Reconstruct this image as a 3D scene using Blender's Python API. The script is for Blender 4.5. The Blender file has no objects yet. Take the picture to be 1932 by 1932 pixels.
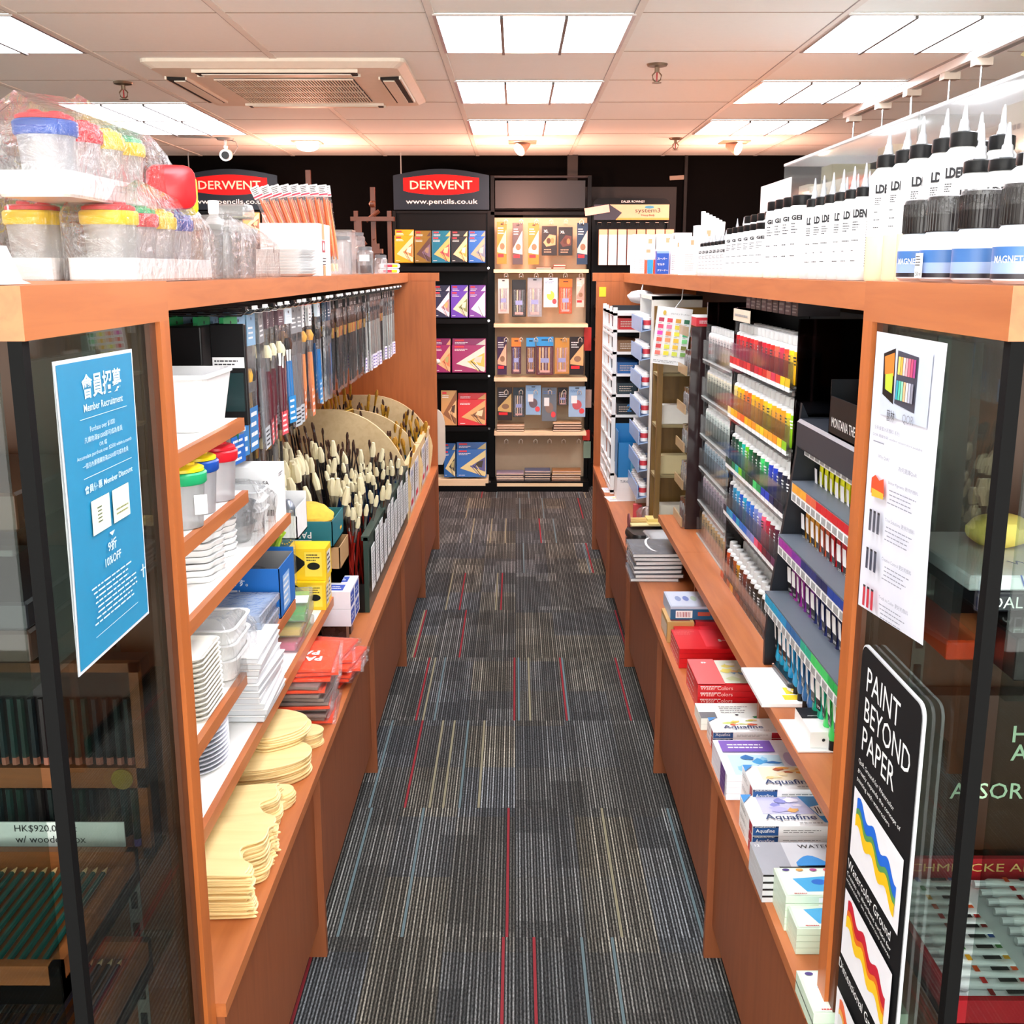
import bpy, math, random
from mathutils import Vector, Matrix
random.seed(7)
SC = bpy.context.scene
COL = SC.collection
# ------------------------------------------------------------ camera, world, light, exposure
FPX, HCAM, PITCH, YAW = 2050.0, 1.5, math.radians(12.594), math.atan(7 / 2050.0)
cd = bpy.data.cameras.new('camera'); cam = bpy.data.objects.new('camera', cd); COL.objects.link(cam)
cam.location = (0, 0, HCAM)
cam.rotation_euler = (math.radians(90) - PITCH, 0, YAW)
cd.sensor_width = 36; cd.lens = 36 * FPX / 1932; cd.clip_start = .02; cd.clip_end = 60
SC.camera = cam
CM = cam.rotation_euler.to_matrix()
w = bpy.data.worlds.new('world'); SC.world = w; w.use_nodes = True
w.node_tree.nodes['Background'].inputs[0].default_value = (1, .97, .93, 1)
w.node_tree.nodes['Background'].inputs[1].default_value = 3.2  # added fill entering by the open front, lifts the ceiling
vs = SC.view_settings
vs.view_transform = 'Standard'; vs.look = 'None'; vs.gamma = 1; vs.use_curve_mapping = False
vs.exposure = 1.25
SC.cycles.transparent_max_bounces = 24
SC.cycles.max_bounces = 8; SC.cycles.diffuse_bounces = 5
SC.cycles.sample_clamp_indirect = 4
PANEL_STRENGTH = 7.5
SPOT_WATTS = 12

def at(px, py, X=None, Y=None, Z=None):
    """the point of the plane X=, Y= or Z= seen at this pixel of the photograph"""
    d = CM @ Vector(((px - 966) / FPX, -(py - 966) / FPX, -1))
    if X is not None: t = X / d.x
    elif Y is not None: t = Y / d.y
    else: t = (Z - HCAM) / d.z
    return Vector((0, 0, HCAM)) + d * t

# ------------------------------------------------------------ materials
def lin(h):
    h = h.lstrip('#'); r = []
    for i in (0, 2, 4):
        v = int(h[i:i + 2], 16) / 255
        r.append(v / 12.92 if v <= .04045 else ((v + .055) / 1.055) ** 2.4)
    return (*r, 1)
_M = {}
def mat(hexc, rough=.5, metal=0, alpha=1, emit=0, var=.06, coat=0, scale=30):
    """procedural principled surface: a faint noise in value and roughness"""
    k = (hexc, rough, metal, alpha, emit, var, coat, scale)
    if k in _M: return _M[k]
    m = bpy.data.materials.new('surface_' + hexc.strip('#')); m.use_nodes = True
    nt = m.node_tree; b = nt.nodes['Principled BSDF']
    c = lin(hexc)
    b.inputs['Roughness'].default_value = rough; b.inputs['Metallic'].default_value = metal
    b.inputs['Alpha'].default_value = alpha; b.inputs['Base Color'].default_value = c
    b.inputs['Coat Weight'].default_value = coat
    if emit:
        b.inputs['Emission Color'].default_value = c; b.inputs['Emission Strength'].default_value = emit
    elif var:
        t = nt.nodes.new('ShaderNodeTexCoord'); n = nt.nodes.new('ShaderNodeTexNoise')
        n.inputs['Scale'].default_value = scale; n.inputs['Detail'].default_value = 3
        nt.links.new(t.outputs['Object'], n.inputs['Vector'])
        r = nt.nodes.new('ShaderNodeMix'); r.data_type = 'RGBA'
        r.inputs[6].default_value = tuple(x * (1 - var) for x in c[:3]) + (1,)
        r.inputs[7].default_value = tuple(min(1, x * (1 + var)) for x in c[:3]) + (1,)
        nt.links.new(n.outputs['Fac'], r.inputs[0]); nt.links.new(r.outputs[2], b.inputs['Base Color'])
    _M[k] = m; return m

def film(name, tint='#ffffff', gloss=.12, rough=.08, crinkle=0, haze=0.0, scale=40):
    """thin clear plastic or glass: see-through with a glossy coat, crinkled if it is a bag"""
    m = bpy.data.materials.new(name); m.use_nodes = True; nt = m.node_tree; nt.nodes.clear()
    N = nt.nodes.new; L = nt.links.new
    o = N('ShaderNodeOutputMaterial'); tr = N('ShaderNodeBsdfTransparent'); gl = N('ShaderNodeBsdfGlossy'); mx = N('ShaderNodeMixShader')
    tr.inputs[0].default_value = lin(tint); gl.inputs['Roughness'].default_value = rough
    f = N('ShaderNodeLayerWeight'); f.inputs['Blend'].default_value = .25
    mp = N('ShaderNodeMapRange'); mp.inputs['To Min'].default_value = gloss * .4; mp.inputs['To Max'].default_value = min(1, gloss * 4)
    L(f.outputs['Fresnel'], mp.inputs['Value'])
    last = tr.outputs[0]
    if haze:
        df = N('ShaderNodeBsdfDiffuse'); df.inputs[0].default_value = (.95, .96, .97, 1); h = N('ShaderNodeMixShader'); tl = N('ShaderNodeBsdfTranslucent'); tl.inputs[0].default_value = (.95, .96, .97, 1); h2 = N('ShaderNodeMixShader'); h2.inputs[0].default_value = .5
        h.inputs[0].default_value = haze; L(df.outputs[0], h2.inputs[1]); L(tl.outputs[0], h2.inputs[2]); L(tr.outputs[0], h.inputs[1]); L(h2.outputs[0], h.inputs[2]); last = h.outputs[0]
    L(mp.outputs[0], mx.inputs[0]); L(last, mx.inputs[1]); L(gl.outputs[0], mx.inputs[2]); L(mx.outputs[0], o.inputs[0])
    if crinkle:
        t = N('ShaderNodeTexCoord'); n = N('ShaderNodeTexNoise'); b = N('ShaderNodeBump'); v = N('ShaderNodeTexVoronoi')
        n.inputs['Scale'].default_value = scale; n.inputs['Detail'].default_value = 4; n.inputs['Distortion'].default_value = 1.5
        v.inputs['Scale'].default_value = scale * .6; v.feature = 'SMOOTH_F1'
        a = N('ShaderNodeMath'); a.operation = 'ADD'
        L(t.outputs['Object'], n.inputs['Vector']); L(t.outputs['Object'], v.inputs['Vector'])
        L(n.outputs['Fac'], a.inputs[0]); L(v.outputs['Distance'], a.inputs[1])
        b.inputs['Strength'].default_value = crinkle; b.inputs['Distance'].default_value = .01
        L(a.outputs[0], b.inputs['Height']); L(b.outputs[0], gl.inputs['Normal']); L(b.outputs[0], f.inputs['Normal'])
    return m
GLASS = film('clear_glass', '#eef5f2', .09, .02)
DARKGLASS = film('showcase_glass', '#dde4e1', .10, .01)
ACRYL = film('clear_acrylic', '#f4f6f6', .12, .05, haze=.03)
SMOKE = film('smoked_acrylic', '#5a4a4c', .25, .05, haze=.0)
BAG = film('clear_bag', '#fcfcfc', .15, .09, crinkle=1.0, haze=.07, scale=26)
SLEEVE = film('clear_sleeve', '#ffffff', .09, .1, crinkle=.5, haze=.03, scale=60)
FROST = film('frosted_plastic', '#f2f2f2', .2, .35, haze=.45)
TUB = film('clear_tub', '#f4f6f6', .2, .15, crinkle=.2, haze=.22)

def wood(name, base, dark, sc=(1, 9, 9), rough=.42, axis='Z', amt=.5):
    m = bpy.data.materials.new(name); m.use_nodes = True; nt = m.node_tree; b = nt.nodes['Principled BSDF']
    N = nt.nodes.new; L = nt.links.new
    t = N('ShaderNodeTexCoord'); mp = N('ShaderNodeMapping'); n = N('ShaderNodeTexNoise'); r = N('ShaderNodeValToRGB')
    s = {'Z': (14, 14, 1.2), 'Y': (14, 1.2, 14), 'X': (1.2, 14, 14)}[axis]
    mp.inputs['Scale'].default_value = s; n.inputs['Scale'].default_value = 3; n.inputs['Detail'].default_value = 6; n.inputs['Distortion'].default_value = .6
    r.color_ramp.elements[0].color = lin(dark); r.color_ramp.elements[1].color = lin(base)
    r.color_ramp.elements[0].position = .5 - amt * .4; r.color_ramp.elements[1].position = .5 + amt * .2
    L(t.outputs['Object'], mp.inputs[0]); L(mp.outputs[0], n.inputs['Vector']); L(n.outputs['Fac'], r.inputs[0]); L(r.outputs[0], b.inputs['Base Color'])
    b.inputs['Roughness'].default_value = rough
    return m
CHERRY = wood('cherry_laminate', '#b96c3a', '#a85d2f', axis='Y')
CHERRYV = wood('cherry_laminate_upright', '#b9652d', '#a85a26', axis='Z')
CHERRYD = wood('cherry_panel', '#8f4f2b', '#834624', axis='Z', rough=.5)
BROWN = wood('dark_brown_wood', '#5a3018', '#43220f', axis='Z')
BIRCH = wood('birch_ply', '#e3c795', '#d9ba85', axis='Y', rough=.5)
PALE = wood('pale_shelf_edge', '#efd6ae', '#e8cba0', axis='X', rough=.5)
LIME = wood('limewood_palette', '#f0d69a', '#e6c888', axis='X', rough=.45)
BAMBOO = wood('bamboo_slat', '#e0bf78', '#c9a25a', axis='X')
OLIVE = wood('olive_timber', '#7a5a22', '#694c1b', axis='Z')
WHITE = mat('#f1f1ef', .45); WHITEG = mat('#f4f4f2', .25); BLACK = mat('#0b0b0c', .4); BLACKM = mat('#101113', .65)
CHROME = mat('#d8d8d8', .15, 1, var=0); INK = mat('#1c1c20', .6, var=0); GREYP = mat('#9a9a98', .5)

def dull(m, k=.12): m.node_tree.nodes['Principled BSDF'].inputs['Specular IOR Level'].default_value = k; return m
DULLBLACK = dull(mat('#060606', .7)); dull(BLACKM, .2); dull(BLACK, .3)
# ------------------------------------------------------------ mesh builder
_TXT = {}
def text_mesh(s, bold=0):
    k = (s, bold)
    if k not in _TXT:
        cu = bpy.data.curves.new('lettering', 'FONT'); cu.body = s; cu.size = 1; cu.offset = bold; cu.resolution_u = 2
        cu.align_x = 'LEFT'; cu.align_y = 'BOTTOM_BASELINE'; cu.fill_mode = 'FRONT'
        o = bpy.data.objects.new('lettering', cu); COL.objects.link(o); bpy.context.view_layer.update()
        me = bpy.data.meshes.new_from_object(o.evaluated_get(bpy.context.evaluated_depsgraph_get()))
        vs_ = [tuple(v.co) for v in me.vertices]; fs = [tuple(p.vertices) for p in me.polygons]
        bpy.data.objects.remove(o); bpy.data.curves.remove(cu); bpy.data.meshes.remove(me)
        if vs_:
            x0 = min(v[0] for v in vs_); x1 = max(v[0] for v in vs_); y0 = min(v[1] for v in vs_); y1 = max(v[1] for v in vs_)
        else: x0 = x1 = y0 = y1 = 0
        _TXT[k] = (vs_, fs, x0, x1, y0, y1)
    return _TXT[k]

class MB:
    def __init__(s): s.v, s.f, s.m, s.sm, s.mats = [], [], [], [], []
    def mi(s, m):
        if m not in s.mats: s.mats.append(m)
        return s.mats.index(m)
    def add(s, vs_, fs, m, smooth=False, mtx=None):
        b = len(s.v); k = s.mi(m)
        s.v += [tuple(mtx @ Vector(p)) if mtx else tuple(p) for p in vs_]
        for f in fs: s.f.append(tuple(b + i for i in f)); s.m.append(k); s.sm.append(smooth)
        return s
    def box(s, x0, x1, y0, y1, z0, z1, m, mtx=None, bev=0):
        if bev: return s.bbox(x0, x1, y0, y1, z0, z1, m, bev, mtx)
        v = [(x, y, z) for z in (z0, z1) for y in (y0, y1) for x in (x0, x1)]
        return s.add(v, [(0, 2, 3, 1), (4, 5, 7, 6), (0, 1, 5, 4), (2, 6, 7, 3), (0, 4, 6, 2), (1, 3, 7, 5)], m, mtx=mtx)
    def bbox(s, x0, x1, y0, y1, z0, z1, m, b, mtx=None):
        cx, cy = (x0 + x1) / 2, (y0 + y1) / 2; w_, h = (x1 - x0), (y1 - y0)
        P = rrect(w_, h, b * 1.2, 2); Q = rrect(w_ - 2 * b, h - 2 * b, b * .4, 2)
        L = [[(cx + x, cy + y, z) for x, y in R] for R, z in ((Q, z0), (P, z0 + b), (P, z1 - b), (Q, z1))]
        return s.loft(L, m, cap=True, smooth=False, mtx=mtx)
    def loft(s, L, m, cap=True, smooth=True, mtx=None, ms=None, closed=True):
        n = len(L[0]); vs_ = [p for r in L for p in r]; fs = []
        for i in range(len(L) - 1):
            F = []
            for j in range(n if closed else n - 1):
                a, b_ = i * n + j, i * n + (j + 1) % n
                F.append((a, b_, b_ + n, a + n))
            if ms: s.add([], [], ms[i])
            fs.append(F)
        b0 = len(s.v); s.v += [tuple(mtx @ Vector(p)) if mtx else tuple(p) for p in vs_]
        for i, F in enumerate(fs):
            k = s.mi(ms[i] if ms else m)
            for f in F: s.f.append(tuple(b0 + q for q in f)); s.m.append(k); s.sm.append(smooth)
        if cap:
            s.f.append(tuple(b0 + q for q in reversed(range(n)))); s.m.append(s.mi(ms[0] if ms else m)); s.sm.append(False)
            s.f.append(tuple(b0 + (len(L) - 1) * n + q for q in range(n))); s.m.append(s.mi(ms[-1] if ms else m)); s.sm.append(False)
        return s
    def lathe(s, prof, m, n=16, c=(0, 0, 0), cap=True, ms=None, mtx=None, smooth=True):
        L = [[(c[0] + r * math.cos(2 * math.pi * j / n), c[1] + r * math.sin(2 * math.pi * j / n), c[2] + z) for j in range(n)] for r, z in prof]
        return s.loft(L, m, cap, smooth, mtx, ms)
    def cyl(s, p0, p1, r, m, r1=None, n=8, smooth=True):
        p0, p1 = Vector(p0), Vector(p1); d = p1 - p0; q = d.to_track_quat('Z', 'Y').to_matrix().to_4x4(); q.translation = p0
        r1 = r if r1 is None else r1
        return s.lathe([(r, 0), (r1, d.length)], m, n, mtx=q, smooth=smooth)
    def tube(s, pts, r, m, n=6):
        pts = [Vector(p) for p in pts]; L = []
        for i, p in enumerate(pts):
            d = (pts[min(i + 1, len(pts) - 1)] - pts[max(i - 1, 0)]).normalized()
            q = d.to_track_quat('Z', 'Y').to_matrix()
            L.append([tuple(p + q @ Vector((r * math.cos(2 * math.pi * j / n), r * math.sin(2 * math.pi * j / n), 0))) for j in range(n)])
        return s.loft(L, m)
    def prism(s, poly, z0, z1, m, mtx=None, side=None, smooth=False):
        n = len(poly); v = [(x, y, z0) for x, y in poly] + [(x, y, z1) for x, y in poly]
        s.add(v, [tuple(reversed(range(n))), tuple(range(n, 2 * n))], m, mtx=mtx)
        b0 = len(s.v) - 2 * n; k = s.mi(side or m)
        for j in range(n): s.f.append((b0 + j, b0 + (j + 1) % n, b0 + n + (j + 1) % n, b0 + n + j)); s.m.append(k); s.sm.append(smooth)
        return s
    def quad(s, pts, m): return s.add(pts, [tuple(range(len(pts)))], m)
    def sheet(s, fn, nu, nv, m, mtx=None, smooth=True):
        v = [fn(i / nu, j / nv) for j in range(nv + 1) for i in range(nu + 1)]
        f = [(j * (nu + 1) + i, j * (nu + 1) + i + 1, (j + 1) * (nu + 1) + i + 1, (j + 1) * (nu + 1) + i) for j in range(nv) for i in range(nu)]
        return s.add(v, f, m, smooth, mtx)
    def ball(s, c, r, m, n=10, sz=(1, 1, 1), jit=0):
        L = []
        for i in range(1, n):
            a = math.pi * i / n; L.append([(c[0] + sz[0] * r * math.sin(a) * math.cos(b) * (1 + jit * (random.random() - .5)), c[1] + sz[1] * r * math.sin(a) * math.sin(b) * (1 + jit * (random.random() - .5)), c[2] - sz[2] * r * math.cos(a)) for b in [2 * math.pi * j / n for j in range(n)]])
        return s.loft(L, m)
    def build(s, name, parent=None, origin=None, mtx=None):
        me = bpy.data.meshes.new(name); o_ = Vector(origin) if origin is not None else Vector((0, 0, 0))
        me.from_pydata([tuple(Vector(p) - o_) for p in s.v], [], s.f)
        for m in s.mats: me.materials.append(m)
        me.polygons.foreach_set('material_index', s.m); me.polygons.foreach_set('use_smooth', s.sm)
        if any(s.sm): me.set_sharp_from_angle(angle=math.radians(38))
        me.update()
        o = bpy.data.objects.new(name, me); COL.objects.link(o); o.location = o_
        if mtx is not None: o.matrix_world = mtx
        if parent is not None: o.parent = parent
        return o

def rrect(w_, h, r, k=3):
    r = min(r, w_ / 2 - 1e-5, h / 2 - 1e-5); P = []
    for cx, cy, a0 in ((w_ / 2 - r, h / 2 - r, 0), (-w_ / 2 + r, h / 2 - r, 90), (-w_ / 2 + r, -h / 2 + r, 180), (w_ / 2 - r, -h / 2 + r, 270)):
        for i in range(k + 1):
            a = math.radians(a0 + 90 * i / k); P.append((cx + r * math.cos(a), cy + r * math.sin(a)))
    return P

class Fc:
    """a printed face: origin, unit u and v vectors; every next mark lies a hair above the last"""
    def __init__(s, mb, o, u, v, lift=.0004): s.mb, s.o, s.u, s.v = mb, Vector(o), Vector(u).normalized(), Vector(v).normalized(); s.n = s.u.cross(s.v); s.k = lift; s.st = lift
    def P(s, a, b): return tuple(s.o + s.u * a + s.v * b + s.n * s.k)
    def poly(s, pts, m): s.mb.quad([s.P(*p) for p in pts], m); s.k += s.st * .5; return s
    def rect(s, a0, b0, a1, b1, m): return s.poly([(a0, b0), (a1, b0), (a1, b1), (a0, b1)], m)
    def disc(s, a, b, ra, rb, m, n=20): return s.poly([(a + ra * math.cos(2 * math.pi * i / n), b + rb * math.sin(2 * math.pi * i / n)) for i in range(n)], m)
    def text(s, t, a, b, m, w=None, h=None, bold=0, al='l', rot=0):
        vs_, fs, x0, x1, y0, y1 = text_mesh(t, bold)
        if not vs_: return s
        W, H = x1 - x0, y1 - y0
        if w and h: sx, sy = w / W, h / H
        elif w: sx = sy = w / W
        else: sx = sy = h / H
        if al == 'c': a -= W * sx / 2
        c, d = math.cos(rot), math.sin(rot)
        s.mb.add([s.P(a + c * (p[0] - x0) * sx - d * (p[1] - y0) * sy, b + d * (p[0] - x0) * sx + c * (p[1] - y0) * sy) for p in vs_], fs, m); s.k += s.st * .5
        return s
    def lines(s, a0, b0, a1, b1, n, m, t=.4, rag=.35):
        R = random.Random(int(abs(a0) * 9999) + n)
        for i in range(n):
            y = b1 - (b1 - b0) * (i + .5) / n; h = (b1 - b0) / n * t; x = a0; e = a1 - (a1 - a0) * R.random() * rag
            while x < e:
                q = (a1 - a0) * (.05 + .12 * R.random()); s.mb.quad([s.P(x, y - h / 2), s.P(min(x + q, e), y - h / 2), s.P(min(x + q, e), y + h / 2), s.P(x, y + h / 2)], m); x += q + (a1 - a0) * .025
        s.k += s.st * .5; return s

# ------------------------------------------------------------ things
def tag(o, label, cat, group=None):
    o['label'] = label; o['category'] = cat
    if group: o['group'] = group
    return o
def thing(name, label, cat, loc=(0, 0, 0), rz=0, group=None):
    o = bpy.data.objects.new(name, None); COL.objects.link(o); o.location = loc; o.rotation_euler = (0, 0, rz); o.empty_display_size = .05
    return tag(o, label, cat, group)
def one(mb, name, label, cat, loc=(0, 0, 0), rz=0, group=None, rot=None):
    o = mb.build(name); o.location = loc; o.rotation_euler = rot if rot else (0, 0, rz); return tag(o, label, cat, group)
def struct(mb, name): o = mb.build(name); o['kind'] = 'structure'; return o
KIDS = {}
def part(mb, name, parent, label=None):
    o = mb.build(name); o.parent = parent
    if label: o['label'] = label
    KIDS.setdefault(parent.name, []).append(o); return o
def dup(root, loc, rz=None, label=None, group=None, rot=None, scale=None):
    r = root.copy(); COL.objects.link(r); r.location = loc
    if rz is not None: r.rotation_euler = (0, 0, rz)
    if rot is not None: r.rotation_euler = rot
    if scale: r.scale = scale if hasattr(scale, '__len__') else (scale,) * 3
    if label: r['label'] = label
    if group: r['group'] = group
    for ch in KIDS.get(root.name, []):
        c = ch.copy(); COL.objects.link(c); c.parent = r
        KIDS.setdefault(r.name, []).append(c)
        for g in KIDS.get(ch.name, []):
            d = g.copy(); COL.objects.link(d); d.parent = c; KIDS.setdefault(c.name, []).append(d)
    return r
class Proto:
    """first placing moves the made thing itself, later ones copy it"""
    def __init__(s, root): s.r, s.used = root, False
    def put(s, loc, rz=0, label=None, group=None, rot=None, scale=None):
        if s.used: return dup(s.r, loc, rz if rot is None else None, label, group, rot, scale)
        s.used = True; r = s.r; r.location = loc; r.rotation_euler = rot if rot else (0, 0, rz)
        if scale: r.scale = scale if hasattr(scale, '__len__') else (scale,) * 3
        if label: r['label'] = label
        if group: r['group'] = group
        return r
# ============================================================ room
TX0, TXW, TYW = -.26, .63, .60
CZ = HCAM + .757
XW, YB, YF = 4.3, 7.76, -2.2
def carpet():
    m = bpy.data.materials.new('striped_carpet_tiles'); m.use_nodes = True; nt = m.node_tree; b = nt.nodes['Principled BSDF']
    N = nt.nodes.new; L = nt.links.new
    def math_(op, a, b_=None, c=None):
        n = N('ShaderNodeMath'); n.operation = op
        for i, x in enumerate((a, b_, c)):
            if x is None: continue
            if hasattr(x, 'is_linked'): L(x, n.inputs[i])
            else: n.inputs[i].default_value = x
        return n.outputs[0]
    def wn(x, y, z=0):
        cmb = N('ShaderNodeCombineXYZ')
        for i, q in enumerate((x, y, z)):
            if hasattr(q, 'is_linked'): L(q, cmb.inputs[i])
            else: cmb.inputs[i].default_value = q
        n = N('ShaderNodeTexWhiteNoise'); n.noise_dimensions = '3D'; L(cmb.outputs[0], n.inputs[0]); return n.outputs['Value']
    tc = N('ShaderNodeTexCoord'); sp = N('ShaderNodeSeparateXYZ'); L(tc.outputs['Object'], sp.inputs[0]); x, y = sp.outputs[0], sp.outputs[1]
    row = math_('FLOOR', math_('DIVIDE', math_('SUBTRACT', y, .382), .615))
    S = .0078
    xi = math_('FLOOR', math_('DIVIDE', x, S)); xf = math_('FRACT', math_('DIVIDE', x, S))
    # thin bright yarn in each stripe
    tri = math_('ABSOLUTE', math_('SUBTRACT', xf, .5))
    yarn = math_('LESS_THAN', tri, .23)
    # blocks: columns about 0.1-0.2 m wide, rows 0.1-0.3 m, shifted per column
    bx = math_('FLOOR', math_('DIVIDE', x, S * 13))
    by = math_('FLOOR', math_('DIVIDE', math_('ADD', y, math_('MULTIPLY', wn(bx, row, 3), .3)), .205))
    r1 = wn(bx, by, row); 
    bx2 = math_('FLOOR', math_('DIVIDE', x, S * 21)); by2 = math_('FLOOR', math_('DIVIDE', y, .31)); r2 = wn(bx2, by2, 9)
    per = wn(xi, row, 5); alt = math_('GREATER_THAN', math_('FRACT', math_('MULTIPLY', xi, .5)), .2)
    base = math_('MULTIPLY_ADD', math_('POWER', r1, 2.0), .20, .13)
    base = math_('ADD', base, math_('MULTIPLY', math_('GREATER_THAN', r2, .75), .07))
    base = math_('MULTIPLY', base, math_('MULTIPLY_ADD', per, .9, .45))
    dim = math_('MULTIPLY_ADD', alt, .45, .55)
    lum = math_('MULTIPLY', math_('MULTIPLY', base, yarn), dim)
    nz = N('ShaderNodeTexNoise'); mp = N('ShaderNodeMapping'); mp.inputs['Scale'].default_value = (330, 120, 1); L(tc.outputs['Object'], mp.inputs[0]); L(mp.outputs[0], nz.inputs['Vector']); nz.inputs['Scale'].default_value = 1; nz.inputs['Detail'].default_value = 2
    nzc = N('ShaderNodeMapRange'); nzc.inputs['From Min'].default_value = .3; nzc.inputs['From Max'].default_value = .7; nzc.inputs['To Min'].default_value = .35; nzc.inputs['To Max'].default_value = 1.35; L(nz.outputs['Fac'], nzc.inputs['Value'])
    lum = math_('MULTIPLY', math_('ADD', lum, .028), nzc.outputs[0])
    hue = N('ShaderNodeMix'); hue.data_type = 'RGBA'; L(r2, hue.inputs[0]); hue.inputs[6].default_value = (.88, .95, 1, 1); hue.inputs[7].default_value = (1, .93, .74, 1)
    sc = N('ShaderNodeVectorMath'); sc.operation = 'SCALE'; L(hue.outputs[2], sc.inputs[0]); L(lum, sc.inputs['Scale'])
    # accent lines: one stripe in about forty, for a whole tile length
    ac = wn(xi, row, 21); isac = math_('MULTIPLY', math_('GREATER_THAN', ac, .972), math_('LESS_THAN', tri, .42))
    ramp = N('ShaderNodeValToRGB'); ramp.color_ramp.interpolation = 'CONSTANT'; e = ramp.color_ramp.elements
    e[0].position = 0; e[0].color = lin('#8c3238'); e[1].position = .36; e[1].color = lin('#66787c')
    q = e.new(.68); q.color = lin('#8d8870')
    L(wn(xi, row, 33), ramp.inputs[0])
    mx = N('ShaderNodeMix'); mx.data_type = 'RGBA'; L(isac, mx.inputs[0]); L(sc.outputs[0], mx.inputs[6]); L(ramp.outputs[0], mx.inputs[7])
    L(mx.outputs[2], b.inputs['Base Color']); b.inputs['Roughness'].default_value = .95; b.inputs['Specular IOR Level'].default_value = .1
    bp = N('ShaderNodeBump'); bp.inputs['Strength'].default_value = .5; bp.inputs['Distance'].default_value = .003; L(nz.outputs['Fac'], bp.inputs['Height']); L(bp.outputs[0], b.inputs['Normal'])
    return m
mb = MB().box(-XW, XW, YF, YB, -.05, 0, carpet()); struct(mb, 'floor')
CEIL = mat('#eef5f0', .9, var=.02, scale=60)
WALLD = mat('#050404', .95); WALLD.node_tree.nodes['Principled BSDF'].inputs['Specular IOR Level'].default_value = .08; WALLC = mat('#f2efe9', .85)
struct(MB().box(-XW, XW, YB, YB + .1, 0, CZ, WALLD), 'wall_back')
# the shop front behind the viewpoint is left open for added world light on the ceiling: only its header and jambs
struct(MB().box(-XW, XW, YF - .1, YF, CZ - .12, CZ, WALLC).box(-XW, -XW + .3, YF - .1, YF, 0, CZ - .12, WALLC).box(XW - .3, XW, YF - .1, YF, 0, CZ - .12, WALLC), 'wall_front')
struct(MB().box(-XW - .1, -XW, YF, YB, 0, CZ, WALLC), 'wall_left')
struct(MB().box(XW, XW + .1, YF, YB, 0, CZ, WALLC), 'wall_right')
struct(MB().box(-XW, XW, YF, YB, CZ, CZ + .05, CEIL), 'ceiling')
# T-bar grid
mb = MB(); TB = mat('#e4e6de', .7)
k = math.floor((-XW - TX0) / TXW) + 1
while TX0 + k * TXW < XW:
    x = TX0 + k * TXW; mb.box(x - .012, x + .012, YF, YB, CZ - .003, CZ + .001, TB); mb.box(x - .013, x - .0115, YF, YB, CZ - .0035, CZ, GREYP); k += 1
k = 0; GY = 3.53 - .6 * 9
GRO = mat('#8d7f6c', .8)
while GY + k * TYW < YB:
    y = GY + k * TYW; mb.box(-XW, XW, y - .0015, y + .0015, CZ - .0015, CZ + .001, GRO); k += 1
struct(mb, 'trim_1')
# lay-in fluorescent fittings: three white cells each, seen with their dark dividers
LIT = mat('#f4f6ff', .5, emit=PANEL_STRENGTH); RIM = mat('#c9c4c0', .35, .6)
DIVD = mat('#5a5450', .6)
def fitting(x0, y0, label, nx=3, grp='ceiling light fittings'):
    x1, y1 = x0 + TXW, y0 + TYW
    t = thing('ceiling_light', label, 'ceiling light', ((x0 + x1) / 2, (y0 + y1) / 2, CZ - .004), 0, grp)
    a, b = TXW / 2 - .018, TYW / 2 - .015
    m = MB().box(-a - .012, a + .012, -b - .01, -b, -.004, .002, RIM).box(-a - .012, a + .012, b, b + .01, -.004, .002, RIM)
    m.box(-a - .012, -a, -b, b, -.004, .002, RIM).box(a, a + .012, -b, b, -.004, .002, RIM)
    part(m, 'frame', t)
    for i in range(nx):
        u0 = -a + 2 * a * i / nx; u1 = -a + 2 * a * (i + 1) / nx
        part(MB().box(u0 + .003, u1 - .003, -b, b, -.001, .001, LIT), 'diffuser', t)
    m = MB()
    for i in range(1, nx):
        u = -a + 2 * a * i / nx; m.box(u - .005, u + .005, -b, b, -.012, -.001, DIVD)
    part(m, 'divider', t)
    return t
c0 = TX0
for y, nm in ((2.33, 'square ceiling light over the cabinets where the aisle begins'), (3.53, 'large looking ceiling light above the middle of the aisle, first in its row'), (4.73, 'ceiling light above the aisle, beside the square air vent unit'), (5.93, 'ceiling light above the aisle, just before the black end wall'),
              (1.13, 'ceiling light above the camera side of the aisle'), (-.67, 'ceiling light behind the viewpoint over the shop floor')):
    fitting(c0, y, nm)
rx = TX0 + 2 * TXW
for y, nm in ((2.33, 'ceiling light over the glass cabinet with the black vertical sign'), (3.53, 'wide ceiling light beside the white metal ceiling rail, first in its row'), (4.73, 'middle ceiling light of the row beside the white metal rail'), (5.93, 'small looking ceiling light of the rail row, closest to the black end wall'),
              (.53, 'ceiling light over the paint bottles out of view')):
    fitting(rx, y, nm)
lx = TX0 - 3 * TXW
for y, nm in ((3.53, 'ceiling light cut by the frame in the corner over the blue poster'), (5.33, 'front half of the double ceiling light behind the bagged water pots'), (5.93, 'back half of the double ceiling light next to the security camera'), (1.73, 'ceiling light out of view above the blue poster'), (-.07, 'ceiling light out of view behind the pencil cabinet')):
    fitting(lx, y, nm)
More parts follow.
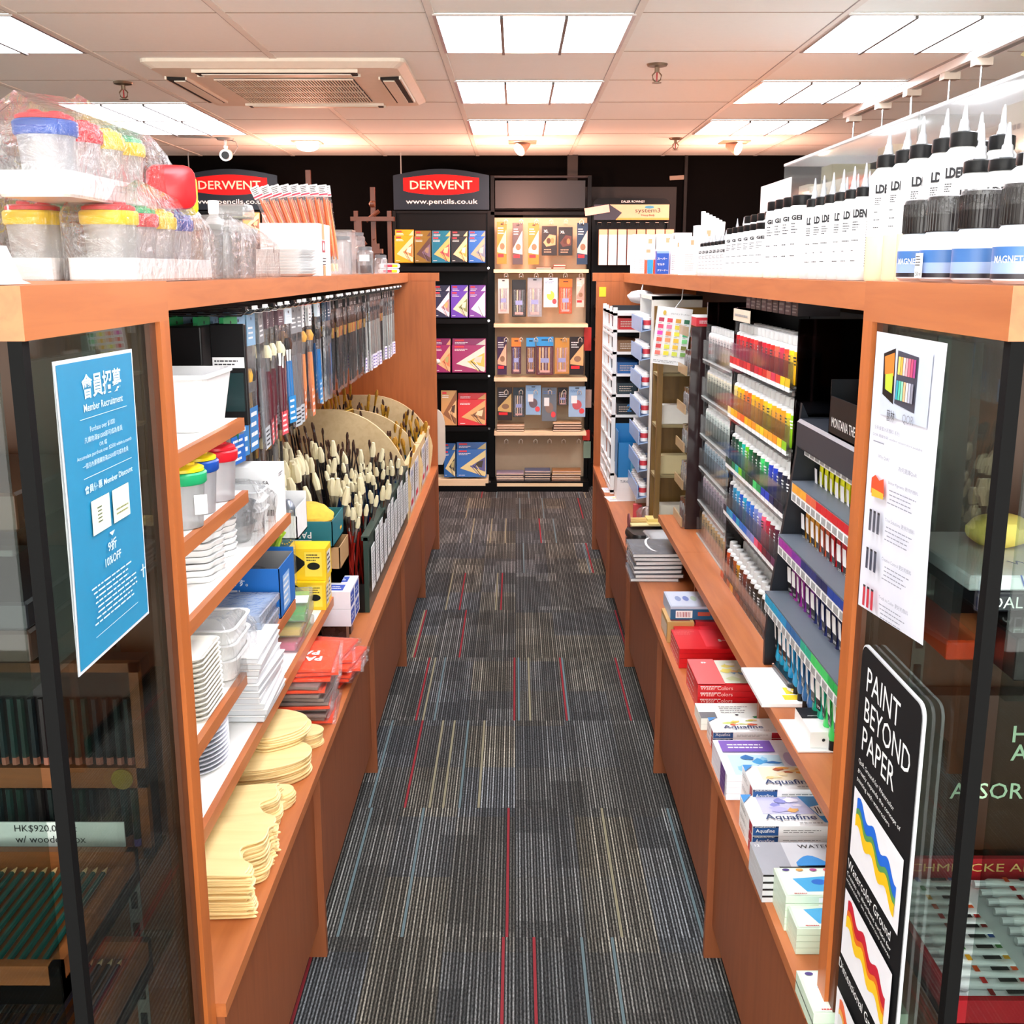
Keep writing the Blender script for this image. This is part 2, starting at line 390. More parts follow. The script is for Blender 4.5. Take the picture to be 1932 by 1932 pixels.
# cassette air conditioner
ax0, ax1, ay0, ay1 = -1.39, -.41, 4.25, 5.27
ACW = mat('#e6dfce', .45); ACD = mat('#17120e', .8)
t = thing('air_conditioner', 'square cream cassette air conditioner set into the ceiling tiles', 'air conditioner', ((ax0 + ax1) / 2, (ay0 + ay1) / 2, CZ))
hx, hy = (ax1 - ax0) / 2, (ay1 - ay0) / 2
m = MB()
L = [[(x, y, z) for x, y in rrect(2 * a, 2 * b, r, 3)] for a, b, r, z in ((hx, hy, .03, 0), (hx, hy, .03, -.012), (hx - .03, hy - .03, .03, -.03), (hx - .2, hy - .2, .02, -.036))]
m.loft(L, ACW, smooth=False); part(m, 'cover', t)
m = MB().box(-hx + .22, hx - .22, -hy + .22, hy - .22, -.040, -.033, ACD)
n = 46
for i in range(n):
    x = -hx + .225 + (2 * hx - .45) * i / (n - 1); m.box(x - .0022, x + .0022, -hy + .22, hy - .22, -.044, -.038, ACW)
for i in range(5):
    y = -hy + .22 + (2 * hy - .44) * i / 4; m.box(-hx + .22, hx - .22, y - .004, y + .004, -.0435, -.038, ACW)
part(m, 'grille', t)
for sx, sy in ((0, -1), (0, 1), (-1, 0), (1, 0)):
    m = MB(); a = .3
    R = Matrix.Rotation({(0, -1): 0, (0, 1): math.pi, (-1, 0): -math.pi / 2, (1, 0): math.pi / 2}[(sx, sy)], 4, 'Z')
    d = -hy + .06
    m.box(-a, a, d, d + .075, -.042, -.022, ACD, mtx=R); m.box(-a + .02, a - .02, d + .022, d + .066, -.046, -.041, ACW, mtx=R)
    m.box(-a - .01, a + .01, d - .006, d + .001, -.042, -.02, ACW, mtx=R); m.box(-a - .01, a + .01, d + .074, d + .08, -.044, -.02, ACW, mtx=R)
    part(m, 'air_outlet', t)
# sprinklers
def sprinkler(x, y, label):
    t = thing('sprinkler_head', label, 'fire sprinkler', (x, y, CZ), 0, None); BR = mat('#8a7a66', .35, .8); RD = mat('#a02020', .3)
    part(MB().lathe([(.012, -.012), (.036, -.008), (.04, 0)], BR, 20), 'escutcheon', t)
    m = MB().cyl((0, 0, -.03), (0, 0, 0), .009, BR)
    for s in (-1, 1): m.tube([(s * .006, 0, -.028), (s * .017, 0, -.04), (s * .014, 0, -.056), (0, 0, -.066)], .003, BR)
    m.lathe([(.005, -.07), (.018, -.068), (.018, -.066), (.004, -.064)], BR, 12); part(m, 'frame', t)
    part(MB().cyl((0, 0, -.062), (0, 0, -.03), .003, RD), 'bulb', t)
sprinkler(.534, 4.38, 'brass sprinkler head beside the aisle lights, in a plain tile')
sprinkler(-1.63, 4.78, 'sprinkler head beside the air conditioner, above the bagged pots')
sprinkler(.944, 6.75, 'small sprinkler head just before the black end wall')
# warm spots near the back wall
WARM = mat('#ffd9b8', .5, emit=16); HOUS = mat('#b89a86', .4, .3)
def spot(x, y, label, aim, ball=False):
    t = thing('ceiling_spotlight', label, 'spotlight', (x, y, CZ), 0, None)
    part(MB().box(-.085, .085, -.085, .085, -.006, .0, HOUS), 'plate', t)
    if ball:
        part(MB().ball((0, 0, -.022), .06, WARM, 14, sz=(1.15, 1.15, .55)), 'bulb', t)
    else:
        a = Vector(aim).normalized(); p = Vector((0, 0, -.03))
        part(MB().cyl((0, 0, -.035), (0, 0, 0), .012, HOUS), 'arm', t)
        part(MB().cyl(p - a * .05, p + a * .03, .022, HOUS, r1=.042, n=18), 'lamp_shade', t)
        part(MB().cyl(p + a * .026, p + a * .034, .038, WARM, n=18), 'bulb', t)
    ld = bpy.data.lights.new('spot_light', 'POINT'); ld.energy = SPOT_WATTS; ld.color = (1, .44, .30); ld.shadow_soft_size = .05
    lo = bpy.data.objects.new('spot_light', ld); COL.objects.link(lo); lo.parent = t; lo.location = (0, 0, -.34); lo['kind'] = 'helper'
spot(-1.27, 6.95, 'round glowing downlight between the security camera and the aisle', (0, 0, -1), True)
spot(.04, 6.95, 'warm adjustable spotlight directly above the back racks', (-.6, -.5, -.5))
spot(1.33, 6.95, 'warm tilted spotlight above the black end wall corner', (.7, -.6, -.35))
# security camera
p = (-1.72, 6.75)
t = thing('security_camera', 'small white security camera hanging from the ceiling', 'security camera', (p[0], p[1], CZ))
part(MB().lathe([(.045, -.012), (.052, 0)], GREYP, 20), 'mounting_plate', t)
part(MB().cyl((0, 0, -.07), (0, 0, -.01), .008, WHITE).ball((0, 0, -.05), .014, WHITE, 8), 'stem', t)
m = MB(); d = Vector((.15, -1, -.12)).normalized(); c = Vector((0, 0, -.095)); m.cyl(c - d * .05, c + d * .045, .034, WHITE, n=18); part(m, 'body', t)
part(MB().cyl(c + d * .044, c + d * .058, .022, BLACK, n=18), 'lens', t)
part(MB().tube([(.02, 0, -.01), (.06, 0, -.02), (.07, .01, -.05), (.04, .03, -.085), tuple(c - d * .045)], .003, GREYP), 'cable', t)
RYE = at(1588, 222, Z=CZ - .03).y - 2.2
RX = at(1760, 150, Z=CZ - .03).x
# hanging rail with rods (white track under the ceiling over the gondola)
t = thing('ceiling_rail', 'long white metal rail under the ceiling above the paint bottles', 'ceiling rail', (RX, 2.2, CZ))
part(MB().box(-.03, .03, -1.6, RYE, -.035, -.004, WHITE).box(-.036, .036, -1.6, RYE, -.006, 0, GREYP).box(-.012, .012, -1.6, RYE, -.037, -.034, GREYP), 'track', t)
for i, (px, py) in enumerate(((1299, 435 / 2), (1413, 385 / 2), (1524, 335 / 2), (1676, 270 / 2), (1803, 215 / 2))):
    y = at(966 + px / 2, py, Z=CZ - .03).y
    m = MB().box(-.03, .03, y - 2.2 - .025, y - 2.2 + .025, -.06, -.034, mat('#c8b8a8', .4, .4)).cyl((0, y - 2.2, -.52), (0, y - 2.2, -.05), .005, CHROME)
    part(m, 'hanging_rod', t)
# ============================================================ gondolas either side of the aisle
BAYS = [1.385, 2.16, 3.07, 3.98, 4.88, 5.78]
CT, ST, FX, CX, BK = .465, 1.48, .56, .42, .94
GREYU = mat('#6f6a70', .6); DK = mat('#141012', .6); WHS = mat('#f3f1ec', .35)
def gondola(s, side):
    """s=-1 west of the aisle, +1 east; base cabinets, one counter, back and end panels and a top shelf"""
    def root(name, label, cat, y, z, grp=None): return thing(name, label, cat, (s * .7, y, z), 0, grp)
    def q(t, mb, name, lab=None):
        o = t.location; mb.v = [(s * x - o.x, y - o.y, z - o.z) for x, y, z in mb.v]
        if s < 0: mb.f = [tuple(reversed(f)) for f in mb.f]
        return part(mb, name, t, lab)
    ORD = ('first', 'second', 'middle', 'fourth', 'last')
    for i in range(5):
        y0, y1 = BAYS[i], BAYS[i + 1]; t = root('base_cabinet', ORD[i] + ' low cherry wood base cabinet ' + side + ', counted from the glass showcase', 'cabinet', (y0 + y1) / 2, 0)
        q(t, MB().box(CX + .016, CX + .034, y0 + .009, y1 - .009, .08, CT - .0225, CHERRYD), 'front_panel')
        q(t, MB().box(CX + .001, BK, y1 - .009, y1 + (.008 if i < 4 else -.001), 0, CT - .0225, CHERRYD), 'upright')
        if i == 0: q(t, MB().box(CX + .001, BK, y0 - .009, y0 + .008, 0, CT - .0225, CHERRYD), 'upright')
        q(t, MB().box(CX + .10, CX + .12, y0 + .009, y1 - .009, 0, .08, BLACKM), 'toe_kick')
    t = root('counter', 'long cherry wood counter top ' + side, 'counter', 3.6, CT - .022)
    q(t, MB().box(CX - .002, BK - .001, BAYS[0] - .01, BAYS[-1] + .0, CT - .022, CT, CHERRY), 'counter_top')
    t = root('back_panel', ('cherry wood' if s < 0 else 'black') + ' back panel behind the goods ' + side, 'panel', 3.6, 0)
    q(t, MB().box(BK, BK + .02, BAYS[0], BAYS[-1] - .001, 0, ST - .047, CHERRYV if s < 0 else DK), 'board')
    js = (3.48,) if s < 0 else (3.2,)
    ys = [BAYS[0] - .011, *js, BAYS[-1] - .003]
    t = root('top_shelf', 'long cherry wood top shelf ' + side + ', loaded with ' + ('bagged pots' if s < 0 else 'white bottles'), 'shelf', 3.6, ST - .02)
    for a, b in zip(ys[:-1], ys[1:]): q(t, MB().box(FX, FX + .018, a + .001, b - .001, ST - .045, ST, CHERRY), 'fascia')
    q(t, MB().box(FX + .018, BK + .35, ys[0], ys[-1], ST - .02, ST, CHERRY), 'board')
    q(t, MB().box(FX + .018, BK, ys[0], ys[-1], ST - .03, ST - .0205, GREYU), 'underside', 'grey underside')
    for y in (2.16, 3.98) if s < 0 else (3.98,): q(t, MB().box(FX + .03, FX + .30, y - .01, y + .01, ST - .046, ST - .031, DK if s > 0 else GREYU), 'brace')
    t = root('end_board', 'tall cherry wood end panel closing the fixture ' + side, 'panel', BAYS[-1], 0)
    q(t, MB().box(CX, BK + .35, BAYS[-1], BAYS[-1] + .025, 0, ST - .002, CHERRYV), 'board'); q(t, MB().box(CX - .02, BK + .35, BAYS[-1] - .002, BAYS[-1] + .027, ST - .04, ST + .002, CHERRYV), 'cap')
gondola(-1, 'on the palette side'); gondola(1, 'on the watercolour side')
# ---- glass showcases closing each gondola towards the viewer
FRONTG = film('showcase_front_glass', '#dde4e1', .035, .01)
CXX, CY0, CY1 = .432, .965, 1.372
def showcase(s, label):
    t = thing('glass_showcase', label, 'display cabinet', (s * .75, 1.17, 0))
    def q(mb, name, lab=None):
        mb.v = [(s * x - s * .75, y - 1.17, z) for x, y, z in mb.v]
        if s < 0: mb.f = [tuple(reversed(f)) for f in mb.f]
        return part(mb, name, t, lab)
    O = 1.25
    q(MB().box(CXX, O, CY0, CY1, ST - .042, ST + .006, CHERRY), 'top')
    q(MB().box(CXX, CXX + .03, CY1 - .036, CY1, 0, ST - .042, CHERRYV), 'end_post')
    q(MB().box(CXX + .006, CXX + .03, CY1 - .058, CY1 - .036, 0, ST - .042, BROWN), 'jamb')
    q(MB().box(CXX + .03, O, CY1 - .012, CY1, 0, ST - .042, BROWN if s > 0 else wood('cabinet_back', '#6b3a1e', '#5a2f17')), 'back_panel')
    q(MB().box(CXX + .012, CXX + .017, CY0 + .016, CY1 - .058, .1, ST - .042, DARKGLASS), 'side_glass')
    q(MB().box(CXX + .03, O, CY0 + .006, CY0 + .011, .1, ST - .042, FRONTG), 'front_glass')
    q(MB().box(CXX + .003, CXX + .016, CY0, CY0 + .014, .1, ST - .042, DULLBLACK), 'corner_post')
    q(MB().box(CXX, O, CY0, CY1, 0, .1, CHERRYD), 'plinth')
    for z in ((1.165, 1.095, .69) if s > 0 else (1.24, 1.10, .745, .60)):
        q(MB().box(CXX + .045, O, CY0 + .03, CY1 - .02, z - .006, z, GLASS), 'glass_shelf')
    m = MB()
    for k in range(26): m.box(CXX + .094, CXX + .103, CY1 - .0165, CY1 - .012, .15 + k * .048, .175 + k * .048, BLACK)
    m.box(CXX + .09, CXX + .107, CY1 - .014, CY1 - .0125, .12, ST - .06, mat('#6a6862', .5))
    q(m, 'slotted_strip')
    return t
showcase(-1, 'glass showcase with cherry wood top wearing the blue members poster')
showcase(1, 'glass showcase with cherry wood top wearing white notice and black sign')
# ---- inner white shelving of the first bays (west)
def wshelf(z, x, y0, y1, label, lx=.94):
    t = thing('wall_shelf', label, 'shelf', (-x, (y0 + y1) / 2, z), 0, 'white shelves with cherry edges')
    h = (y1 - y0) / 2
    part(MB().box(x - lx, -.012, -h, h, -.018, 0, WHS), 'board', t)
    part(MB().box(-.012, 0, -h, h, -.024, .0005, CHERRY), 'edging', t)
    for e in (-h, h - .004): part(MB().box(x - lx, -.03, e, e + .004, -.06, -.018, GREYP), 'bracket', t)
S1, S2, S3, S4, S5 = 1.21, 1.062, .934, .739, .622
wshelf(S1, .543, 1.39, 2.16, 'top white shelf with cherry edge carrying the square white tub')
wshelf(S2, .543, 1.39, 2.16, 'white shelf with cherry edge carrying the coloured lid water pots')
wshelf(S3, .535, 1.39, 2.52, 'white shelf with cherry edge carrying flower shaped porcelain palettes')
wshelf(S4, .52, 1.39, 2.46, 'white shelf with cherry edge under the blue box and plastic trays')
wshelf(S5, .50, 1.39, 2.86, 'lowest white shelf with cherry edge just above the wooden palettes')
# upright that carries them beside the showcase
# ---- raised ledge (east)
LZ, LX = .66, .50
t = thing('raised_ledge', 'raised cherry wood ledge in front of the acrylic paint racks', 'ledge', (LX, 2.5, LZ))
part(MB().box(0, .42, -1.12, .70, -.022, 0, CHERRY), 'top', t)
part(MB().box(0, .42, .7015, 1.22, -.022, 0, CHERRY), 'top', t)
for y in (-1.115, -.2, .7, 1.2): part(MB().box(.05, .42, y, y + .018, CT - LZ + .001, -.022, CHERRYD), 'support', t)
# ============================================================ things on the west top shelf
RED, YEL, BLU, GRN = mat('#e01f2e', .35), mat('#f5d416', .35), mat('#1450b0', .35), mat('#22b573', .35)
def water_pot(c1, c2, n1, n2):
    t = thing('water_pot', 'x', 'water pot')
    part(MB().lathe([(.030, 0), (.034, .002), (.039, .07), (.040, .084), (.036, .084)], FROST, 24).lathe([(.0352, .042), (.0362, .0425), (.0352, .043)], WHITE, 24, cap=False), 'cup', t)
    part(MB().lathe([(.0415, .078), (.044, .081), (.0445, .096), (.042, .099), (.036, .099)], c1, 28), 'ring', t, n1 + ' ring')
    m = MB().lathe([(.036, .099), (.040, .100), (.040, .105), (.034, .108)], c2, 28); m.lathe([(.010, .106), (.010, .113), (.007, .115)], c2, 14, c=(-.014, 0, 0)); m.lathe([(.012, .106), (.011, .112), (.008, .113)], c2, 14, c=(.014, .006, 0))
    part(m, 'lid', t, n2 + ' lid'); return Proto(t)
PB = {k: water_pot(*v) for k, v in {'br': (BLU, RED, 'blue', 'red'), 'rr': (RED, RED, 'red', 'red'), 'yy': (YEL, YEL, 'yellow', 'yellow'), 'yg': (YEL, GRN, 'yellow', 'green'),
      'yr': (YEL, RED, 'yellow', 'red'), 'rg': (RED, GRN, 'red', 'green'), 'bb': (BLU, BLU, 'blue', 'blue'), 'gy': (GRN, YEL, 'green', 'yellow'), 'by': (BLU, YEL, 'blue', 'yellow')}.items()}
def tray(x0, x1, y0, y1, z, label):
    t = MB(); w_, d = (x1 - x0), (y1 - y0)
    t.loft([[(a, b, c) for a, b in rrect(w_ - q, d - q, .01)] for q, c in ((.006, 0), (0, .004), (0, .036), (.006, .036), (.008, .006))], WHITEG, smooth=False)
    one(t, 'white_tray', label, 'tray', ((x0 + x1) / 2, (y0 + y1) / 2, z), group='white trays of bagged water pots')
def bag(x0, x1, y0, y1, z, zt, label, name='plastic_bag', seed=1, cat='plastic bag', cone=.0, grp='clear bags around the pot sets'):
    """crumpled clear bag standing around a pack: rings pushed in and out, gathered at the top"""
    R = random.Random(seed); cx, cy = (x0 + x1) / 2, (y0 + y1) / 2; n = 40; L = []
    rows = 9; ph = [R.random() * 6 for _ in range(6)]
    for i in range(rows + 1):
        f = i / rows; zz = z + (zt - z) * f; sc_ = 1 if f < .72 else 1 - (f - .72) * (1.1 + cone)
        ring = []
        for j, (a, b) in enumerate(rrect((x1 - x0), (y1 - y0), .02, 9)):
            q = math.sin(j * .9 + ph[0] + f * 3) * .004 + math.sin(j * 2.3 + ph[1] - f * 5) * .003 + (R.random() - .5) * .004
            r = math.hypot(a, b); k = 1 + (q * (.4 + f)) / r
            dz = (math.sin(j * .31 + ph[2]) * .012 * max(0, f - .5)) - (zt - z) * .35 * max(0, b / (y1 - y0)) * f
            ring.append((cx + a * sc_ * k, cy + b * sc_ * k, max(zz + dz, z + .0005)))
        L.append(ring)
    m = MB().loft(L, BAG, cap=False); m.quad([p for p in L[-1]], BAG)
    o = m.build(name, origin=(cx, cy, z)); tag(o, label, cat, grp); return o
T = ST + .001
tray(-.682, -.58, 1.69, 2.13, T, 'long white tray of the bagged pot set along the shelf edge')
tray(-.80, -.70, 1.69, 2.13, T, 'lower white tray hidden in part by the price card, beside the cabinet corner')
tray(-.725, -.62, 1.575, 1.98, T + .118, 'raised white tray lying on top of the lower water pots')
for k, (kk, y) in enumerate((('yr', 1.745), ('rg', 1.842), ('yy', 1.94), ('bb', 2.04))):
    PB[kk].put((-.632, y, T + .008), label={'yr': 'bagged pot with yellow ring and red lid, shelf edge tray', 'rg': 'bagged pot with red ring and green lid, shelf edge tray', 'yy': 'bagged pot all yellow in the shelf edge tray', 'bb': 'bagged pot all blue at the end of the shelf edge tray'}[kk])
for kk, y, l in (('yr', 1.745, 'bagged pot with red lid and yellow ring beside the price card'), ('yg', 1.842, 'bagged pot with green lid hidden behind the yellow ringed pots'), ('yy', 1.94, 'bagged yellow pot deep on the top shelf in lower tray'), ('rr', 2.04, 'bagged red pot deep on the top shelf in lower tray')):
    PB[kk].put((-.75, y, T + .008), label=l)
for kk, y, l in (('br', 1.632, 'big looking pot with blue ring and red lid on raised tray'), ('rr', 1.728, 'all red lidded pot on raised tray next to the blue one'), ('yy', 1.824, 'all yellow lidded pot on the raised tray'), ('yg', 1.922, 'green lidded pot with yellow ring at end of raised tray')):
    PB[kk].put((-.672, y, T + .126), label=l)
bag(-.688, -.572, 1.68, 2.14, T, T + .15, 'crumpled clear bag around the tray of pots at shelf edge', seed=3)
bag(-.81, -.694, 1.68, 2.14, T, T + .14, 'crumpled clear bag around the inner tray of pots', seed=5)
bag(-.735, -.608, 1.562, 2.02, T + .117, T + .262, 'crumpled clear bag around the raised tray of pots', seed=9)
# pouches and sponges beyond the pots
m = MB(); m.loft([[(a * k, c, b * k + .038) for a, b in rrect(.085, .075, .02, 4)] for k, c in ((.6, -.016), (.95, -.008), (1, 0), (.95, .008), (.6, .016))], mat('#e8262c', .3))
one(m, 'red_pouch', 'shiny red plastic pouch propped on the bagged pots', 'pouch', (-.605, 1.985, T + .122), rz=.5)
m = MB(); m.loft([[(a * k, c, b * k + .034) for a, b in rrect(.035, .07, .012, 4)] for k, c in ((.8, -.012), (1, -.006), (1, .006), (.8, .012))], mat('#f7e21c', .6))
one(m, 'yellow_sponge', 'upright yellow sponge beside the shiny red pouch', 'sponge', (-.602, 2.07, T + .117), rz=.3)
def bottle(name, label, cat, r, h, body, capm, ch=.014, cr=.5, loc=(0, 0, 0), band=None, grp=None, n=18):
    t = thing(name, label, cat, loc, 0, grp)
    ms = None; pr = [(r * .9, 0), (r, .004), (r, h * .25), (r, h * .8), (r * .93, h * .86), (r * cr, h * .93), (r * cr, h)]
    if band: ms = [body, body, band, body, body, body]
    part(MB().lathe(pr, body, n, ms=ms), 'body', t); part(MB().lathe([(r * cr * 1.12, h - .004), (r * cr * 1.15, h + ch), (r * cr * .95, h + ch + .002)], capm, n), 'cap', t)
    return t
bottle('white_bottle', 'white bottle with an orange band behind the yellow sponge', 'bottle', .021, .15, WHITEG, WHITEG, .02, loc=(-.665, 2.30, T), band=mat('#e8a860', .5))
bottle('white_bottle', 'plain white bottle between sponge and clear plastic box', 'bottle', .02, .14, WHITEG, WHITEG, .02, loc=(-.645, 2.40, T))
bottle('white_bottle', 'white capped bottle hidden under the clear plastic box', 'bottle', .03, .10, WHITEG, WHITEG, .03, .8, loc=(-.665, 2.62, T))
m = MB(); m.loft([[(a, b, z) for a, b in rrect(w_, d, .012)] for w_, d, z in ((.085, .075, 0), (.09, .08, .012), (.09, .08, .02), (.082, .072, .033))], TUB)
m.box(-.04, .04, -.036, .036, .003, .006, mat('#b8b79a', .6)); one(m, 'clear_plastic_box', 'shallow clear hinged plastic box balanced above white capped bottle', 'box', (-.66, 2.62, T + .132))
def beaker(loc, label, r=.036, h=.10):
    t = thing('clear_beaker', label, 'beaker', loc, 0, 'clear plastic beakers in a bag')
    part(MB().lathe([(r * .8, 0), (r * .82, .002), (r, h), (r * .97, h), (r * .8, .006)], TUB, 22), 'cup', t); part(MB().lathe([(r * 1.02, h - .003), (r * 1.06, h), (r * 1.06, h + .007), (r * .98, h + .008)], mat('#b9beb9', .3, alpha=.7), 22), 'rim', t); return t
for x, y, l in ((-.635, 2.29, 'bagged clear beaker closest to the yellow sponge'), (-.625, 2.40, 'bagged clear beaker in the middle of the three'), (-.62, 2.52, 'bagged clear beaker next to the stacked white palettes')): beaker((x, y, T), l)
bag(-.675, -.568, 2.22, 2.70, T, T + .125, 'crumpled clear bag holding the clear plastic beakers', seed=12, grp=None)
# stacked white palettes, white carton
def palette_tray(loc, rz, label, grp):
    m = MB(); m.loft([[(a, b, z) for a, b in rrect(w_, d, .012)] for w_, d, z in ((.13, .20, 0), (.15, .22, .007), (.154, .224, .0075), (.15, .22, .008), (.132, .202, .0025))], WHITEG, smooth=False)
    for i in range(5): m.box(-.065, .065, -.085 + i * .04, -.082 + i * .04, .002, .007, WHITEG)
    return m
P0 = Proto(one(palette_tray(0, 0, 0, 0), 'mixing_palette', 'x', 'palette'))
for i in range(9): P0.put((-.645 + .002 * math.sin(i), 3.07, T + i * .0079), .01 * math.sin(i * 2), 'white slotted palette in the neat stack before the white carton', 'white palettes stacked by the carton')
t = thing('white_carton', 'white card carton with small dark red emblem, behind stacked palettes', 'carton', (-.575, 3.26, T))
m = MB().box(-.17, 0, 0, .20, 0, .15, WHITE); part(m, 'carton', t)
m = MB(); f = Fc(m, (0, 0, 0), (0, 1, 0), (0, 0, 1)); f.rect(.06, .105, .10, .15, mat('#c99a6a', .5)); f.rect(.055, .068, .105, .102, mat('#9c1c34', .5)); f.disc(.08, .085, .012, .012, WHITE); f.lines(.06, .02, .12, .055, 4, INK); f.rect(.06, 0, .10, .03, mat('#c99a6a', .5)); part(m, 'label', t, 'dark red emblem and barcode')
# sleeves of orange handled brushes leaning in a fan
ORG = mat('#d9622b', .3); ORG2 = mat('#e79a62', .4); HOG = mat('#eadfb6', .8); SIL = mat('#c8c8c8', .25, 1, var=0)
def orange_sleeve():
    t = thing('brush_sleeve', 'x', 'paint brush pack')
    part(MB().box(-.014, .014, -.003, .003, 0, .27, SLEEVE), 'sleeve', t)
    m = MB().box(-.015, .015, -.0045, .0045, .262, .30, WHITE, bev=.001); f = Fc(m, (-.015, -.0046, .262), (1, 0, 0), (0, 0, 1)); f.rect(0, .004, .03, .009, mat('#d0405a', .5)); f.lines(.004, .012, .026, .034, 4, INK); part(m, 'header_card', t)
    part(MB().lathe([(.003, .06), (.0062, .14), (.0045, .24), (.002, .258)], ORG, 8), 'handle', t); part(MB().lathe([(.004, .035), (.004, .06)], SIL, 8).lathe([(.003, .01), (.006, .03), (.004, .036)], HOG, 8), 'bristle', t)
    part(MB().lathe([(.0025, .05), (.005, .12), (.002, .25)], ORG2, 8, c=(.007, 0, 0)), 'handle', t); return Proto(t)
OS = orange_sleeve()
for i in range(16):
    f = i / 15; r_, q = divmod(i, 8)
    OS.put((-.715 + .012 * q + .004 * r_, 3.62 + .05 * r_ + .035 * q, T + .002), rot=(-.02 + .03 * r_, -.42 + .045 * q, .12), label='clear sleeve of orange handled brushes fanned out behind the white carton', group='fan of orange brush sleeves')
# odds and ends at the far end of the shelf
for i, (x, y, r, h, l) in enumerate(((-.66, 4.25, .035, .12, 'clear round jar beside the fan of orange brush sleeves'), (-.60, 4.45, .032, .085, 'low clear jar with a white label near shelf edge'), (-.68, 4.75, .04, .15, 'tall clear jar holding dark odds near end of shelf'), (-.60, 4.95, .03, .06, 'small clear jar behind the low labelled jar'))):
    t = thing('clear_jar', l, 'jar', (x, y, T)); part(MB().lathe([(r * .95, 0), (r, .004), (r, h), (r * .8, h + .008)], TUB, 18), 'body', t); part(MB().lathe([(r * .84, h + .008), (r * .86, h + .02), (r * .6, h + .022)], mat('#8a8f92', .3, alpha=.6), 18), 'lid', t)
    if i == 1: part(MB().box(-.02, .02, -.034, -.033, .05, .075, WHITE), 'label', t)
    if i in (1, 2): part(MB().lathe([(r * .7, .004), (r * .7, h * .4)], mat('#3a2a28', .6), 12), 'contents', t)
t = thing('clear_display_box', 'open clear plastic box standing behind jars on the top shelf', 'box', (-.72, 4.55, T)); part(MB().box(-.06, .06, -.05, .05, 0, .17, TUB), 'box', t); part(MB().box(-.062, .062, -.052, .052, .168, .174, mat('#8f8880', .4, alpha=.7)), 'rim', t)
for i, (x, y, z) in enumerate(((-.60, 5.25, 0), (-.60, 5.28, .024))):
    t = thing('eraser_pack', ('lower' if i == 0 else 'upper') + ' small white pack with red and yellow print at shelf end', 'pack', (x, y, T + z), .3)
    m = MB(); m.loft([[(a * k, b * k, c) for a, b in rrect(.10, .05, .015)] for k, c in ((.9, 0), (1, .008), (.98, .018), (.8, .022))], WHITEG); part(m, 'pack', t)
    m = MB().box(-.03, .01, -.0255, -.025, .004, .017, mat('#d9304a', .5)).box(.01, .035, -.0255, -.025, .004, .017, YEL); part(m, 'print', t)
# price card and bottle at the extreme west of the cabinet top
t = thing('white_bottle', 'white bottle with yellow topped label cut by the frame edge', 'bottle', (-.515, 1.02, ST + .007))
part(MB().lathe([(.026, 0), (.027, .004), (.027, .075), (.02, .09), (.012, .095)], WHITE, 20, ms=[WHITE, mat('#d8dce8', .5), WHITE, WHITE]), 'body', t); part(MB().lathe([(.013, .094), (.013, .12)], mat('#2a3350', .4), 16), 'cap', t)
m = MB().lathe([(.0274, .052), (.0274, .068)], YEL, 20, cap=False); part(m, 'label', t, 'label with a yellow top band')
t = thing('price_card', 'folded white price card at the west corner of the cabinet top', 'price card', (-.47, 1.0, ST + .007))
m = MB(); m.prism([(-.02, 0), (.02, 0), (.012, .003), (0, .034), (-.004, .034)], -.03, .03, WHITE, mtx=Matrix.Rotation(math.pi / 2, 4, 'X')); part(m, 'card', t)
# easels standing behind the fixture
def easel(x, y, h, label):
    t = thing('wooden_easel', label, 'easel', (x, y, 0)); W = mat('#6e3a22', .35); 
    for s in (-1, 1): part(MB().box(s * .10 - .012, s * .10 + .012, -.012, .012, 0, h * .93, W), 'leg', t)
    part(MB().box(-.014, .014, .02, .04, .25, h, W), 'mast', t); part(MB().cyl((0, .45, 0), (0, .03, h * .85), .014, W), 'rear_leg', t)
    for z in (.45, h * .72, h * .9): part(MB().box(-.13, .13, -.03, .03, z, z + .025, W), 'crossbar', t)
    part(MB().cyl((-.04, 0, h * .9), (.04, 0, h * .9 + .06), .012, W).ball((0, 0, h * .95), .02, W, 8), 'clamp', t); part(MB().cyl((.0, -.05, h * .74), (0, .0, h * .74), .012, BROWN), 'knob', t); return t
easel(-1.16, 6.3, 2.04, 'dark brown wooden easel standing between the two navy signs')
easel(-.86, 6.75, 1.98, 'dark wooden easel with carved top beside the central navy sign')
easel(-.86, 6.12, 1.76, 'short dark wooden easel just behind the end panel of the fixture')
# ============================================================ hanging packs under the west top shelf
MAR, DKB, GRYH, BLH, TEAL = mat('#5a1a26', .3), mat('#17130f', .3), mat('#e2e8de', .3), mat('#1673b8', .3), mat('#137f9c', .35)
GLD = mat('#caa24a', .3, .7, var=0); HAIR = mat('#4b2c1a', .7); HDK = mat('#2a2624', .7); PUR = mat('#5b3fa8', .5); SLV2 = mat('#c2c6ca', .45)
SLG = film('grey_backed_sleeve', '#e8e8e8', .22, .12, crinkle=.3, haze=.14)
def brush_in(m, x, z0, L, r, hm, fm, bm, bl=.03):
    """brush head up inside a sleeve facing -Y in its own frame"""
    m.lathe([(r * .4, 0), (r, L * .35), (r * .75, L * .72)], hm, 8, c=(x, 0, z0)); m.lathe([(r * .8, L * .72), (r * 1.05, L * .86)], fm, 8, c=(x, 0, z0)); m.lathe([(r * 1.05, L * .86), (r * 1.5, L * .86 + bl * .5), (r * .7, L * .86 + bl)], bm, 8, c=(x, 0, z0))
PK = {}
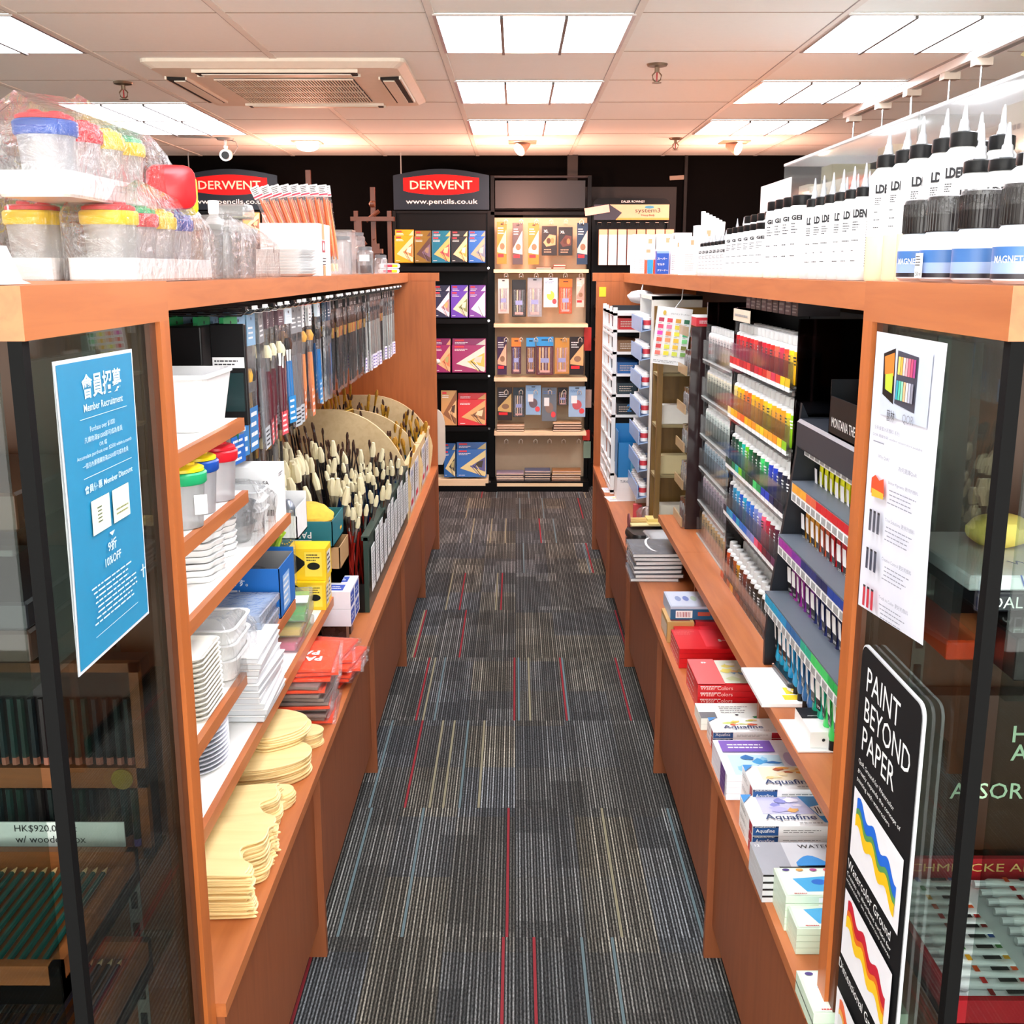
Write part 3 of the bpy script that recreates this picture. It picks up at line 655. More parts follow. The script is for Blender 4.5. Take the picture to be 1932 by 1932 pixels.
def pack(kind, W, H, brushes, header, hcol, foot=None, sl=SLEEVE, txt=None):
    """clear sleeve hanging from its top edge: origin at the hanging hole, print faces -Y"""
    t = thing('brush_pack', 'x', 'paint brush pack')
    part(MB().box(-W / 2, W / 2, -.004, .004, -H, 0, sl), 'sleeve', t)
    m = MB().box(-W / 2, W / 2, -.0048, .0048, -header, .012, hcol); f = Fc(m, (-W / 2, -.0049, -header), (1, 0, 0), (0, 0, 1)); f.disc(W / 2, header, .004, .004, INK, 10)
    f.lines(W * .12, header * .2, W * .88, header * .75, 3, WHITE if hcol != WHITE else INK); part(m, 'header_card', t)
    for (x, L, r, hm, fm, bm) in brushes:
        m = MB(); brush_in(m, x, -H + .012, L, r, hm, fm, bm); part(m, 'brush', t)
    if foot:
        m = MB().box(-W / 2, W / 2, -.0049, -.0042, -H, -H + foot[0], foot[1]); f = Fc(m, (-W / 2, -.0050, -H), (1, 0, 0), (0, 0, 1)); f.lines(W * .1, .004, W * .9, foot[0] - .004, 4, foot[2]); part(m, 'printed_foot', t)
    PK[kind] = Proto(t)
pack('maroon', .055, .31, [(-.012, .23, .008, MAR, SIL, HOG), (.012, .22, .007, MAR, SIL, HOG)], .03, mat('#6a5058', .5), (.06, mat('#d64a52', .5), WHITE))
pack('bluecard', .085, .30, [(-.024, .17, .005, GLD, SIL, mat('#d9a33a', .6)), (-.008, .17, .005, GLD, SIL, mat('#d9a33a', .6)), (.008, .17, .005, DKB, SIL, HDK), (.024, .17, .005, DKB, SIL, HDK)], .06, mat('#7fa6c2', .5), (.10, mat('#2a6fa8', .5), WHITE), SLG)
pack('grey', .06, .31, [(-.015, .25, .0035, SLV2, SIL, HDK), (0, .25, .0035, SLV2, SIL, HDK), (.015, .25, .0035, SLV2, SIL, HDK)], .06, mat('#7d7f80', .5), (.05, mat('#b9bdc0', .5), INK), SLG)
pack('orange', .06, .31, [(0, .24, .009, mat('#e28a52', .3), SIL, mat('#d79b3f', .6))], .05, WHITE, (.09, mat('#e9804e', .5), WHITE))
pack('teal', .055, .29, [(-.01, .21, .006, BLH, SIL, HDK), (.01, .21, .006, BLH, SIL, HAIR)], .03, mat('#d9e6ee', .5), (.07, mat('#1c85c4', .5), WHITE))
pack('dark', .04, .30, [(-.008, .24, .0045, DKB, GLD, HAIR), (.008, .24, .0045, DKB, mat('#c4632a', .4), HAIR)], .02, mat('#2c2826', .5))
pack('white', .04, .30, [(-.01, .26, .0038, GRYH, BLACK, HDK), (.002, .26, .0038, GRYH, BLACK, HDK), (.012, .26, .0038, GRYH, BLACK, HDK)], .02, mat('#5a5656', .5), (.06, mat('#efeaf2', .5), PUR), SLG)
pack('navy', .05, .30, [(-.012, .22, .005, mat('#1b2e4a', .3), SIL, HDK), (.004, .22, .005, mat('#1b2e4a', .3), SIL, HDK)], .05, mat('#20405a', .5), None, SLG)
pack('green', .07, .30, [(0, .2, .008, mat('#0f6a3a', .3), SIL, HOG)], .04, mat('#1d8a4e', .5), (.06, mat('#1560b4', .5), WHITE), SLG)
LBL = {'maroon': 'clear sleeve of thick maroon handled bristle brushes on the hook rail', 'bluecard': 'blue carded set of short gold brushes on the hook rail', 'grey': 'grey backed sleeve of three grey handled brushes on hook',
       'orange': 'sleeve of one big orange handled brush with white printed header', 'teal': 'sleeve of blue handled brushes with blue printed foot', 'dark': 'narrow sleeve of dark thin brushes with gold ferrules',
       'white': 'narrow sleeve of pale handled brushes with purple printed foot', 'navy': 'sleeve of navy handled brushes with navy header on the rail', 'green': 'green headed brush pack at the camera end of the rail'}
seq = ['green', 'bluecard', 'bluecard', 'grey', 'maroon', 'maroon', 'maroon', 'teal', 'grey', 'grey', 'orange', 'orange', 'teal', 'teal', 'navy', 'navy', 'navy', 'teal'] + ['dark'] * 14 + ['white'] * 9 + ['dark'] * 3 + ['white'] * 9
t = thing('hook_rail', 'dark slotted rail with long chrome hooks under the top shelf', 'hook rail', (-.885, 4.0, 1.405))
part(MB().box(-.012, .012, -1.75, 1.76, -.012, .012, BLACKM), 'rail', t)
y = 2.27; R = random.Random(4)
for i, k in enumerate(seq):
    wd = {'green': .075, 'bluecard': .10, 'grey': .07, 'maroon': .08, 'orange': .08, 'teal': .07, 'navy': .065, 'dark': .055, 'white': .05}[k]
    y += wd / 2
    if y > 5.72: break
    part(MB().tube([(.01, y - 4, 0), (.31, y - 4, 0), (.325, y - 4, .012)], .0022, CHROME).box(.315, .322, y - 4 - .012, y - 4 + .012, .010, .018, WHITE if i % 3 else BLACK), 'hook', t)
    for q in range(3):
        PK[k].put((-.60 - .055 * q - R.random() * .01, y + (R.random() - .5) * .004, 1.391), rot=((R.random() - .5) * .03, (R.random() - .5) * .05, math.pi / 2 + (R.random() - .5) * .35), label=LBL[k], group=k + ' brush packs on the hook rail')
    y += wd / 2
# lower tier of darker sleeves at the camera end
t = thing('hook_rail', 'lower slotted rail with hooks behind the maroon brush packs', 'hook rail', (-.90, 2.75, 1.12))
part(MB().box(-.012, .012, -.45, .62, -.012, .012, BLACKM), 'rail', t)
for i in range(13):
    y = 2.34 + i * .078; k = ('dark', 'maroon', 'dark', 'grey')[i % 4]
    part(MB().tube([(.01, y - 2.75, 0), (.2, y - 2.75, 0), (.21, y - 2.75, .01)], .0022, CHROME), 'hook', t)
    for q in range(2): PK[k].put((-.715 - .05 * q, y, 1.106), rot=(0, (R.random() - .5) * .04, math.pi / 2 + (R.random() - .5) * .3), label={'dark': 'dark thin brush sleeve on the lower hook rail', 'maroon': 'maroon brush sleeve on the lower hook rail', 'grey': 'grey brush sleeve on the lower hook rail'}[k], group=k + ' brush packs on the lower rail')
# black cases on a dark shelf at the camera end
t = thing('wall_shelf', 'narrow black shelf behind the white tub holding black cases', 'shelf', (-.80, 2.33, 1.20)); part(MB().box(-.14, .17, -.15, .13, -.014, 0, BLACKM), 'board', t)
for i, (x0, x1, y0, y1, h, l) in enumerate(((-.93, -.74, 2.24, 2.34, .20, 'tall black portfolio box at the back of the black shelf'), (-.735, -.645, 2.25, 2.40, .185, 'black upright box with small white barcode sticker'))):
    t = thing('black_box', l, 'box', (x0, y0, 1.201)); part(MB().box(0, x1 - x0, 0, y1 - y0, 0, h, BLACK, bev=.003), 'box', t)
    m = MB(); f = Fc(m, (0, -.0005, 0), (1, 0, 0), (0, 0, 1)); f.rect(.02, .02, .065, .07, WHITE); f.lines(.025, .03, .06, .065, 4, INK); part(m, 'label', t, 'white sticker')
t = thing('black_pack', 'black hanging pack with clear window and white printed strip', 'pack', (-.595, 2.27, 1.39))
part(MB().box(-.036, .036, -.008, .008, -.21, 0, BLACK, bev=.002), 'card', t); part(MB().box(-.03, .03, -.012, -.008, -.18, -.10, mat('#0d2f30', .1)), 'window', t)
m = MB(); f = Fc(m, (-.033, -.0085, -.09), (1, 0, 0), (0, 0, 1)); f.rect(0, 0, .066, .022, WHITE); f.lines(.004, .004, .06, .018, 2, INK); part(m, 'label', t)
# ============================================================ things on the white shelves
# S1: square tub and a bag
t = thing('white_tub', 'deep square white plastic tub on the top white shelf', 'tub', (-.665, 2.035, S1 + .0005))
L = [[(a, b, z) for a, b in rrect(w_, d, .02, 4)] for w_, d, z in ((.19, .17, 0), (.195, .175, .004), (.222, .20, .098), (.228, .206, .098), (.228, .206, .105), (.216, .194, .105), (.19, .168, .006))]
part(MB().loft(L, WHITEG, smooth=False), 'tub', t)
bag(-.72, -.62, 1.72, 1.83, S1 + .0005, S1 + .085, 'small crumpled clear bag beside the square white tub', seed=31, grp=None)
# S2: pots
for k, x, y, l in (('gy', -.578, 1.84, 'pot with green ring and yellow lid on the second white shelf'), ('by', -.588, 1.955, 'pot with blue ring and yellow lid on the second white shelf'), ('rr', -.582, 2.07, 'red lidded pot at the shelf end beside hanging brushes'), ('rr', -.675, 2.05, 'red lidded pot under a clear bag behind the blue ringed pot')):
    o = PB[k].put((x, y, S2 + .0005), .4, l)
m = MB(); f = Fc(m, (.006, -.040, .030), (1, 0, 0), (0, 0, 1)); m.box(.012, .034, -.0405, -.0395, .028, .062, WHITE)
f.lines(.008, .004, .026, .028, 5, INK); one(m, 'price_sticker', 'white barcode sticker on the green ringed pot', 'sticker', (-.578, 1.84, S2), .5)
bag(-.72, -.63, 1.99, 2.11, S2 + .112, S2 + .135, 'loose clear bag lying on the red pot lid', seed=44, grp=None)
# S3: flower palettes, bowls, bagged trays, carton
def flower_plate():
    m = MB(); n = 60; L = []
    for k, z in ((.90, 0), (.97, .006), (1, .0115), (.97, .012), (.88, .006)):
        L.append([(.062 * k * (1 + .07 * math.cos(6 * 2 * math.pi * j / n)) * math.cos(2 * math.pi * j / n), .062 * k * (1 + .07 * math.cos(6 * 2 * math.pi * j / n)) * math.sin(2 * math.pi * j / n), z) for j in range(n)])
    m.loft(L, WHITEG); return m
FP = Proto(one(flower_plate(), 'flower_palette', 'x', 'palette'))
for i in range(8): FP.put((-.612 + .002 * math.sin(i * 3), 1.97 + .002 * math.cos(i * 2), S3 + .001 + i * .0126), .3, 'flower shaped white porcelain palette in the stack near the shelf edge', 'flower palettes near the edge')
for i in range(6): FP.put((-.63 + .002 * math.sin(i * 3), 2.13, S3 + .001 + i * .0126), .1, 'flower shaped white palette in the stack behind the first stack', 'flower palettes in the second stack')
for i in range(5): FP.put((-.72, 2.02, S3 + .001 + i * .0126), i * .3, 'flower shaped white palette in the inner stack against the back', 'flower palettes in the inner stack')
for i, (x, y) in enumerate(((-.60, 2.25), (-.70, 2.24))):
    for j in range(3):
        t = thing('clear_bowl', 'clear plastic bowl nested in the ' + ('edge' if i == 0 else 'inner') + ' bagged stack beside palettes', 'bowl', (x, y, S3 + .001 + j * .022), 0, 'clear bowls in bagged ' + ('edge' if i == 0 else 'inner') + ' stack')
        part(MB().lathe([(.03, 0), (.034, .002), (.046, .038), (.049, .040), (.045, .040), (.030, .004)], TUB, 24), 'bowl', t)
    bag(x - .056, x + .056, y - .056, y + .056, S3 + .0008, S3 + .10, 'crumpled clear bag over the ' + ('edge' if i == 0 else 'inner') + ' stack of clear bowls', seed=50 + i, grp=None)
def deep_tray(w_, d, h, mt=WHITEG):
    m = MB(); m.loft([[(a, b, z) for a, b in rrect(ww, dd, .018, 4)] for ww, dd, z in ((w_ - .03, d - .03, 0), (w_ - .02, d - .02, .003), (w_ - .006, d - .006, h - .002), (w_, d, h - .001), (w_, d, h), (w_ - .012, d - .012, h), (w_ - .03, d - .03, .005))], mt, smooth=False); return m
DT = Proto(one(deep_tray(.16, .10, .045), 'deep_tray', 'x', 'tray'))
for i in range(3): DT.put((-.635, 2.365, S3 + .001 + i * .022), 0, 'white deep tray nested in a bagged stack before the tall carton', 'bagged deep trays on third shelf')
bag(-.724, -.545, 2.306, 2.424, S3 + .0006, S3 + .115, 'crumpled clear bag over the nested white deep trays', seed=61, grp=None)
t = thing('white_carton', 'tall white carton with barcode at the end of the third shelf', 'carton', (-.545, 2.432, S3 + .0006)); part(MB().box(-.27, 0, 0, .086, 0, .125, WHITE), 'carton', t)
m = MB(); f = Fc(m, (-.27, -.0004, 0), (1, 0, 0), (0, 0, 1)); f.rect(.20, .085, .20, .085, INK); f.lines(.225, .012, .262, .028, 1, INK, .9, 0); f.text('SA', .238, .085, INK, h=.009); f = Fc(m, (.0004, 0, 0), (0, 1, 0), (0, 0, 1)); f.lines(.02, .1, .06, .11, 2, INK); part(m, 'label', t)
# S4: rectangular palettes, bagged trays, flat packs, blue box
RP = MB(); RP.loft([[(a, b, z) for a, b in rrect(ww, dd, .016, 4)] for ww, dd, z in ((.15, .11, 0), (.166, .126, .008), (.17, .13, .0085), (.164, .124, .009), (.15, .11, .003))], mat('#f3f0e6', .2), smooth=False)
RPP = Proto(one(RP, 'porcelain_tray', 'x', 'palette'))
for i in range(13): RPP.put((-.612 + .0012 * i * 0, 1.80 - .001 * i, S4 + .001 + i * .0092), 0, 'cream white rectangular porcelain tray in the tall even stack', 'rectangular porcelain trays')
for i in range(3): DT.put((-.605, 1.985, S4 + .001 + i * .03), 0, 'white deep tray nested in the bagged stack on the fourth shelf', 'bagged deep trays on fourth shelf', scale=(1.05, 1.5, 1))
bag(-.70, -.515, 1.90, 2.07, S4 + .0006, S4 + .125, 'crumpled clear bag over deep trays on the fourth shelf', seed=71, grp=None)
FLATB = film('blue_tint_sleeve', '#cfe0f5', .22, .15, crinkle=.5, haze=.35)
for i in range(4):
    t = thing('flat_pack', 'flat clear pack with pale blue sheets before the blue box', 'pack', (-.625 + .004 * (i % 2), 2.21, S4 + .001 + i * .017), .03 * (i % 3 - 1), 'flat blue tinted packs')
    part(MB().box(-.10, .10, -.085, .085, 0, .016, FLATB, bev=.002), 'sleeve', t); part(MB().box(-.09, .09, -.075, .075, .003, .013, mat('#dfe9f6', .4)), 'tray', t)
t = thing('blue_box', 'open bright blue card box printed with white Japanese words', 'box', (-.522, 2.31, S4 + .0006)); BB = mat('#1267b8', .45)
m = MB(); W_, D_, H_ = .24, .16, .115
m.box(-W_, 0, 0, .002, 0, H_, BB).box(-W_, 0, D_ - .002, D_, 0, H_ + .01, BB).box(-W_, -W_ + .002, 0, D_, 0, H_ + .01, BB).box(-.002, 0, 0, D_, 0, H_, BB).box(-W_, 0, 0, D_, 0, .002, BB)
m.box(-W_ + .002, -.002, .002, .0025, .002, H_, GREYP).box(-.0025, -.002, .002, D_ - .002, .002, H_, GREYP).box(-W_ + .002, -.002, D_ - .0026, D_ - .002, .002, H_, GREYP); part(m, 'box', t)
m = MB(); f = Fc(m, (-W_, -.0003, 0), (1, 0, 0), (0, 0, 1)); f.text('使用に便利です。', .045, .075, WHITE, w=.125, bold=.01); f.lines(.05, .058, .16, .068, 1, WHITE, .6, .1)
f = Fc(m, (.0003, 0, 0), (0, 1, 0), (0, 0, 1)); f.rect(.03, .01, .10, .09, mat('#8cb4e0', .5)); f.lines(.035, .015, .095, .085, 5, WHITE); part(m, 'lettering', t, 'white Japanese lettering')
t = thing('clear_bowl', 'clear round bowl lying inside the open blue box', 'bowl', (-.63, 2.40, S4 + .004)); part(MB().lathe([(.04, 0), (.055, .06), (.06, .08), (.056, .08), (.038, .004)], TUB, 24), 'bowl', t)
# S5: hinged plastic palettes, round dishes, ovals, bright packs, yellow boxes
HP = thing('hinged_palette', 'x', 'palette'); part(MB().box(-.115, .115, -.10, .10, 0, .013, mat('#dfe4e8', .3, alpha=.85), bev=.003), 'tray', HP); m = MB().box(-.117, .117, -.102, .102, .0128, .0148, WHITEG)
f = Fc(m, (-.1, -.09, .0149), (1, 0, 0), (0, 1, 0)); f.rect(.01, .02, .09, .08, mat('#dfe4ee', .4)); f.rect(.01, .10, .09, .16, mat('#dfe4ee', .4)); f.disc(.16, .15, .014, .014, mat('#7f8a92', .4)); f.disc(.16, .15, .012, .012, WHITEG); part(m, 'lid', HP); HPP = Proto(HP)
for i in range(10): HPP.put((-.612 + .003 * math.sin(i * 1.7), 2.105 - .004 * i + .003 * math.cos(i), S5 + .001 + i * .0152), .04 * math.sin(i), 'grey white hinged plastic palette in the tall leaning stack', 'hinged plastic palettes')
OV = Proto(one(MB().loft([[(rx * k * math.cos(2 * math.pi * j / 32), ry * k * math.sin(2 * math.pi * j / 32), z) for j in range(32)] for rx, ry, k, z in ((.055, .075, .82, 0), (.055, .075, .97, .007), (.055, .075, 1, .0078), (.055, .075, .96, .008), (.055, .075, .8, .003))], mat('#eef0f6', .25)), 'oval_palette', 'x', 'palette'))
for i in range(14): OV.put((-.578, 1.835, S5 + .0008 + i * .0082), 0, 'white oval dish palette in the stack beside the hinged palettes', 'oval dish palettes')
RD = Proto(one(MB().lathe([(.048, 0), (.056, .006), (.062, .014), (.060, .0145), (.05, .004)], mat('#f3f0e6', .25), 36), 'round_palette', 'x', 'palette'))
for i in range(9): RD.put((-.635, 1.70, S5 + .0008 + i * .0146), 0, 'round white porcelain dish in the stack beside the cabinet post', 'round porcelain dishes')
CP = MB().lathe([(.062, 0), (.066, .002), (.066, .006), (.064, .007)], WHITEG, 40)
for j in range(8): CP.lathe([(.011, .0072), (.009, .0052), (.003, .005)], mat('#e4e6ea', .3), 14, c=(.045 * math.cos(j * .785), .045 * math.sin(j * .785), .0004))
CPP = Proto(one(CP, 'well_palette', 'x', 'palette'))
for i in range(3): CPP.put((-.575 + .002 * i, 1.60 + .004 * i, S5 + .0008 + i * .0074), i * .2, 'round white palette with paint wells at the camera end of shelf', 'round palettes with wells')
for i, (c, l) in enumerate((('#e8447a', 'pink topped clear pack at the bottom of the bright packs'), ('#e8c82c', 'yellow and orange clear pack in the middle of the bright packs'), ('#2fae3a', 'bright green clear pack on top of the bright packs'))):
    t = thing('clear_pack', l, 'pack', (-.585, 2.52 + .03 * i, S5 + .0006 + i * .026), .06 * i); part(MB().box(-.075, .075, -.11, .11, 0, .025, TUB, bev=.003), 'box', t)
    part(MB().box(-.066, .066, -.10, .02, .002, .016, mat(c, .5)).box(-.066, .066, .03, .10, .002, .016, mat('#9fd45a', .5)), 'contents', t)
    part(MB().box(-.07, .07, -.03, .03, .0252, .026, WHITE), 'label', t)
YB_ = mat('#f2c914', .45)
def carded_box(x0, y0, z0, w_, d, h, body, label, name='box', cat='box', deco=None, grp=None, rz=0):
    t = thing(name, label, cat, (x0, y0, z0), rz, grp); part(MB().box(0, w_, 0, d, 0, h, body), 'box', t)
    if deco: m = MB(); deco(m, w_, d, h); part(m, 'print', t)
    return t
def dy(m, w_, d, h):
    f = Fc(m, (0, -.0003, 0), (1, 0, 0), (0, 0, 1)); f.poly([(.0, h), (w_ * .5, h * .55), (0, 0)], BLACK); f.rect(w_ * .45, h * .12, w_ * .9, h * .9, mat('#f4d84a', .5)); f.disc(w_ * .68, h * .45, w_ * .17, h * .12, BLACK); f.lines(w_ * .5, h * .6, w_ * .86, h * .85, 3, INK)
    f = Fc(m, (w_ + .0003, 0, 0), (0, 1, 0), (0, 0, 1)); f.rect(d * .2, h * .15, d * .8, h * .85, mat('#dedad0', .5)); f.lines(d * .25, h * .2, d * .75, h * .8, 4, INK)
carded_box(-.585, 2.74, S5 + .0006, .085, .055, .075, YB_, 'yellow and black lower box at the end of the lowest shelf', 'yellow_box', deco=dy)
carded_box(-.60, 2.80, S5 + .0006, .095, .06, .075, YB_, 'yellow box standing directly behind the lower yellow one', 'yellow_box', deco=dy)
carded_box(-.60, 2.76, S5 + .0766, .10, .085, .085, YB_, 'large yellow box with black oval badge, top of its pile', 'yellow_box', deco=dy)
def dwb(m, w_, d, h):
    f = Fc(m, (0, 0, h + .0003), (1, 0, 0), (0, 1, 0)); f.rect(w_ * .45, d * .15, w_ * .8, d * .85, mat('#3454b4', .5)); f.lines(w_ * .5, d * .3, w_ * .76, d * .7, 2, WHITE)
    f = Fc(m, (w_ + .0003, 0, 0), (0, 1, 0), (0, 0, 1)); f.rect(0, h * .1, d * .8, h * .9, mat('#3454b4', .5)); f.lines(d * .1, h * .3, d * .7, h * .7, 2, WHITE)
carded_box(-.548, 2.92, CT + .0006, .07, .05, .056, mat('#4a3432', .3, alpha=.8), 'small dark clear box under the white and blue boxes', 'clear_box')
for i, (yy, zz, l) in enumerate(((2.90, 0, 'lower white box with blue patch beside the red packs'), (2.90, .051, 'upper white box with blue patch in front'), (2.985, .051, 'upper white box with blue patch set behind'), (2.985, 0, 'lower white box with blue patch set behind'))):
    if i in (0, 3) or 1: carded_box(-.575, yy, CT + .058 + zz, .115, .08, .050, mat('#eceaf2', .4), l, 'white_box', deco=dwb)
carded_box(-.548, 3.0, CT + .0006, .07, .05, .056, mat('#4a3432', .3, alpha=.8), 'second small dark clear box under the white and blue boxes', 'clear_box')
# ============================================================ beside the brush stand: boxes of sponges and packs
TEALB = mat('#14707c', .45); KRAFT = mat('#b18a5c', .6)
t = thing('cardboard_box', 'open brown cardboard box of sponges under the teal box', 'box', (-.70, 2.99, CT + .0006)); W_, D_, H_ = .20, .16, .262
part(MB().box(0, W_, 0, .003, 0, H_, KRAFT).box(0, W_, D_ - .003, D_, 0, H_, KRAFT).box(0, .003, 0, D_, 0, H_, KRAFT).box(W_ - .003, W_, 0, D_, 0, H_, KRAFT).box(0, W_, 0, D_, .0, .20, KRAFT), 'box', t)
SPG = mat('#e2b03a', .9, var=.25, scale=60)
def sponge(loc, r, label, seed, sz=(1, 1, .7)):
    random.seed(seed); m = MB().ball((0, 0, r * sz[2] * .9), r, SPG, 16, sz=sz, jit=.16); one(m, 'natural_sponge', label, 'sponge', loc, rz=seed); random.seed(7)
sponge((-.56, 3.05, CT + .203), .036, 'natural sponge in the brown cardboard box, aisle side', 3, (1, 1, .8))
sponge((-.65, 3.07, CT + .203), .034, 'natural sponge in the brown cardboard box, shelf side', 4, (1, 1, .8))
t = thing('teal_box', 'teal card box turned upside down, printed with white letters and holding sponges', 'box', (-.72, 2.97, CT + .268)); W_, D_, H_ = .205, .19, .075
part(MB().box(0, W_, 0, .003, 0, H_, TEALB).box(0, W_, D_ - .003, D_, 0, H_, TEALB).box(0, .003, 0, D_, 0, H_, TEALB).box(W_ - .003, W_, 0, D_, 0, H_, TEALB).box(0, W_, 0, D_, 0, .004, TEALB), 'box', t)
m = MB(); f = Fc(m, (0, -.0004, 0), (1, 0, 0), (0, 0, 1)); f.text('PAPE', .145, .045, WHITE, w=.055, rot=math.pi, bold=.01); f.rect(.09, .02, .145, .0215, WHITE)
for i in range(12):
    a = math.pi * (.6 + i / 9); f.disc(.07 + .02 * math.cos(a), .035 + .024 * math.sin(a), .0022, .0022, YEL, 8)
part(m, 'lettering', t, 'upside down white lettering')
sponge((-.60, 3.06, CT + .274), .078, 'big round natural sponge heaped on the teal box', 11, (1, 1, .72))
sponge((-.68, 3.00, CT + .274), .042, 'small natural sponge at the shelf side of the teal box', 12)
sponge((-.545, 3.11, CT + .274), .032, 'small pale sponge tucked in the corner of the teal box', 13)
# carton with lime feather pack, grey bags
t = thing('white_box', 'open white box holding grey foil bags behind the lime pack', 'box', (-.70, 2.66, S3 - .10)); W_, D_, H_ = .15, .13, .10
part(MB().box(0, W_, 0, .003, 0, H_ * .6, WHITE).box(0, W_, D_ - .003, D_, 0, H_, WHITE).box(0, .003, 0, D_, 0, H_, WHITE).box(W_ - .003, W_, 0, D_, 0, H_ * .8, WHITE).box(0, W_, 0, D_, 0, .004, WHITE), 'box', t)
GFOIL = mat('#8d939c', .3, .6); random.seed(5)
for i in range(3): m = MB().ball((0, 0, .04), .045, GFOIL, 10, sz=(.7, .5, 1), jit=.3); one(m, 'foil_bag', 'crumpled grey foil bag standing in the white box', 'bag', (-.665 + .04 * i, 2.725, S3 - .094), rz=i, group='grey foil bags in the white box')
LIM = mat('#b7e01c', .7, var=.25, scale=90); random.seed(8)
m = MB()
for i in range(70):
    a = random.uniform(-.5, .5); L_ = random.uniform(.05, .10); m.cyl((random.uniform(-.02, .02), random.uniform(-.01, .01), .0), (L_ * math.sin(a) + .01, random.uniform(-.03, .03), L_ * math.cos(a)), .0035, LIM, r1=.006, n=5)
t = thing('feather_pack', 'lime green feathery pack in clear wrap behind the blue box', 'pack', (-.60, 2.55, S4 + .09)); part(m, 'feathers', t); part(MB().box(-.05, .06, -.035, .035, -.09, .10, SLEEVE, bev=.004), 'bag', t)
m = MB(); m.box(-.045, .055, -.03, .03, -.088, -.01, mat('#dfe6ea', .5)); part(m, 'insert', t)
t = thing('feather_pack', 'second lime green pack lying toward the cartons', 'pack', (-.72, 2.50, S4 + .10)); random.seed(9); m = MB()
for i in range(50):
    a = random.uniform(-1, .3); L_ = random.uniform(.04, .09); m.cyl((0, 0, 0), (L_ * math.sin(a), random.uniform(-.02, .03), L_ * math.cos(a)), .003, LIM, r1=.006, n=5)
part(m, 'feathers', t); part(MB().box(-.05, .04, -.03, .03, -.095, 0, mat('#27406a', .3)), 'pack', t)
random.seed(7)
# small blue and clear cubes stacked on the dark riser behind
t = thing('riser_box', 'dark riser behind the teal box under the small blue packs', 'riser', (-.80, 3.03, CT + .0006)); part(MB().box(-.13, .075, .0, .165, 0, .385, BLACKM), 'box', t)
for i in range(12):
    a, b, c = i % 3, (i // 3) % 2, i // 6
    t = thing('clear_pack', 'small clear cube pack with dark blue insert by the sponges', 'pack', (-.89 + .052 * a + .012 * c, 3.06 + .06 * b, CT + .386 + .042 * c), (0, .1, -.1, .05)[i % 4], 'blue cube packs by the sponges')
    part(MB().box(0, .045, 0, .045, 0, .038, TUB), 'box', t); part(MB().box(.008, .037, .008, .037, .002, .03, mat('#1d3c84', .3)), 'insert', t); part(MB().box(.005, .04, .0, .03, .0381, .0388, WHITE), 'label', t)
# ============================================================ brush stand with plywood cheeks
YS0, YS1, YS2, YS3 = 3.205, 4.44, 5.02, 5.62
GRND = mat('#1f3a30', .4); 
t = thing('brush_stand', 'stepped brush stand with dark green front rail and round plywood cheeks', 'display stand', (-.45, 4.4, CT + .0005))
def cheek(y, zt, name='cheek'):
    P = [(-.49, 0), (0, 0), (.012, .08)]
    for i in range(13):
        a = math.radians(8 + 82 * i / 12); P.append((-.31 + .33 * math.cos(a), .09 + (zt - .09) * math.sin(a)))
    P += [(-.49, zt)]
    m = MB().prism(P, 0, .016, BIRCH, mtx=Matrix.Translation((0, y - 4.4, 0)) @ Matrix.Rotation(math.pi / 2, 4, 'X')); part(m, name, t)
cheek(YS1, .475); cheek(YS2, .40); cheek(YS3, .40)
for a, b, c in ((YS0, YS1 - .02, GRND), (YS1 + .002, YS2 - .018, BIRCH), (YS2 + .002, YS3 - .018, BIRCH)):
    part(MB().box(-.014, 0, a - 4.4, b - 4.4, .0, .238, c).box(-.02, .004, a - 4.4, b - 4.4, .228, .242, c), 'front_rail', t)
    part(MB().box(-.49, -.014, a - 4.4, a - 4.4 + .006, 0, .24 if a > YS0 else .09, BLACK), 'divider', t)
    for k in range(5): part(MB().box(-.095 * (k + 1), -.095 * k - .014, a - 4.4 + .008, b - 4.4 - .001, .0, .012 + .040 * k, BLACKM), 'step', t)
    n = int((b - a) / .155)
    for k in range(1, n): part(MB().box(-.49, -.014, a - 4.4 + k * .155, a - 4.4 + k * .155 + .003, .0, .20, BLACKM), 'divider', t)
# white price cards on the front rail
for i in range(11):
    a = YS0 + .03 + i * .108; h = .17 if i % 3 else .14
    m = MB().box(.0, .0012, 0, .075, 0, h, WHITE); f = Fc(m, (.0013, 0, 0), (0, 1, 0), (0, 0, 1)); f.lines(.008, .02, .066, h - .02, 12, INK, .3); f.rect(.0, h - .012, .075, h, mat('#d9dcd8', .5))
    one(m, 'price_card', 'white price table card clipped to the dark green rail', 'price card', (-.4445, a, CT + .06), group='price cards on green rail')
for i, a in enumerate((YS1 + .05, YS1 + .27, YS2 + .05, YS2 + .27)):
    m = MB().box(0, .0012, 0, .17, 0, .18, mat('#e9e6e2', .5)); f = Fc(m, (.0013, 0, 0), (0, 1, 0), (0, 0, 1)); f.lines(.02, .08, .15, .14, 5, INK, .3); f.text('Brush', .03, .145, mat('#3a4a9a', .5), w=.09); f.rect(.02, .02, .12, .045, mat('#d43a4a', .5))
    one(m, 'brand_card', ('first', 'second', 'third', 'last')[i] + ' white card with red block on the plywood fronts beyond the green rail', 'card', (-.4445, a, CT + .03))
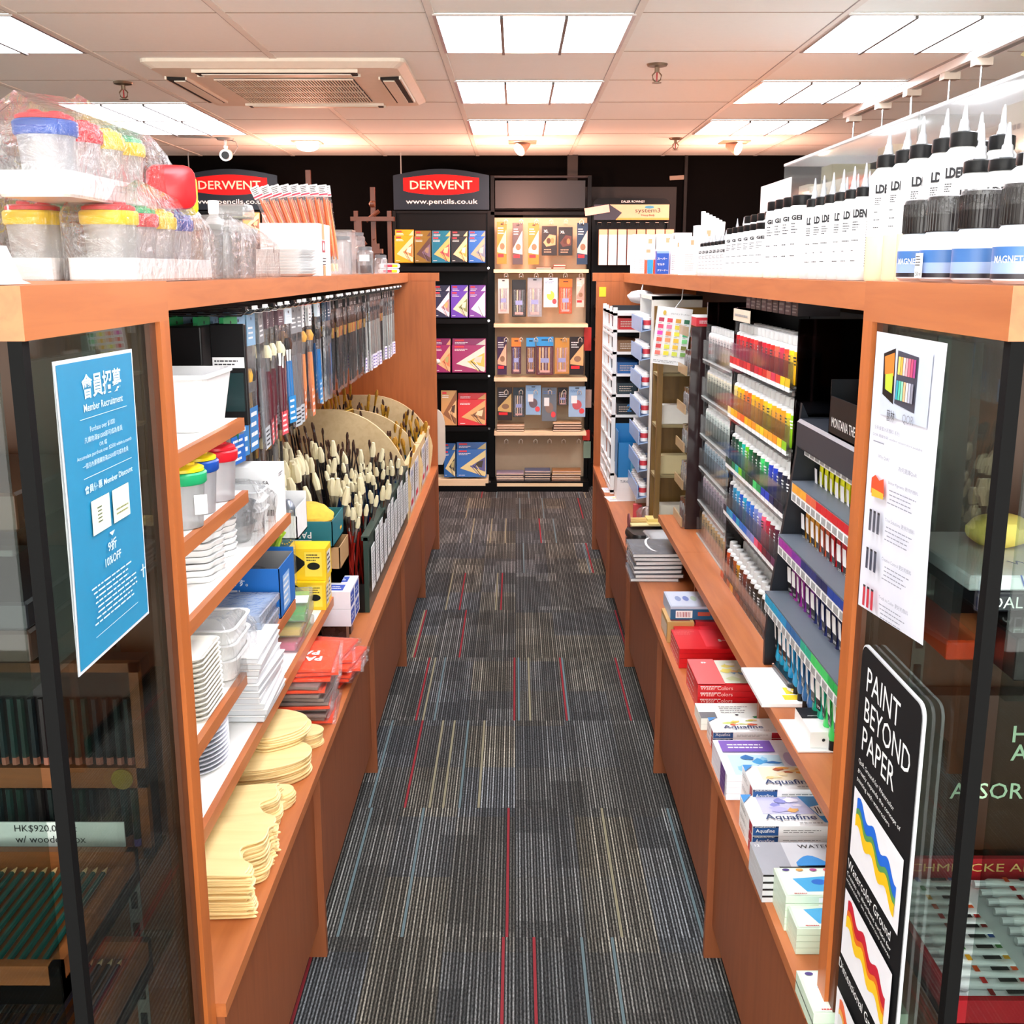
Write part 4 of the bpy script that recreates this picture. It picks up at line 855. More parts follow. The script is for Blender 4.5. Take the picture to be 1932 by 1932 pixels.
# brushes
def brush(name, L, rh, hm, hair, bl, bw, flat=False, fm=None):
    m = MB(); fm = fm or SIL
    m.lathe([(rh * .45, 0), (rh * .8, L * .12), (rh, L * .62), (rh * .8, L * .72)], hm, 7)
    if flat:
        m.loft([[(a, b, z) for a, b in rrect(w_, d, d * .3, 2)] for w_, d, z in ((rh * 1.6, rh * 1.6, L * .72), (bw, .008, L * .80), (bw, .008, L * .84))], fm)
        m.loft([[(a, b, z) for a, b in rrect(w_, d, d * .3, 2)] for w_, d, z in ((bw, .009, L * .84), (bw * 1.04, .010, L * .84 + bl * .6), (bw * .98, .005, L * .84 + bl))], hair)
    else:
        m.lathe([(rh * .8, L * .72), (bw * .5, L * .88)], fm, 7); m.lathe([(bw * .5, L * .88), (bw * .62, L * .88 + bl * .5), (bw * .3, L * .88 + bl)], hair, 7)
    return m
BH = {}
def bproto(k, *a, **q): BH[k] = Proto(one(brush(k, *a, **q), 'paint_brush', 'x', 'paint brush'))
bproto('red', .315, .0042, mat('#8e1f16', .25), HOG, .036, .0125)
bproto('blue', .31, .0042, mat('#122a52', .25), HOG, .032, .013)
bproto('hog', .31, .0048, mat('#2a211c', .35), HOG, .052, .018)
bproto('hogw', .31, .005, mat('#cbbd94', .5), HOG, .055, .026)
bproto('dark', .30, .0036, mat('#15161c', .3), HAIR, .026, .009)
bproto('darkflat', .31, .0042, mat('#15161c', .3), HDK, .04, .026, flat=True)
bproto('gold', .27, .0042, BLACK, mat('#b98524', .6), .03, .012, fm=mat('#d8a631', .3, .5, var=0))
bproto('goldf', .28, .0042, BLACK, HAIR, .026, .009, fm=mat('#d8a631', .3, .5, var=0))
bproto('cyan', .25, .0042, mat('#0d4b66', .3), mat('#b98524', .6), .03, .016, fm=mat('#d8a631', .3, .5, var=0))
R = random.Random(12)
BL = {'red': 'cream bristle brush with glossy red handle in the stand', 'blue': 'cream bristle brush with deep blue handle in the stand', 'hog': 'large cream hog bristle brush with dark handle in the stand',
      'hogw': 'extra wide cream hog bristle brush with pale handle in the stand', 'dark': 'thin dark handled soft hair brush in the stand', 'darkflat': 'flat black haired brush in the upper rows of the stand',
      'gold': 'golden haired brush with black handle behind the first plywood cheek', 'goldf': 'dark haired brush with gold ferrule behind the first plywood cheek', 'cyan': 'golden haired brush with blue green handle beyond the plywood cheek'}
def place(k, x, y, z, s=1):
    BH[k].put((x, y, z), rot=(R.uniform(-.09, .03), -.20 + R.uniform(-.07, .07), R.random() * 3 if k not in ('darkflat', 'hogw') else 1.2), label=BL[k], group=k + ' brushes in the stand', scale=s)
n1 = 0
for tier in range(5):
    for c in range(24):
        y = YS0 + .022 + c * .0505; x = -.45 - .03 - .095 * tier; z = CT + .0135 + .040 * tier
        if tier == 0: k = 'red' if c < 7 else ('hog' if c < 9 else ('blue' if c < 19 else 'dark')); nn = 3
        elif tier == 1: k = 'hog' if c < 6 else ('blue' if c < 15 else ('hog' if c < 19 else 'dark')); nn = 1 + c % 2
        elif tier == 2: k = ('hogw' if c < 8 else 'hog') if c < 14 else 'dark'; nn = 2
        elif tier == 3: k = ('hog', 'hogw')[c % 2] if c < 12 else 'dark'; nn = 1
        else: k = 'hogw' if c < 9 else 'darkflat'; nn = 1
        if c > 22: nn = 1
        for q in range(nn):
            place(k, x - q * .026 + R.uniform(-.004, .004), y + R.uniform(-.016, .016), z, R.uniform(.95, 1.1)); n1 += 1
n2 = 0
for (a, b) in ((YS1 + .03, YS2 - .03), (YS2 + .03, YS3 - .03)):
    for tier in range(5):
        for c in range(10):
            y = a + (b - a) * (c + .5) / 10; x = -.48 - .095 * tier; z = CT + .0135 + .040 * tier
            k = ('goldf', 'gold', 'cyan', 'goldf', 'gold')[(tier + (c // 3)) % 5]
            place(k, x + R.uniform(-.02, .02), y + R.uniform(-.02, .02), z, R.uniform(.98, 1.18)); n2 += 1
print('brushes', n1, n2)
# broad brushes lying over the rows
for (x, y, z, w_, hc, hr, l, rot) in ((-.80, 3.25, CT + .32, .075, BLACK, HAIR, 'broad black lacquered flat brush above the cream brushes', (.1, -.35, .9)), (-.70, 3.22, CT + .27, .05, BLACK, HOG, 'black cornered flat brush leaning on the cream brushes', (.1, -.3, 1.1)),
                                  (-.74, 4.62, CT + .36, .11, mat('#0d4b66', .3), GLD, 'very wide golden brush behind the first plywood cheek', (.35, -.2, .5))):
    m = MB().box(-w_ * .2, w_ * .2, -.006, .006, -.12, 0, hc, bev=.002).box(-w_ / 2, w_ / 2, -.008, .008, 0, .035, hc if hr is not GLD else BLACK, bev=.002).box(-w_ / 2, w_ / 2, -.007, .007, .035, .095, hr, bev=.002)
    o = one(m, 'wide_brush', l, 'paint brush', (x, y, z), rot=rot)
# ============================================================ counter top west: wooden palettes and orange packs
def poly_palette(pts, th=.0035, hole=None):
    n = len(pts); m = MB(); m.loft([[(x * k, y * k, z) for x, y in pts] for k, z in ((.985, 0), (1, .0008), (1, th - .0008), (.985, th))], LIME, smooth=False); return m
def spline(P, k=5):
    n = len(P); out = []
    for i in range(n):
        p0, p1, p2, p3 = (Vector(P[(i + j) % n]) for j in (-1, 0, 1, 2))
        for q in range(k):
            u = q / k; out.append(tuple(.5 * ((2 * p1) + (p2 - p0) * u + (2 * p0 - 5 * p1 + 4 * p2 - p3) * u * u + (3 * p1 - p0 - 3 * p2 + p3) * u ** 3)))
    return out
KID = spline([(-.12, .01), (-.09, .07), (0, .092), (.09, .078), (.135, .02), (.11, -.045), (.04, -.07), (.0, -.045), (-.04, -.055), (-.085, -.05)])
OVL = [(.115 * math.cos(2 * math.pi * i / 44), .078 * math.sin(2 * math.pi * i / 44)) for i in range(44)]
REC = spline([(-.12, -.08), (-.12, .08), (-.11, .085), (.105, .085), (.12, .07), (.12, .03), (.092, .005), (.10, -.03), (.12, -.05), (.12, -.075), (.105, -.085), (-.11, -.085)], 4)
SMO = [(.055 * math.cos(2 * math.pi * i / 30), .038 * math.sin(2 * math.pi * i / 30)) for i in range(30)]
PP = {k: Proto(one(poly_palette(p), 'wooden_palette', 'x', 'palette')) for k, p in (('kid', KID), ('oval', OVL), ('rect', REC), ('small', SMO))}
def wstack(kind, x, y, z, n, rz, label, grp, jit=.004, scale=1):
    for i in range(n): PP[kind].put((x + R.uniform(-jit, jit), y + R.uniform(-jit, jit), z + i * .0037 * (scale if not hasattr(scale, '__len__') else scale[2])), rz + R.uniform(-.05, .05), label, grp, scale=scale)
Z0 = CT + .0006
wstack('rect', -.552, 1.665, Z0, 22, 0, 'rectangular pale wooden palette in the camera side stack on counter', 'rectangular wooden palettes, first stack')
wstack('rect', -.565, 1.845, Z0, 16, .15, 'rectangular pale wooden palette in the second stack on counter', 'rectangular wooden palettes, second stack')
wstack('small', -.478, 1.965, Z0, 8, .5, 'small pale wooden palette at the counter edge between stacks', 'small wooden palettes at the edge', scale=(.8, .8, 1))
wstack('oval', -.545, 2.10, Z0, 13, .2, 'oval pale wooden palette in the pile under the hinged palettes', 'oval wooden palettes')
wstack('kid', -.575, 2.165, Z0 + 13 * .0037 + .0005, 7, .35, 'kidney shaped pale wooden palette jutting out on top of the ovals', 'kidney shaped wooden palettes', jit=.008)
wstack('small', -.485, 2.25, Z0, 9, .2, 'small oval wooden palette in the pile by the orange packs', 'small oval wooden palettes by the orange packs')
wstack('oval', -.60, 1.50, Z0, 8, .3, 'oval wooden palette half hidden by the cabinet post', 'oval wooden palettes by cabinet post')
ORC = mat('#ff4a1c', .35)
for i in range(13):
    up = i > 9; t = thing('orange_pack', ('large orange pack in clear wrap on top of the red and silver pile' if up else 'clear wrapped pack with silver edges in the pile under the orange packs'), 'pack', (-.512 + R.uniform(-.010, .010), 2.44 + R.uniform(-.01, .01) + (.04 if up else 0), Z0 + i * .0098), R.uniform(-.1, .1) + (.12 if up else 0), 'orange packs on top' if up else 'silver edged packs')
    w_, d = (.14, .17) if not up else (.155, .20)
    part(MB().box(-w_ / 2, w_ / 2, -d / 2, d / 2, .001, .0085, ORC if (up or i % 4 == 0) else mat('#8c7c76', .35), bev=.001), 'card', t)
    part(MB().box(-w_ / 2 - .004, w_ / 2 + .008, -d / 2 - .002, d / 2 + .002, 0, .0092, SLEEVE), 'sleeve', t)
    if i == 12:
        m = MB(); f = Fc(m, (-w_ / 2, -d / 2, .0094), (1, 0, 0), (0, 1, 0)); f.text('PAR', .125, .085, WHITE, w=.062, h=.03, rot=math.pi, bold=.04); f.text('PA', .115, .125, WHITE, w=.045, h=.03, rot=math.pi, bold=.04); part(m, 'lettering', t, 'white block letters')
for i in range(8):
    t = thing('orange_pack', 'orange wrapped pack overhanging the counter edge in the further pile', 'pack', (-.495 + R.uniform(-.015, .02), 2.67 + R.uniform(-.012, .012), Z0 + i * .0098), R.uniform(-.2, .2), 'further orange packs')
    part(MB().box(-.07, .075, -.085, .085, .001, .0085, ORC, bev=.001), 'card', t); part(MB().box(-.07, .083, -.087, .087, 0, .0092, SLEEVE), 'sleeve', t)
# ============================================================ bottles on the east top shelf
NOZ = film('grey_nozzle', '#dfe8ee', .25, .25, haze=.5); WB = mat('#d6d7d5', .4); CREAM = mat('#efecdc', .4); GEL = mat('#e2dcb6', .25); LAB = mat('#dededd', .5)
def text_label(m, r, z0, z1, big, side=-.55, word='LDEN', n=9):
    """printed label wrapped on a round bottle: block word with outline and small print, facing the aisle"""
    def P(a, z, k=.0006): return ((r + k) * math.cos(a), (r + k) * math.sin(a), z)
    vs_, fs, x0, x1, y0, y1 = text_mesh(word, .05); W_ = 1.1; a0 = math.pi + .42
    m.add([P(a0 + (v[0] - x0) / (x1 - x0) * W_, z1 - big + (v[1] - y0) / (y1 - y0) * big, .0005) for v in vs_], fs, INK)
    RR = random.Random(int(r * 1e5))
    for i in range(n * 2):
        z = z1 - big - .008 - i * (z1 - z0 - big - .012) / (n * 2); hh = (z1 - z0) / n * .13
        for a, e in ((math.pi + 1.55, math.pi + 2.0 + RR.random() * .15), (math.pi + .42, math.pi + .55 + RR.random() * .5)):
            if a < math.pi + 1 and i % 4 == 3 or a > math.pi + 1 or i < 3:
                while a < e: q = .05 + RR.random() * .08; m.quad([P(a, z), P(a + q, z), P(a + q, z + hh), P(a, z + hh)], INK); a += q + .03
def nozzle_bottle(r, h, low=None, word='LDEN', noz=.042):
    t = thing('nozzle_bottle', 'x', 'bottle')
    ms = [low or WB, low or WB, WB, WB, WB, WB, WB]; hl = h * (.36 if low else .1)
    part(MB().lathe([(r * .92, 0), (r, .004), (r, hl), (r, h * .80), (r * .95, h * .85), (r * .62, h * .905), (r * .5, h * .92), (r * .5, h * .93)], WB, 22, ms=ms), 'body', t)
    m = MB().lathe([(r * 1.003, hl), (r * 1.006, hl), (r * 1.006, h * .79), (r, h * .79)], LAB, 22, cap=False); text_label(m, r * 1.006, hl, h * .77, min(.014, h * .09), word=word); part(m, 'label', t)
    part(MB().lathe([(r * .66, h * .91), (r * .68, h * .93), (r * .66, h), (r * .5, h + .002)], BLACK, 22), 'cap', t)
    part(MB().lathe([(r * .32, h + .001), (r * .30, h + .006), (r * .24, h + .008), (r * .22, h + .016), (r * .16, h + .018), (r * .10, h + noz * .8), (r * .05, h + noz)], NOZ, 14), 'nozzle', t)
    return Proto(t)
def lid_jar(r, h, body=WB, word=None):
    t = thing('lidded_jar', 'x', 'jar')
    part(MB().lathe([(r * .93, 0), (r, .004), (r, h * .12), (r, h * .82), (r * .93, h * .87), (r * .8, h * .88)], body, 22, ms=[CREAM, CREAM, body, body, body]), 'body', t)
    m = MB().lathe([(r, h * .13), (r * 1.006, h * .13), (r * 1.006, h * .8), (r, h * .8)], LAB, 22, cap=False); text_label(m, r * 1.006, h * .14, h * .76, h * .06, word=word or 'GEL', n=7)
    part(m, 'label', t); part(MB().lathe([(r * .84, h * .875), (r * .88, h * .89), (r * .88, h * .99), (r * .8, h)], BLACK, 22), 'lid', t)
    return Proto(t)
NB = {'tall': nozzle_bottle(.0262, .198, GEL), 'small': nozzle_bottle(.0215, .155), 'mid': nozzle_bottle(.0285, .138), 'tiny': nozzle_bottle(.017, .098, noz=.03), }
LJ = {'big': lid_jar(.027, .165), 'med': lid_jar(.027, .128), 'cyl': lid_jar(.026, .17)}
LBB = {'tall': 'tall white nozzle bottle with clear yellowish base in the front ranks', 'small': 'slim white nozzle bottle in the rank between tall and lidded ones', 'mid': 'big white nozzle bottle behind the dark capped blue jars', 'tiny': 'short white nozzle bottle toward the end of the shelf', 'slim': 'white nozzle bottle standing in the second rank'}
def nb(k, x, y, rz=0, lab=None): NB[k].put((x, y, T), rz, lab or LBB[k], k + ' nozzle bottles on the shelf')
for i, y in enumerate((1.545, 1.62, 1.70, 1.775, 1.85)): nb('tall', .605 + .004 * (i % 2), y, .2 * (i % 3))
for i in range(4): nb('tall', .672, 1.58 + .075 * i, .4)
for i, y in enumerate((1.945, 2.01, 2.075, 2.14, 2.205, 2.27)): nb('small', .60, y, .15 * (i % 3))
for i in range(5): nb('small', .655, 1.96 + .07 * i, .3)
for i, (x, y) in enumerate(((.575, 1.41), (.575, 1.335), (.64, 1.41), (.64, 1.335), (.64, 1.26), (.575, 1.262), (.70, 1.41), (.70, 1.33), (.71, 1.25), (.64, 1.485), (.70, 1.50))):
    NB['mid'].put((x, y, T if y > 1.40 else ST + .007), .1 * i, LBB['mid'], 'mid nozzle bottles on the shelf', scale=(1, 1, 1 if i != 0 else 1.08))
for i in range(4): LJ['cyl'].put((.60, 2.36 + .075 * i, T), 0, 'tall white jar with black lid after the nozzle bottles', 'tall black lidded jars')
for i in range(6): LJ['med'].put((.60, 2.69 + .075 * i, T), 0, 'medium white jar with black lid in the front rank', 'medium black lidded jars')
for i in range(7): LJ['big'].put((.668, 2.66 + .085 * i, T), 0, 'high white jar with wide black lid in the rear rank', 'high black lidded jars')
for i in range(7): nb('tiny', .60, 3.20 + .062 * i)
for i in range(6): nb('tiny', .65, 3.22 + .07 * i, 0)
for i in range(3): NB['tiny'].put((.69, 3.3 + .1 * i, T), 0, 'nozzle bottle rising above the short ones', 'taller nozzle bottles', scale=(1.1, 1.1, 1.35))
# squat jars with big dark caps on the showcase top
JC = mat('#1a1413', .3, var=.2); BLW = mat('#dfe8f2', .3)
tj = thing('varnish_jar', 'x', 'jar')
part(MB().lathe([(.021, 0), (.0245, .003), (.0252, .02), (.0252, .034), (.0235, .046), (.020, .052), (.0195, .054)], BLW, 26, ms=[mat('#d9c4bd', .4), BLW, BLW, BLW, BLW, BLW]), 'body', tj)
m = MB().lathe([(.0213, .052), (.0216, .053), (.0216, .084), (.0205, .088), (.017, .089)], JC, 36)
for j in range(36):
    a = 2 * math.pi * j / 36; m.cyl((.0216 * math.cos(a), .0216 * math.sin(a), .053), (.0216 * math.cos(a), .0216 * math.sin(a), .084), .0008, JC, n=4)
part(m, 'cap', tj); part(MB().lathe([(.0222, .070), (.0224, .071), (.0218, .0885), (.018, .0897)], SLEEVE, 24), 'shrink_wrap', tj)
m = MB(); BLU2, BLU3 = mat('#3f6fae', .4), mat('#93abd4', .4)
m.lathe([(.0246, .0045), (.0256, .0045), (.0256, .009), (.0246, .009)], mat('#211a24', .4), 30, cap=False).lathe([(.0255, .009), (.0256, .009), (.0257, .020)], BLU3, 30, cap=False).lathe([(.0257, .020), (.0257, .033)], BLU2, 30, cap=False)
vs_, fs, x0, x1, y0, y1 = text_mesh('MAGNETO', .01)
m.add([((.0262) * math.cos(math.pi + .1 + (v[0] - x0) / (x1 - x0) * 1.3), .0262 * math.sin(math.pi + .1 + (v[0] - x0) / (x1 - x0) * 1.3), .0185 + (v[1] - y0) / (y1 - y0) * .0065) for v in vs_], fs, WHITE)
part(m, 'label', tj, 'blue gradient label with white word')
m = MB(); 
for z in (.013, .0155, .006): m.lathe([(.0258, z), (.0258, z + .0012)], WHITE, 30, cap=False)
VJ = Proto(tj)
for i, (y, rz, l) in enumerate(((1.275, 0, 'dark capped blue jar next to the tall clear based bottles'), (1.205, 1.9, 'dark capped jar showing its small volume print, second in row'), (1.115, 2.6, 'dark capped jar with label seam turned to the aisle'), (1.02, 0, 'dark capped blue jar at the corner of the cabinet top'))):
    VJ.put((.462, y, ST + .007), rz, l)
m = MB(); f = Fc(m, (0, 0, 0), (0, -1, 0), (0, 0, 1)); f.rect(0, 0, .022, .026, WHITE); f.text('250 ml', .002, .002, INK, w=.017); f.lines(.002, .012, .019, .024, 4, INK)
one(m, 'sticker', 'white volume sticker on the second dark capped jar', 'sticker', (.4355, 1.216, ST + .011))
NB['mid'].put((.575, 1.03, ST + .007), 0, 'very large white bottle cut off by the frame edge', 'large white bottle by the frame', scale=(1.9, 1.9, 1.1))
NB['mid'].put((.55, 1.165, ST + .007), 0, 'tall white bottle behind the row of dark capped jars', 'white bottle behind jars', scale=(1, 1, 1.2))
# acrylic display cases standing behind
CRM = mat('#e9e3cc', .6); t0c = None
for i, (y0, y1, l) in enumerate(((2.70, 4.0, 'long clear acrylic case behind the bottles, further from the cabinet'), (1.30, 2.68, 'long clear acrylic case behind the bottles, next to the cabinet'))):
    t = thing('acrylic_case', l, 'display case', (.95, (y0 + y1) / 2, T)); h = (y1 - y0) / 2
    part(MB().box(-.004, 0, -h, h, 0, .375, ACRYL), 'front_pane', t); part(MB().box(-.004, .26, -h - .004, -h, 0, .375, ACRYL).box(-.004, .26, h, h + .004, 0, .375, ACRYL), 'end_pane', t)
    part(MB().box(-.006, .26, -h - .004, h + .004, .372, .38, FROST), 'top_pane', t)
    for k in range(9):
        yy = -h + .02 + k * (2 * h - .04) / 9; hh = (.30, .22, .34, .27)[k % 4]
        o = carded_box(.99, (y0 + y1) / 2 + yy, T + .0008, .12, (2 * h - .04) / 9 - .02, hh, (CRM, WHITE, mat('#d8cfae', .6), mat('#efe9da', .6))[(k + i) % 4], 'cream package standing in the acrylic case ' + ('beside the cabinet' if i else 'further along the shelf'), 'package', grp='packages in acrylic case ' + ('a' if i else 'b'),
                   deco=lambda m, w_, d, h_: Fc(m, (-.0004, d, 0), (0, -1, 0), (0, 0, 1)).lines(d * .1, h_ * .45, d * .9, h_ * .9, 6, GREYP))
carded_box(.86, 3.55, T + .0008, .004, .42, .30, WHITE, 'tall white board standing at the end of the acrylic cases', 'white_board', 'board')
m = MB(); m.sheet(lambda u, v: ((u - .5) * .26, (v - .5) * .34, .012 + .018 * math.sin(u * 7 + v * 3) + .014 * math.sin(v * 11 - u * 4)), 18, 18, mat('#c9c79a', .8)); m.sheet(lambda u, v: ((u - .5) * .22, (v - .5) * .30, .03 + .012 * math.sin(u * 9 + 1)), 12, 8, mat('#b9b88c', .8))
one(m, 'folded_cloth', 'crumpled olive cloth lying on top of the acrylic case', 'cloth', (1.05, 1.95, T + .40))
# goods toward the end of the shelf
def dl(m, w_, d, h):
    f = Fc(m, (0, -.0003, 0), (1, 0, 0), (0, 0, 1)); f.lines(w_ * .12, h * .1, w_ * .88, h * .55, 8, GREYP, .25); f.rect(w_ * .55, h * .78, w_ * .8, h * .9, mat('#e9a37a', .5))
BXS = [(.455, 5.45, .08, .10, .185, WHITE), (.54, 5.42, .075, .1, .18, WHITE), (.62, 5.40, .08, .1, .185, mat('#f0eeea', .5)), (.705, 5.38, .08, .1, .19, WHITE), (.50, 5.15, .075, .08, .12, mat('#e8e8ec', .4)), (.585, 5.1, .08, .08, .11, WHITE)]
for i, (x, y, w_, d, h, c) in enumerate(BXS):
    carded_box(max(x, .57) if i == 0 else x + .06, y, T, w_, d, h, c, ('white card box at the far shelf end, closest to the aisle', 'white card box with orange patch at the shelf end, second', 'off white card box at the shelf end, third', 'white card box at the shelf end by the black wall', 'pale small carton before the white card boxes', 'small white carton beside the pale carton')[i], 'card_box', deco=dl)
for i, (c, l) in enumerate((('#ee5a2a', 'orange'), ('#e8c634', 'yellow'), ('#e87aa8', 'pink'), ('#2fa0d8', 'sky blue'), ('#e8343a', 'red'), ('#3aae5a', 'green'))):
    carded_box(.575 + (i % 3) * .028, 4.95 - .1 * (i // 3), T, .022, .03, .085, WHITE, 'small ' + l + ' and white carton in the group before white boxes', 'small_carton', deco=lambda m, w_, d, h, c=c: (Fc(m, (0, -.0003, 0), (1, 0, 0), (0, 0, 1)).rect(0, 0, w_, h * .7, mat(c, .4)), Fc(m, (-.0003, d, 0), (0, -1, 0), (0, 0, 1)).rect(0, 0, d, h * .7, mat(c, .4))))
def dcl(m, w_, d, h):
    f = Fc(m, (0, -.0003, 0), (1, 0, 0), (0, 0, 1))
    for j, s_ in enumerate(('スーパー', 'マルチ', 'クリーナー')): f.text(s_, w_ * .06, h * (.62 - .25 * j), WHITE, w=w_ * (.8, .6, .88)[j], bold=.02)
    f.rect(0, h * .9, w_, h, mat('#7fa4dc', .5))
carded_box(.581, 4.60, T, .05, .05, .092, mat('#164fb0', .4), 'bright blue cleaner box with white Japanese letters', 'blue_carton', deco=dcl)
carded_box(.64, 4.62, T, .05, .05, .14, mat('#e4e6f2', .4), 'pale lilac carton rising behind the blue cleaner box', 'tall_carton', deco=dl)
for i, (x, y, w_, d, h, c) in enumerate(((.612, 4.25, .05, .05, .09, '#f2efe6'), (.63, 4.12, .05, .05, .12, '#e8f0e0'), (.70, 4.14, .06, .06, .15, '#f4f4f4'), (.60, 3.98, .05, .05, .10, '#f4f4f2'), (.64, 3.95, .06, .06, .17, '#f0f0ee'), (.58, 3.86, .045, .05, .13, '#f6f6f6'))):
    carded_box(x, y, T, w_, d, h, mat(c, .5), ('cream carton beside the blue cleaner box', 'pale green carton near the blue cleaner box', 'white carton at rear by the blue cleaner box', 'low white carton between cleaner box and short bottles', 'tall white carton at rear before the short bottles', 'slim white carton directly before the short bottles')[i], 'carton', deco=dl, rz=.1 * (i % 3))
t = thing('paper_bundle', 'sheaf of white paper tubes sticking up behind the cartons', 'paper bundle', (.70, 4.0, T))
for i in range(7): part(MB().cyl((.01 * i - .03, 0, 0), (.012 * i - .03, .02, .22 - .006 * i), .008, WHITE), 'roll', t)
# ============================================================ acrylic paint racks on the ledge
rows = [(.666, '#7a4a30'), (.857, '#2c86c0'), (.989, '#3a9a5a'), (1.126, '#f0a020'), (1.26, '#d02028')]
PIG = {4: ['#c01c24', '#d8202a', '#e03030', '#b81a22', '#c82028', '#d83830', '#8e1220', '#c01830', '#d01c24', '#c8281c', '#f06048', '#d0304c', '#e04028', '#f0c81c', '#f2b818'],
       3: ['#f0d080', '#f0b81c', '#f2a814', '#f07828', '#e86020', '#f2b010', '#f0a010', '#f09018', '#f0b820', '#f2cc20', '#f0a418', '#f2a020', '#f0941c', '#e8c820', '#8cc41c'],
       2: ['#16382c', '#123e2c', '#0e7848', '#16b0a0', '#6cc418', '#0e6a34', '#124024', '#103424', '#3ccc68', '#189850', '#1838b0', '#1c3cb8', '#141c50', '#101428', '#1a1c2c'],
       1: ['#2a2438', '#2c88b0', '#3098c8', '#1a50b8', '#189cc0', '#1f6ec8', '#2868c8', '#7888c8', '#8a88c8', '#f05878', '#c01838', '#701c2c', '#501830', '#602048', '#402038'],
       0: ['#c04818', '#502814', '#a04a18', '#c88818', '#603018', '#7c3018', '#502c1c', '#3a2418', '#2c2018', '#342c20', '#302c24', '#2c2c24', '#1c1c20', '#2c3024', '#c84c24']}
PBM = {}
def paint_bottle(hexc):
    if hexc not in PBM:
        c = mat(hexc, .3); t = thing('paint_bottle', 'x', 'paint bottle')
        part(MB().lathe([(.0165, 0), (.0175, .003), (.0175, .012), (.0175, .070), (.0160, .076), (.009, .080), (.0085, .083)], c, 14, ms=[c, c, c, WB, WB, WB]), 'body', t)
        part(MB().lathe([(.0106, .081), (.011, .083), (.0105, .099), (.009, .100)], WB, 14), 'cap', t)
        m = MB()
        for j in range(3): m.box(-.0183, -.0180, -.007, .006 - .002 * j, .056 - .007 * j, .059 - .007 * j, WHITE if hexc < '#a' or hexc[1] in '0123' else INK)
        part(m, 'label', t); PBM[hexc] = Proto(t)
    return PBM[hexc]
NAMES = {4: 'red and crimson', 3: 'yellow and orange', 2: 'green', 1: 'blue and violet', 0: 'brown earth'}
RX0, RY0, RY1 = .585, 2.28, 2.935
def rack(x, y0, y1, zs, label, n, pillar=True, depth=.20, lip=.05):
    t = thing('acrylic_rack', label, 'display rack', (x, (y0 + y1) / 2, LZ + .0006)); h = (y1 - y0) / 2; Z = LZ + .0006
    for e in (-h - .012, h): part(MB().box(-.0, .035, e, e + .012, 0, 1.40 - Z, SMOKE).box(.035, depth, e + .004, e + .008, 0, 1.40 - Z, SMOKE), 'side_pillar', t)
    part(MB().box(depth - .003, depth, -h, h, 0, 1.40 - Z, mat('#241f20', .5)), 'back_panel', t)
    for z in zs:
        part(MB().box(-.006, depth, -h, h, max(0, z - Z - .005), z - Z, ACRYL), 'shelf_board', t); part(MB().box(-.010, -.006, -h, h, max(0, z - Z - .022), z - Z + lip, ACRYL).box(-.0105, -.0058, -h, h, max(.0, z - Z - .012), max(.003, z - Z - .009), mat('#c8ccc8', .4)), 'front_lip', t)
        m = MB()
        for k in range(1, n): m.box(-.006, depth - .01, -h + 2 * h * k / n - .0008, -h + 2 * h * k / n + .0008, z - Z, z - Z + lip + .012, ACRYL)
        part(m, 'cell_divider', t)
    return t
rb = rack(RX0, RY0, RY1, [z for z, _ in rows], 'tall clear acrylic rack of colour sorted paint bottles on the ledge', 15)
for ri, (z, _) in enumerate(rows):
    m = MB()
    for k in range(15):
        # first pigment of the row stands at the end of the rack beyond
        y = RY1 - (RY1 - RY0) * (k + .5) / 15
        hexc = PIG[ri][k]; pb = paint_bottle(hexc)
        for q in range(2 if ri in (0, 4, 3) else 2):
            if (k * 7 + q * 3 + ri) % 11 == 0 and q: continue
            pb.put((RX0 + .018 + q * .037, y, z + .0008), (k % 5 - 2) * .12, NAMES[ri] + ' paint bottle with white cap in the clear rack', NAMES[ri] + ' paint bottles')
        f = .0215; m.box(-.0112, -.0106, y - (RY0 + RY1) / 2 - .0195, y - (RY0 + RY1) / 2 + .0195, z - LZ - .004, z - LZ + .014, mat(hexc, .4)); m.box(-.0111, -.0106, y - (RY0 + RY1) / 2 - .0195, y - (RY0 + RY1) / 2 + .0195, max(.001, z - LZ - .014), z - LZ - .004, WHITE)
    part(m, 'swatch_strip', rb, 'strip of pigment swatches')
rc = rack(.598, 2.99, 3.44, [.666, .784, .894, 1.0, 1.12, 1.235], 'narrower acrylic rack of pale bottles beyond the colour rack', 10)
CAPC = ['#8a6a2a', '#3a3440', '#2a5a9a', '#3aa05a', '#e0a020', '#c02830']
for ri, z in enumerate([.666, .784, .894, 1.0, 1.12, 1.235]):
    pb = paint_bottle(('#c9a878', '#b8a8b4', '#a8bcc8', '#d8e0d8', '#e8e0c8', '#e0d0cc')[ri])
    for k in range(10): pb.put((.618, 2.99 + .045 * (k + .5), z + .0008), 0, ('sand', 'mauve', 'ice blue', 'pale green', 'cream', 'blush')[ri] + ' paint bottle in the narrower acrylic rack', ('sand', 'mauve', 'ice blue', 'pale green', 'cream', 'blush')[ri] + ' bottles', scale=(1, 1, .92))
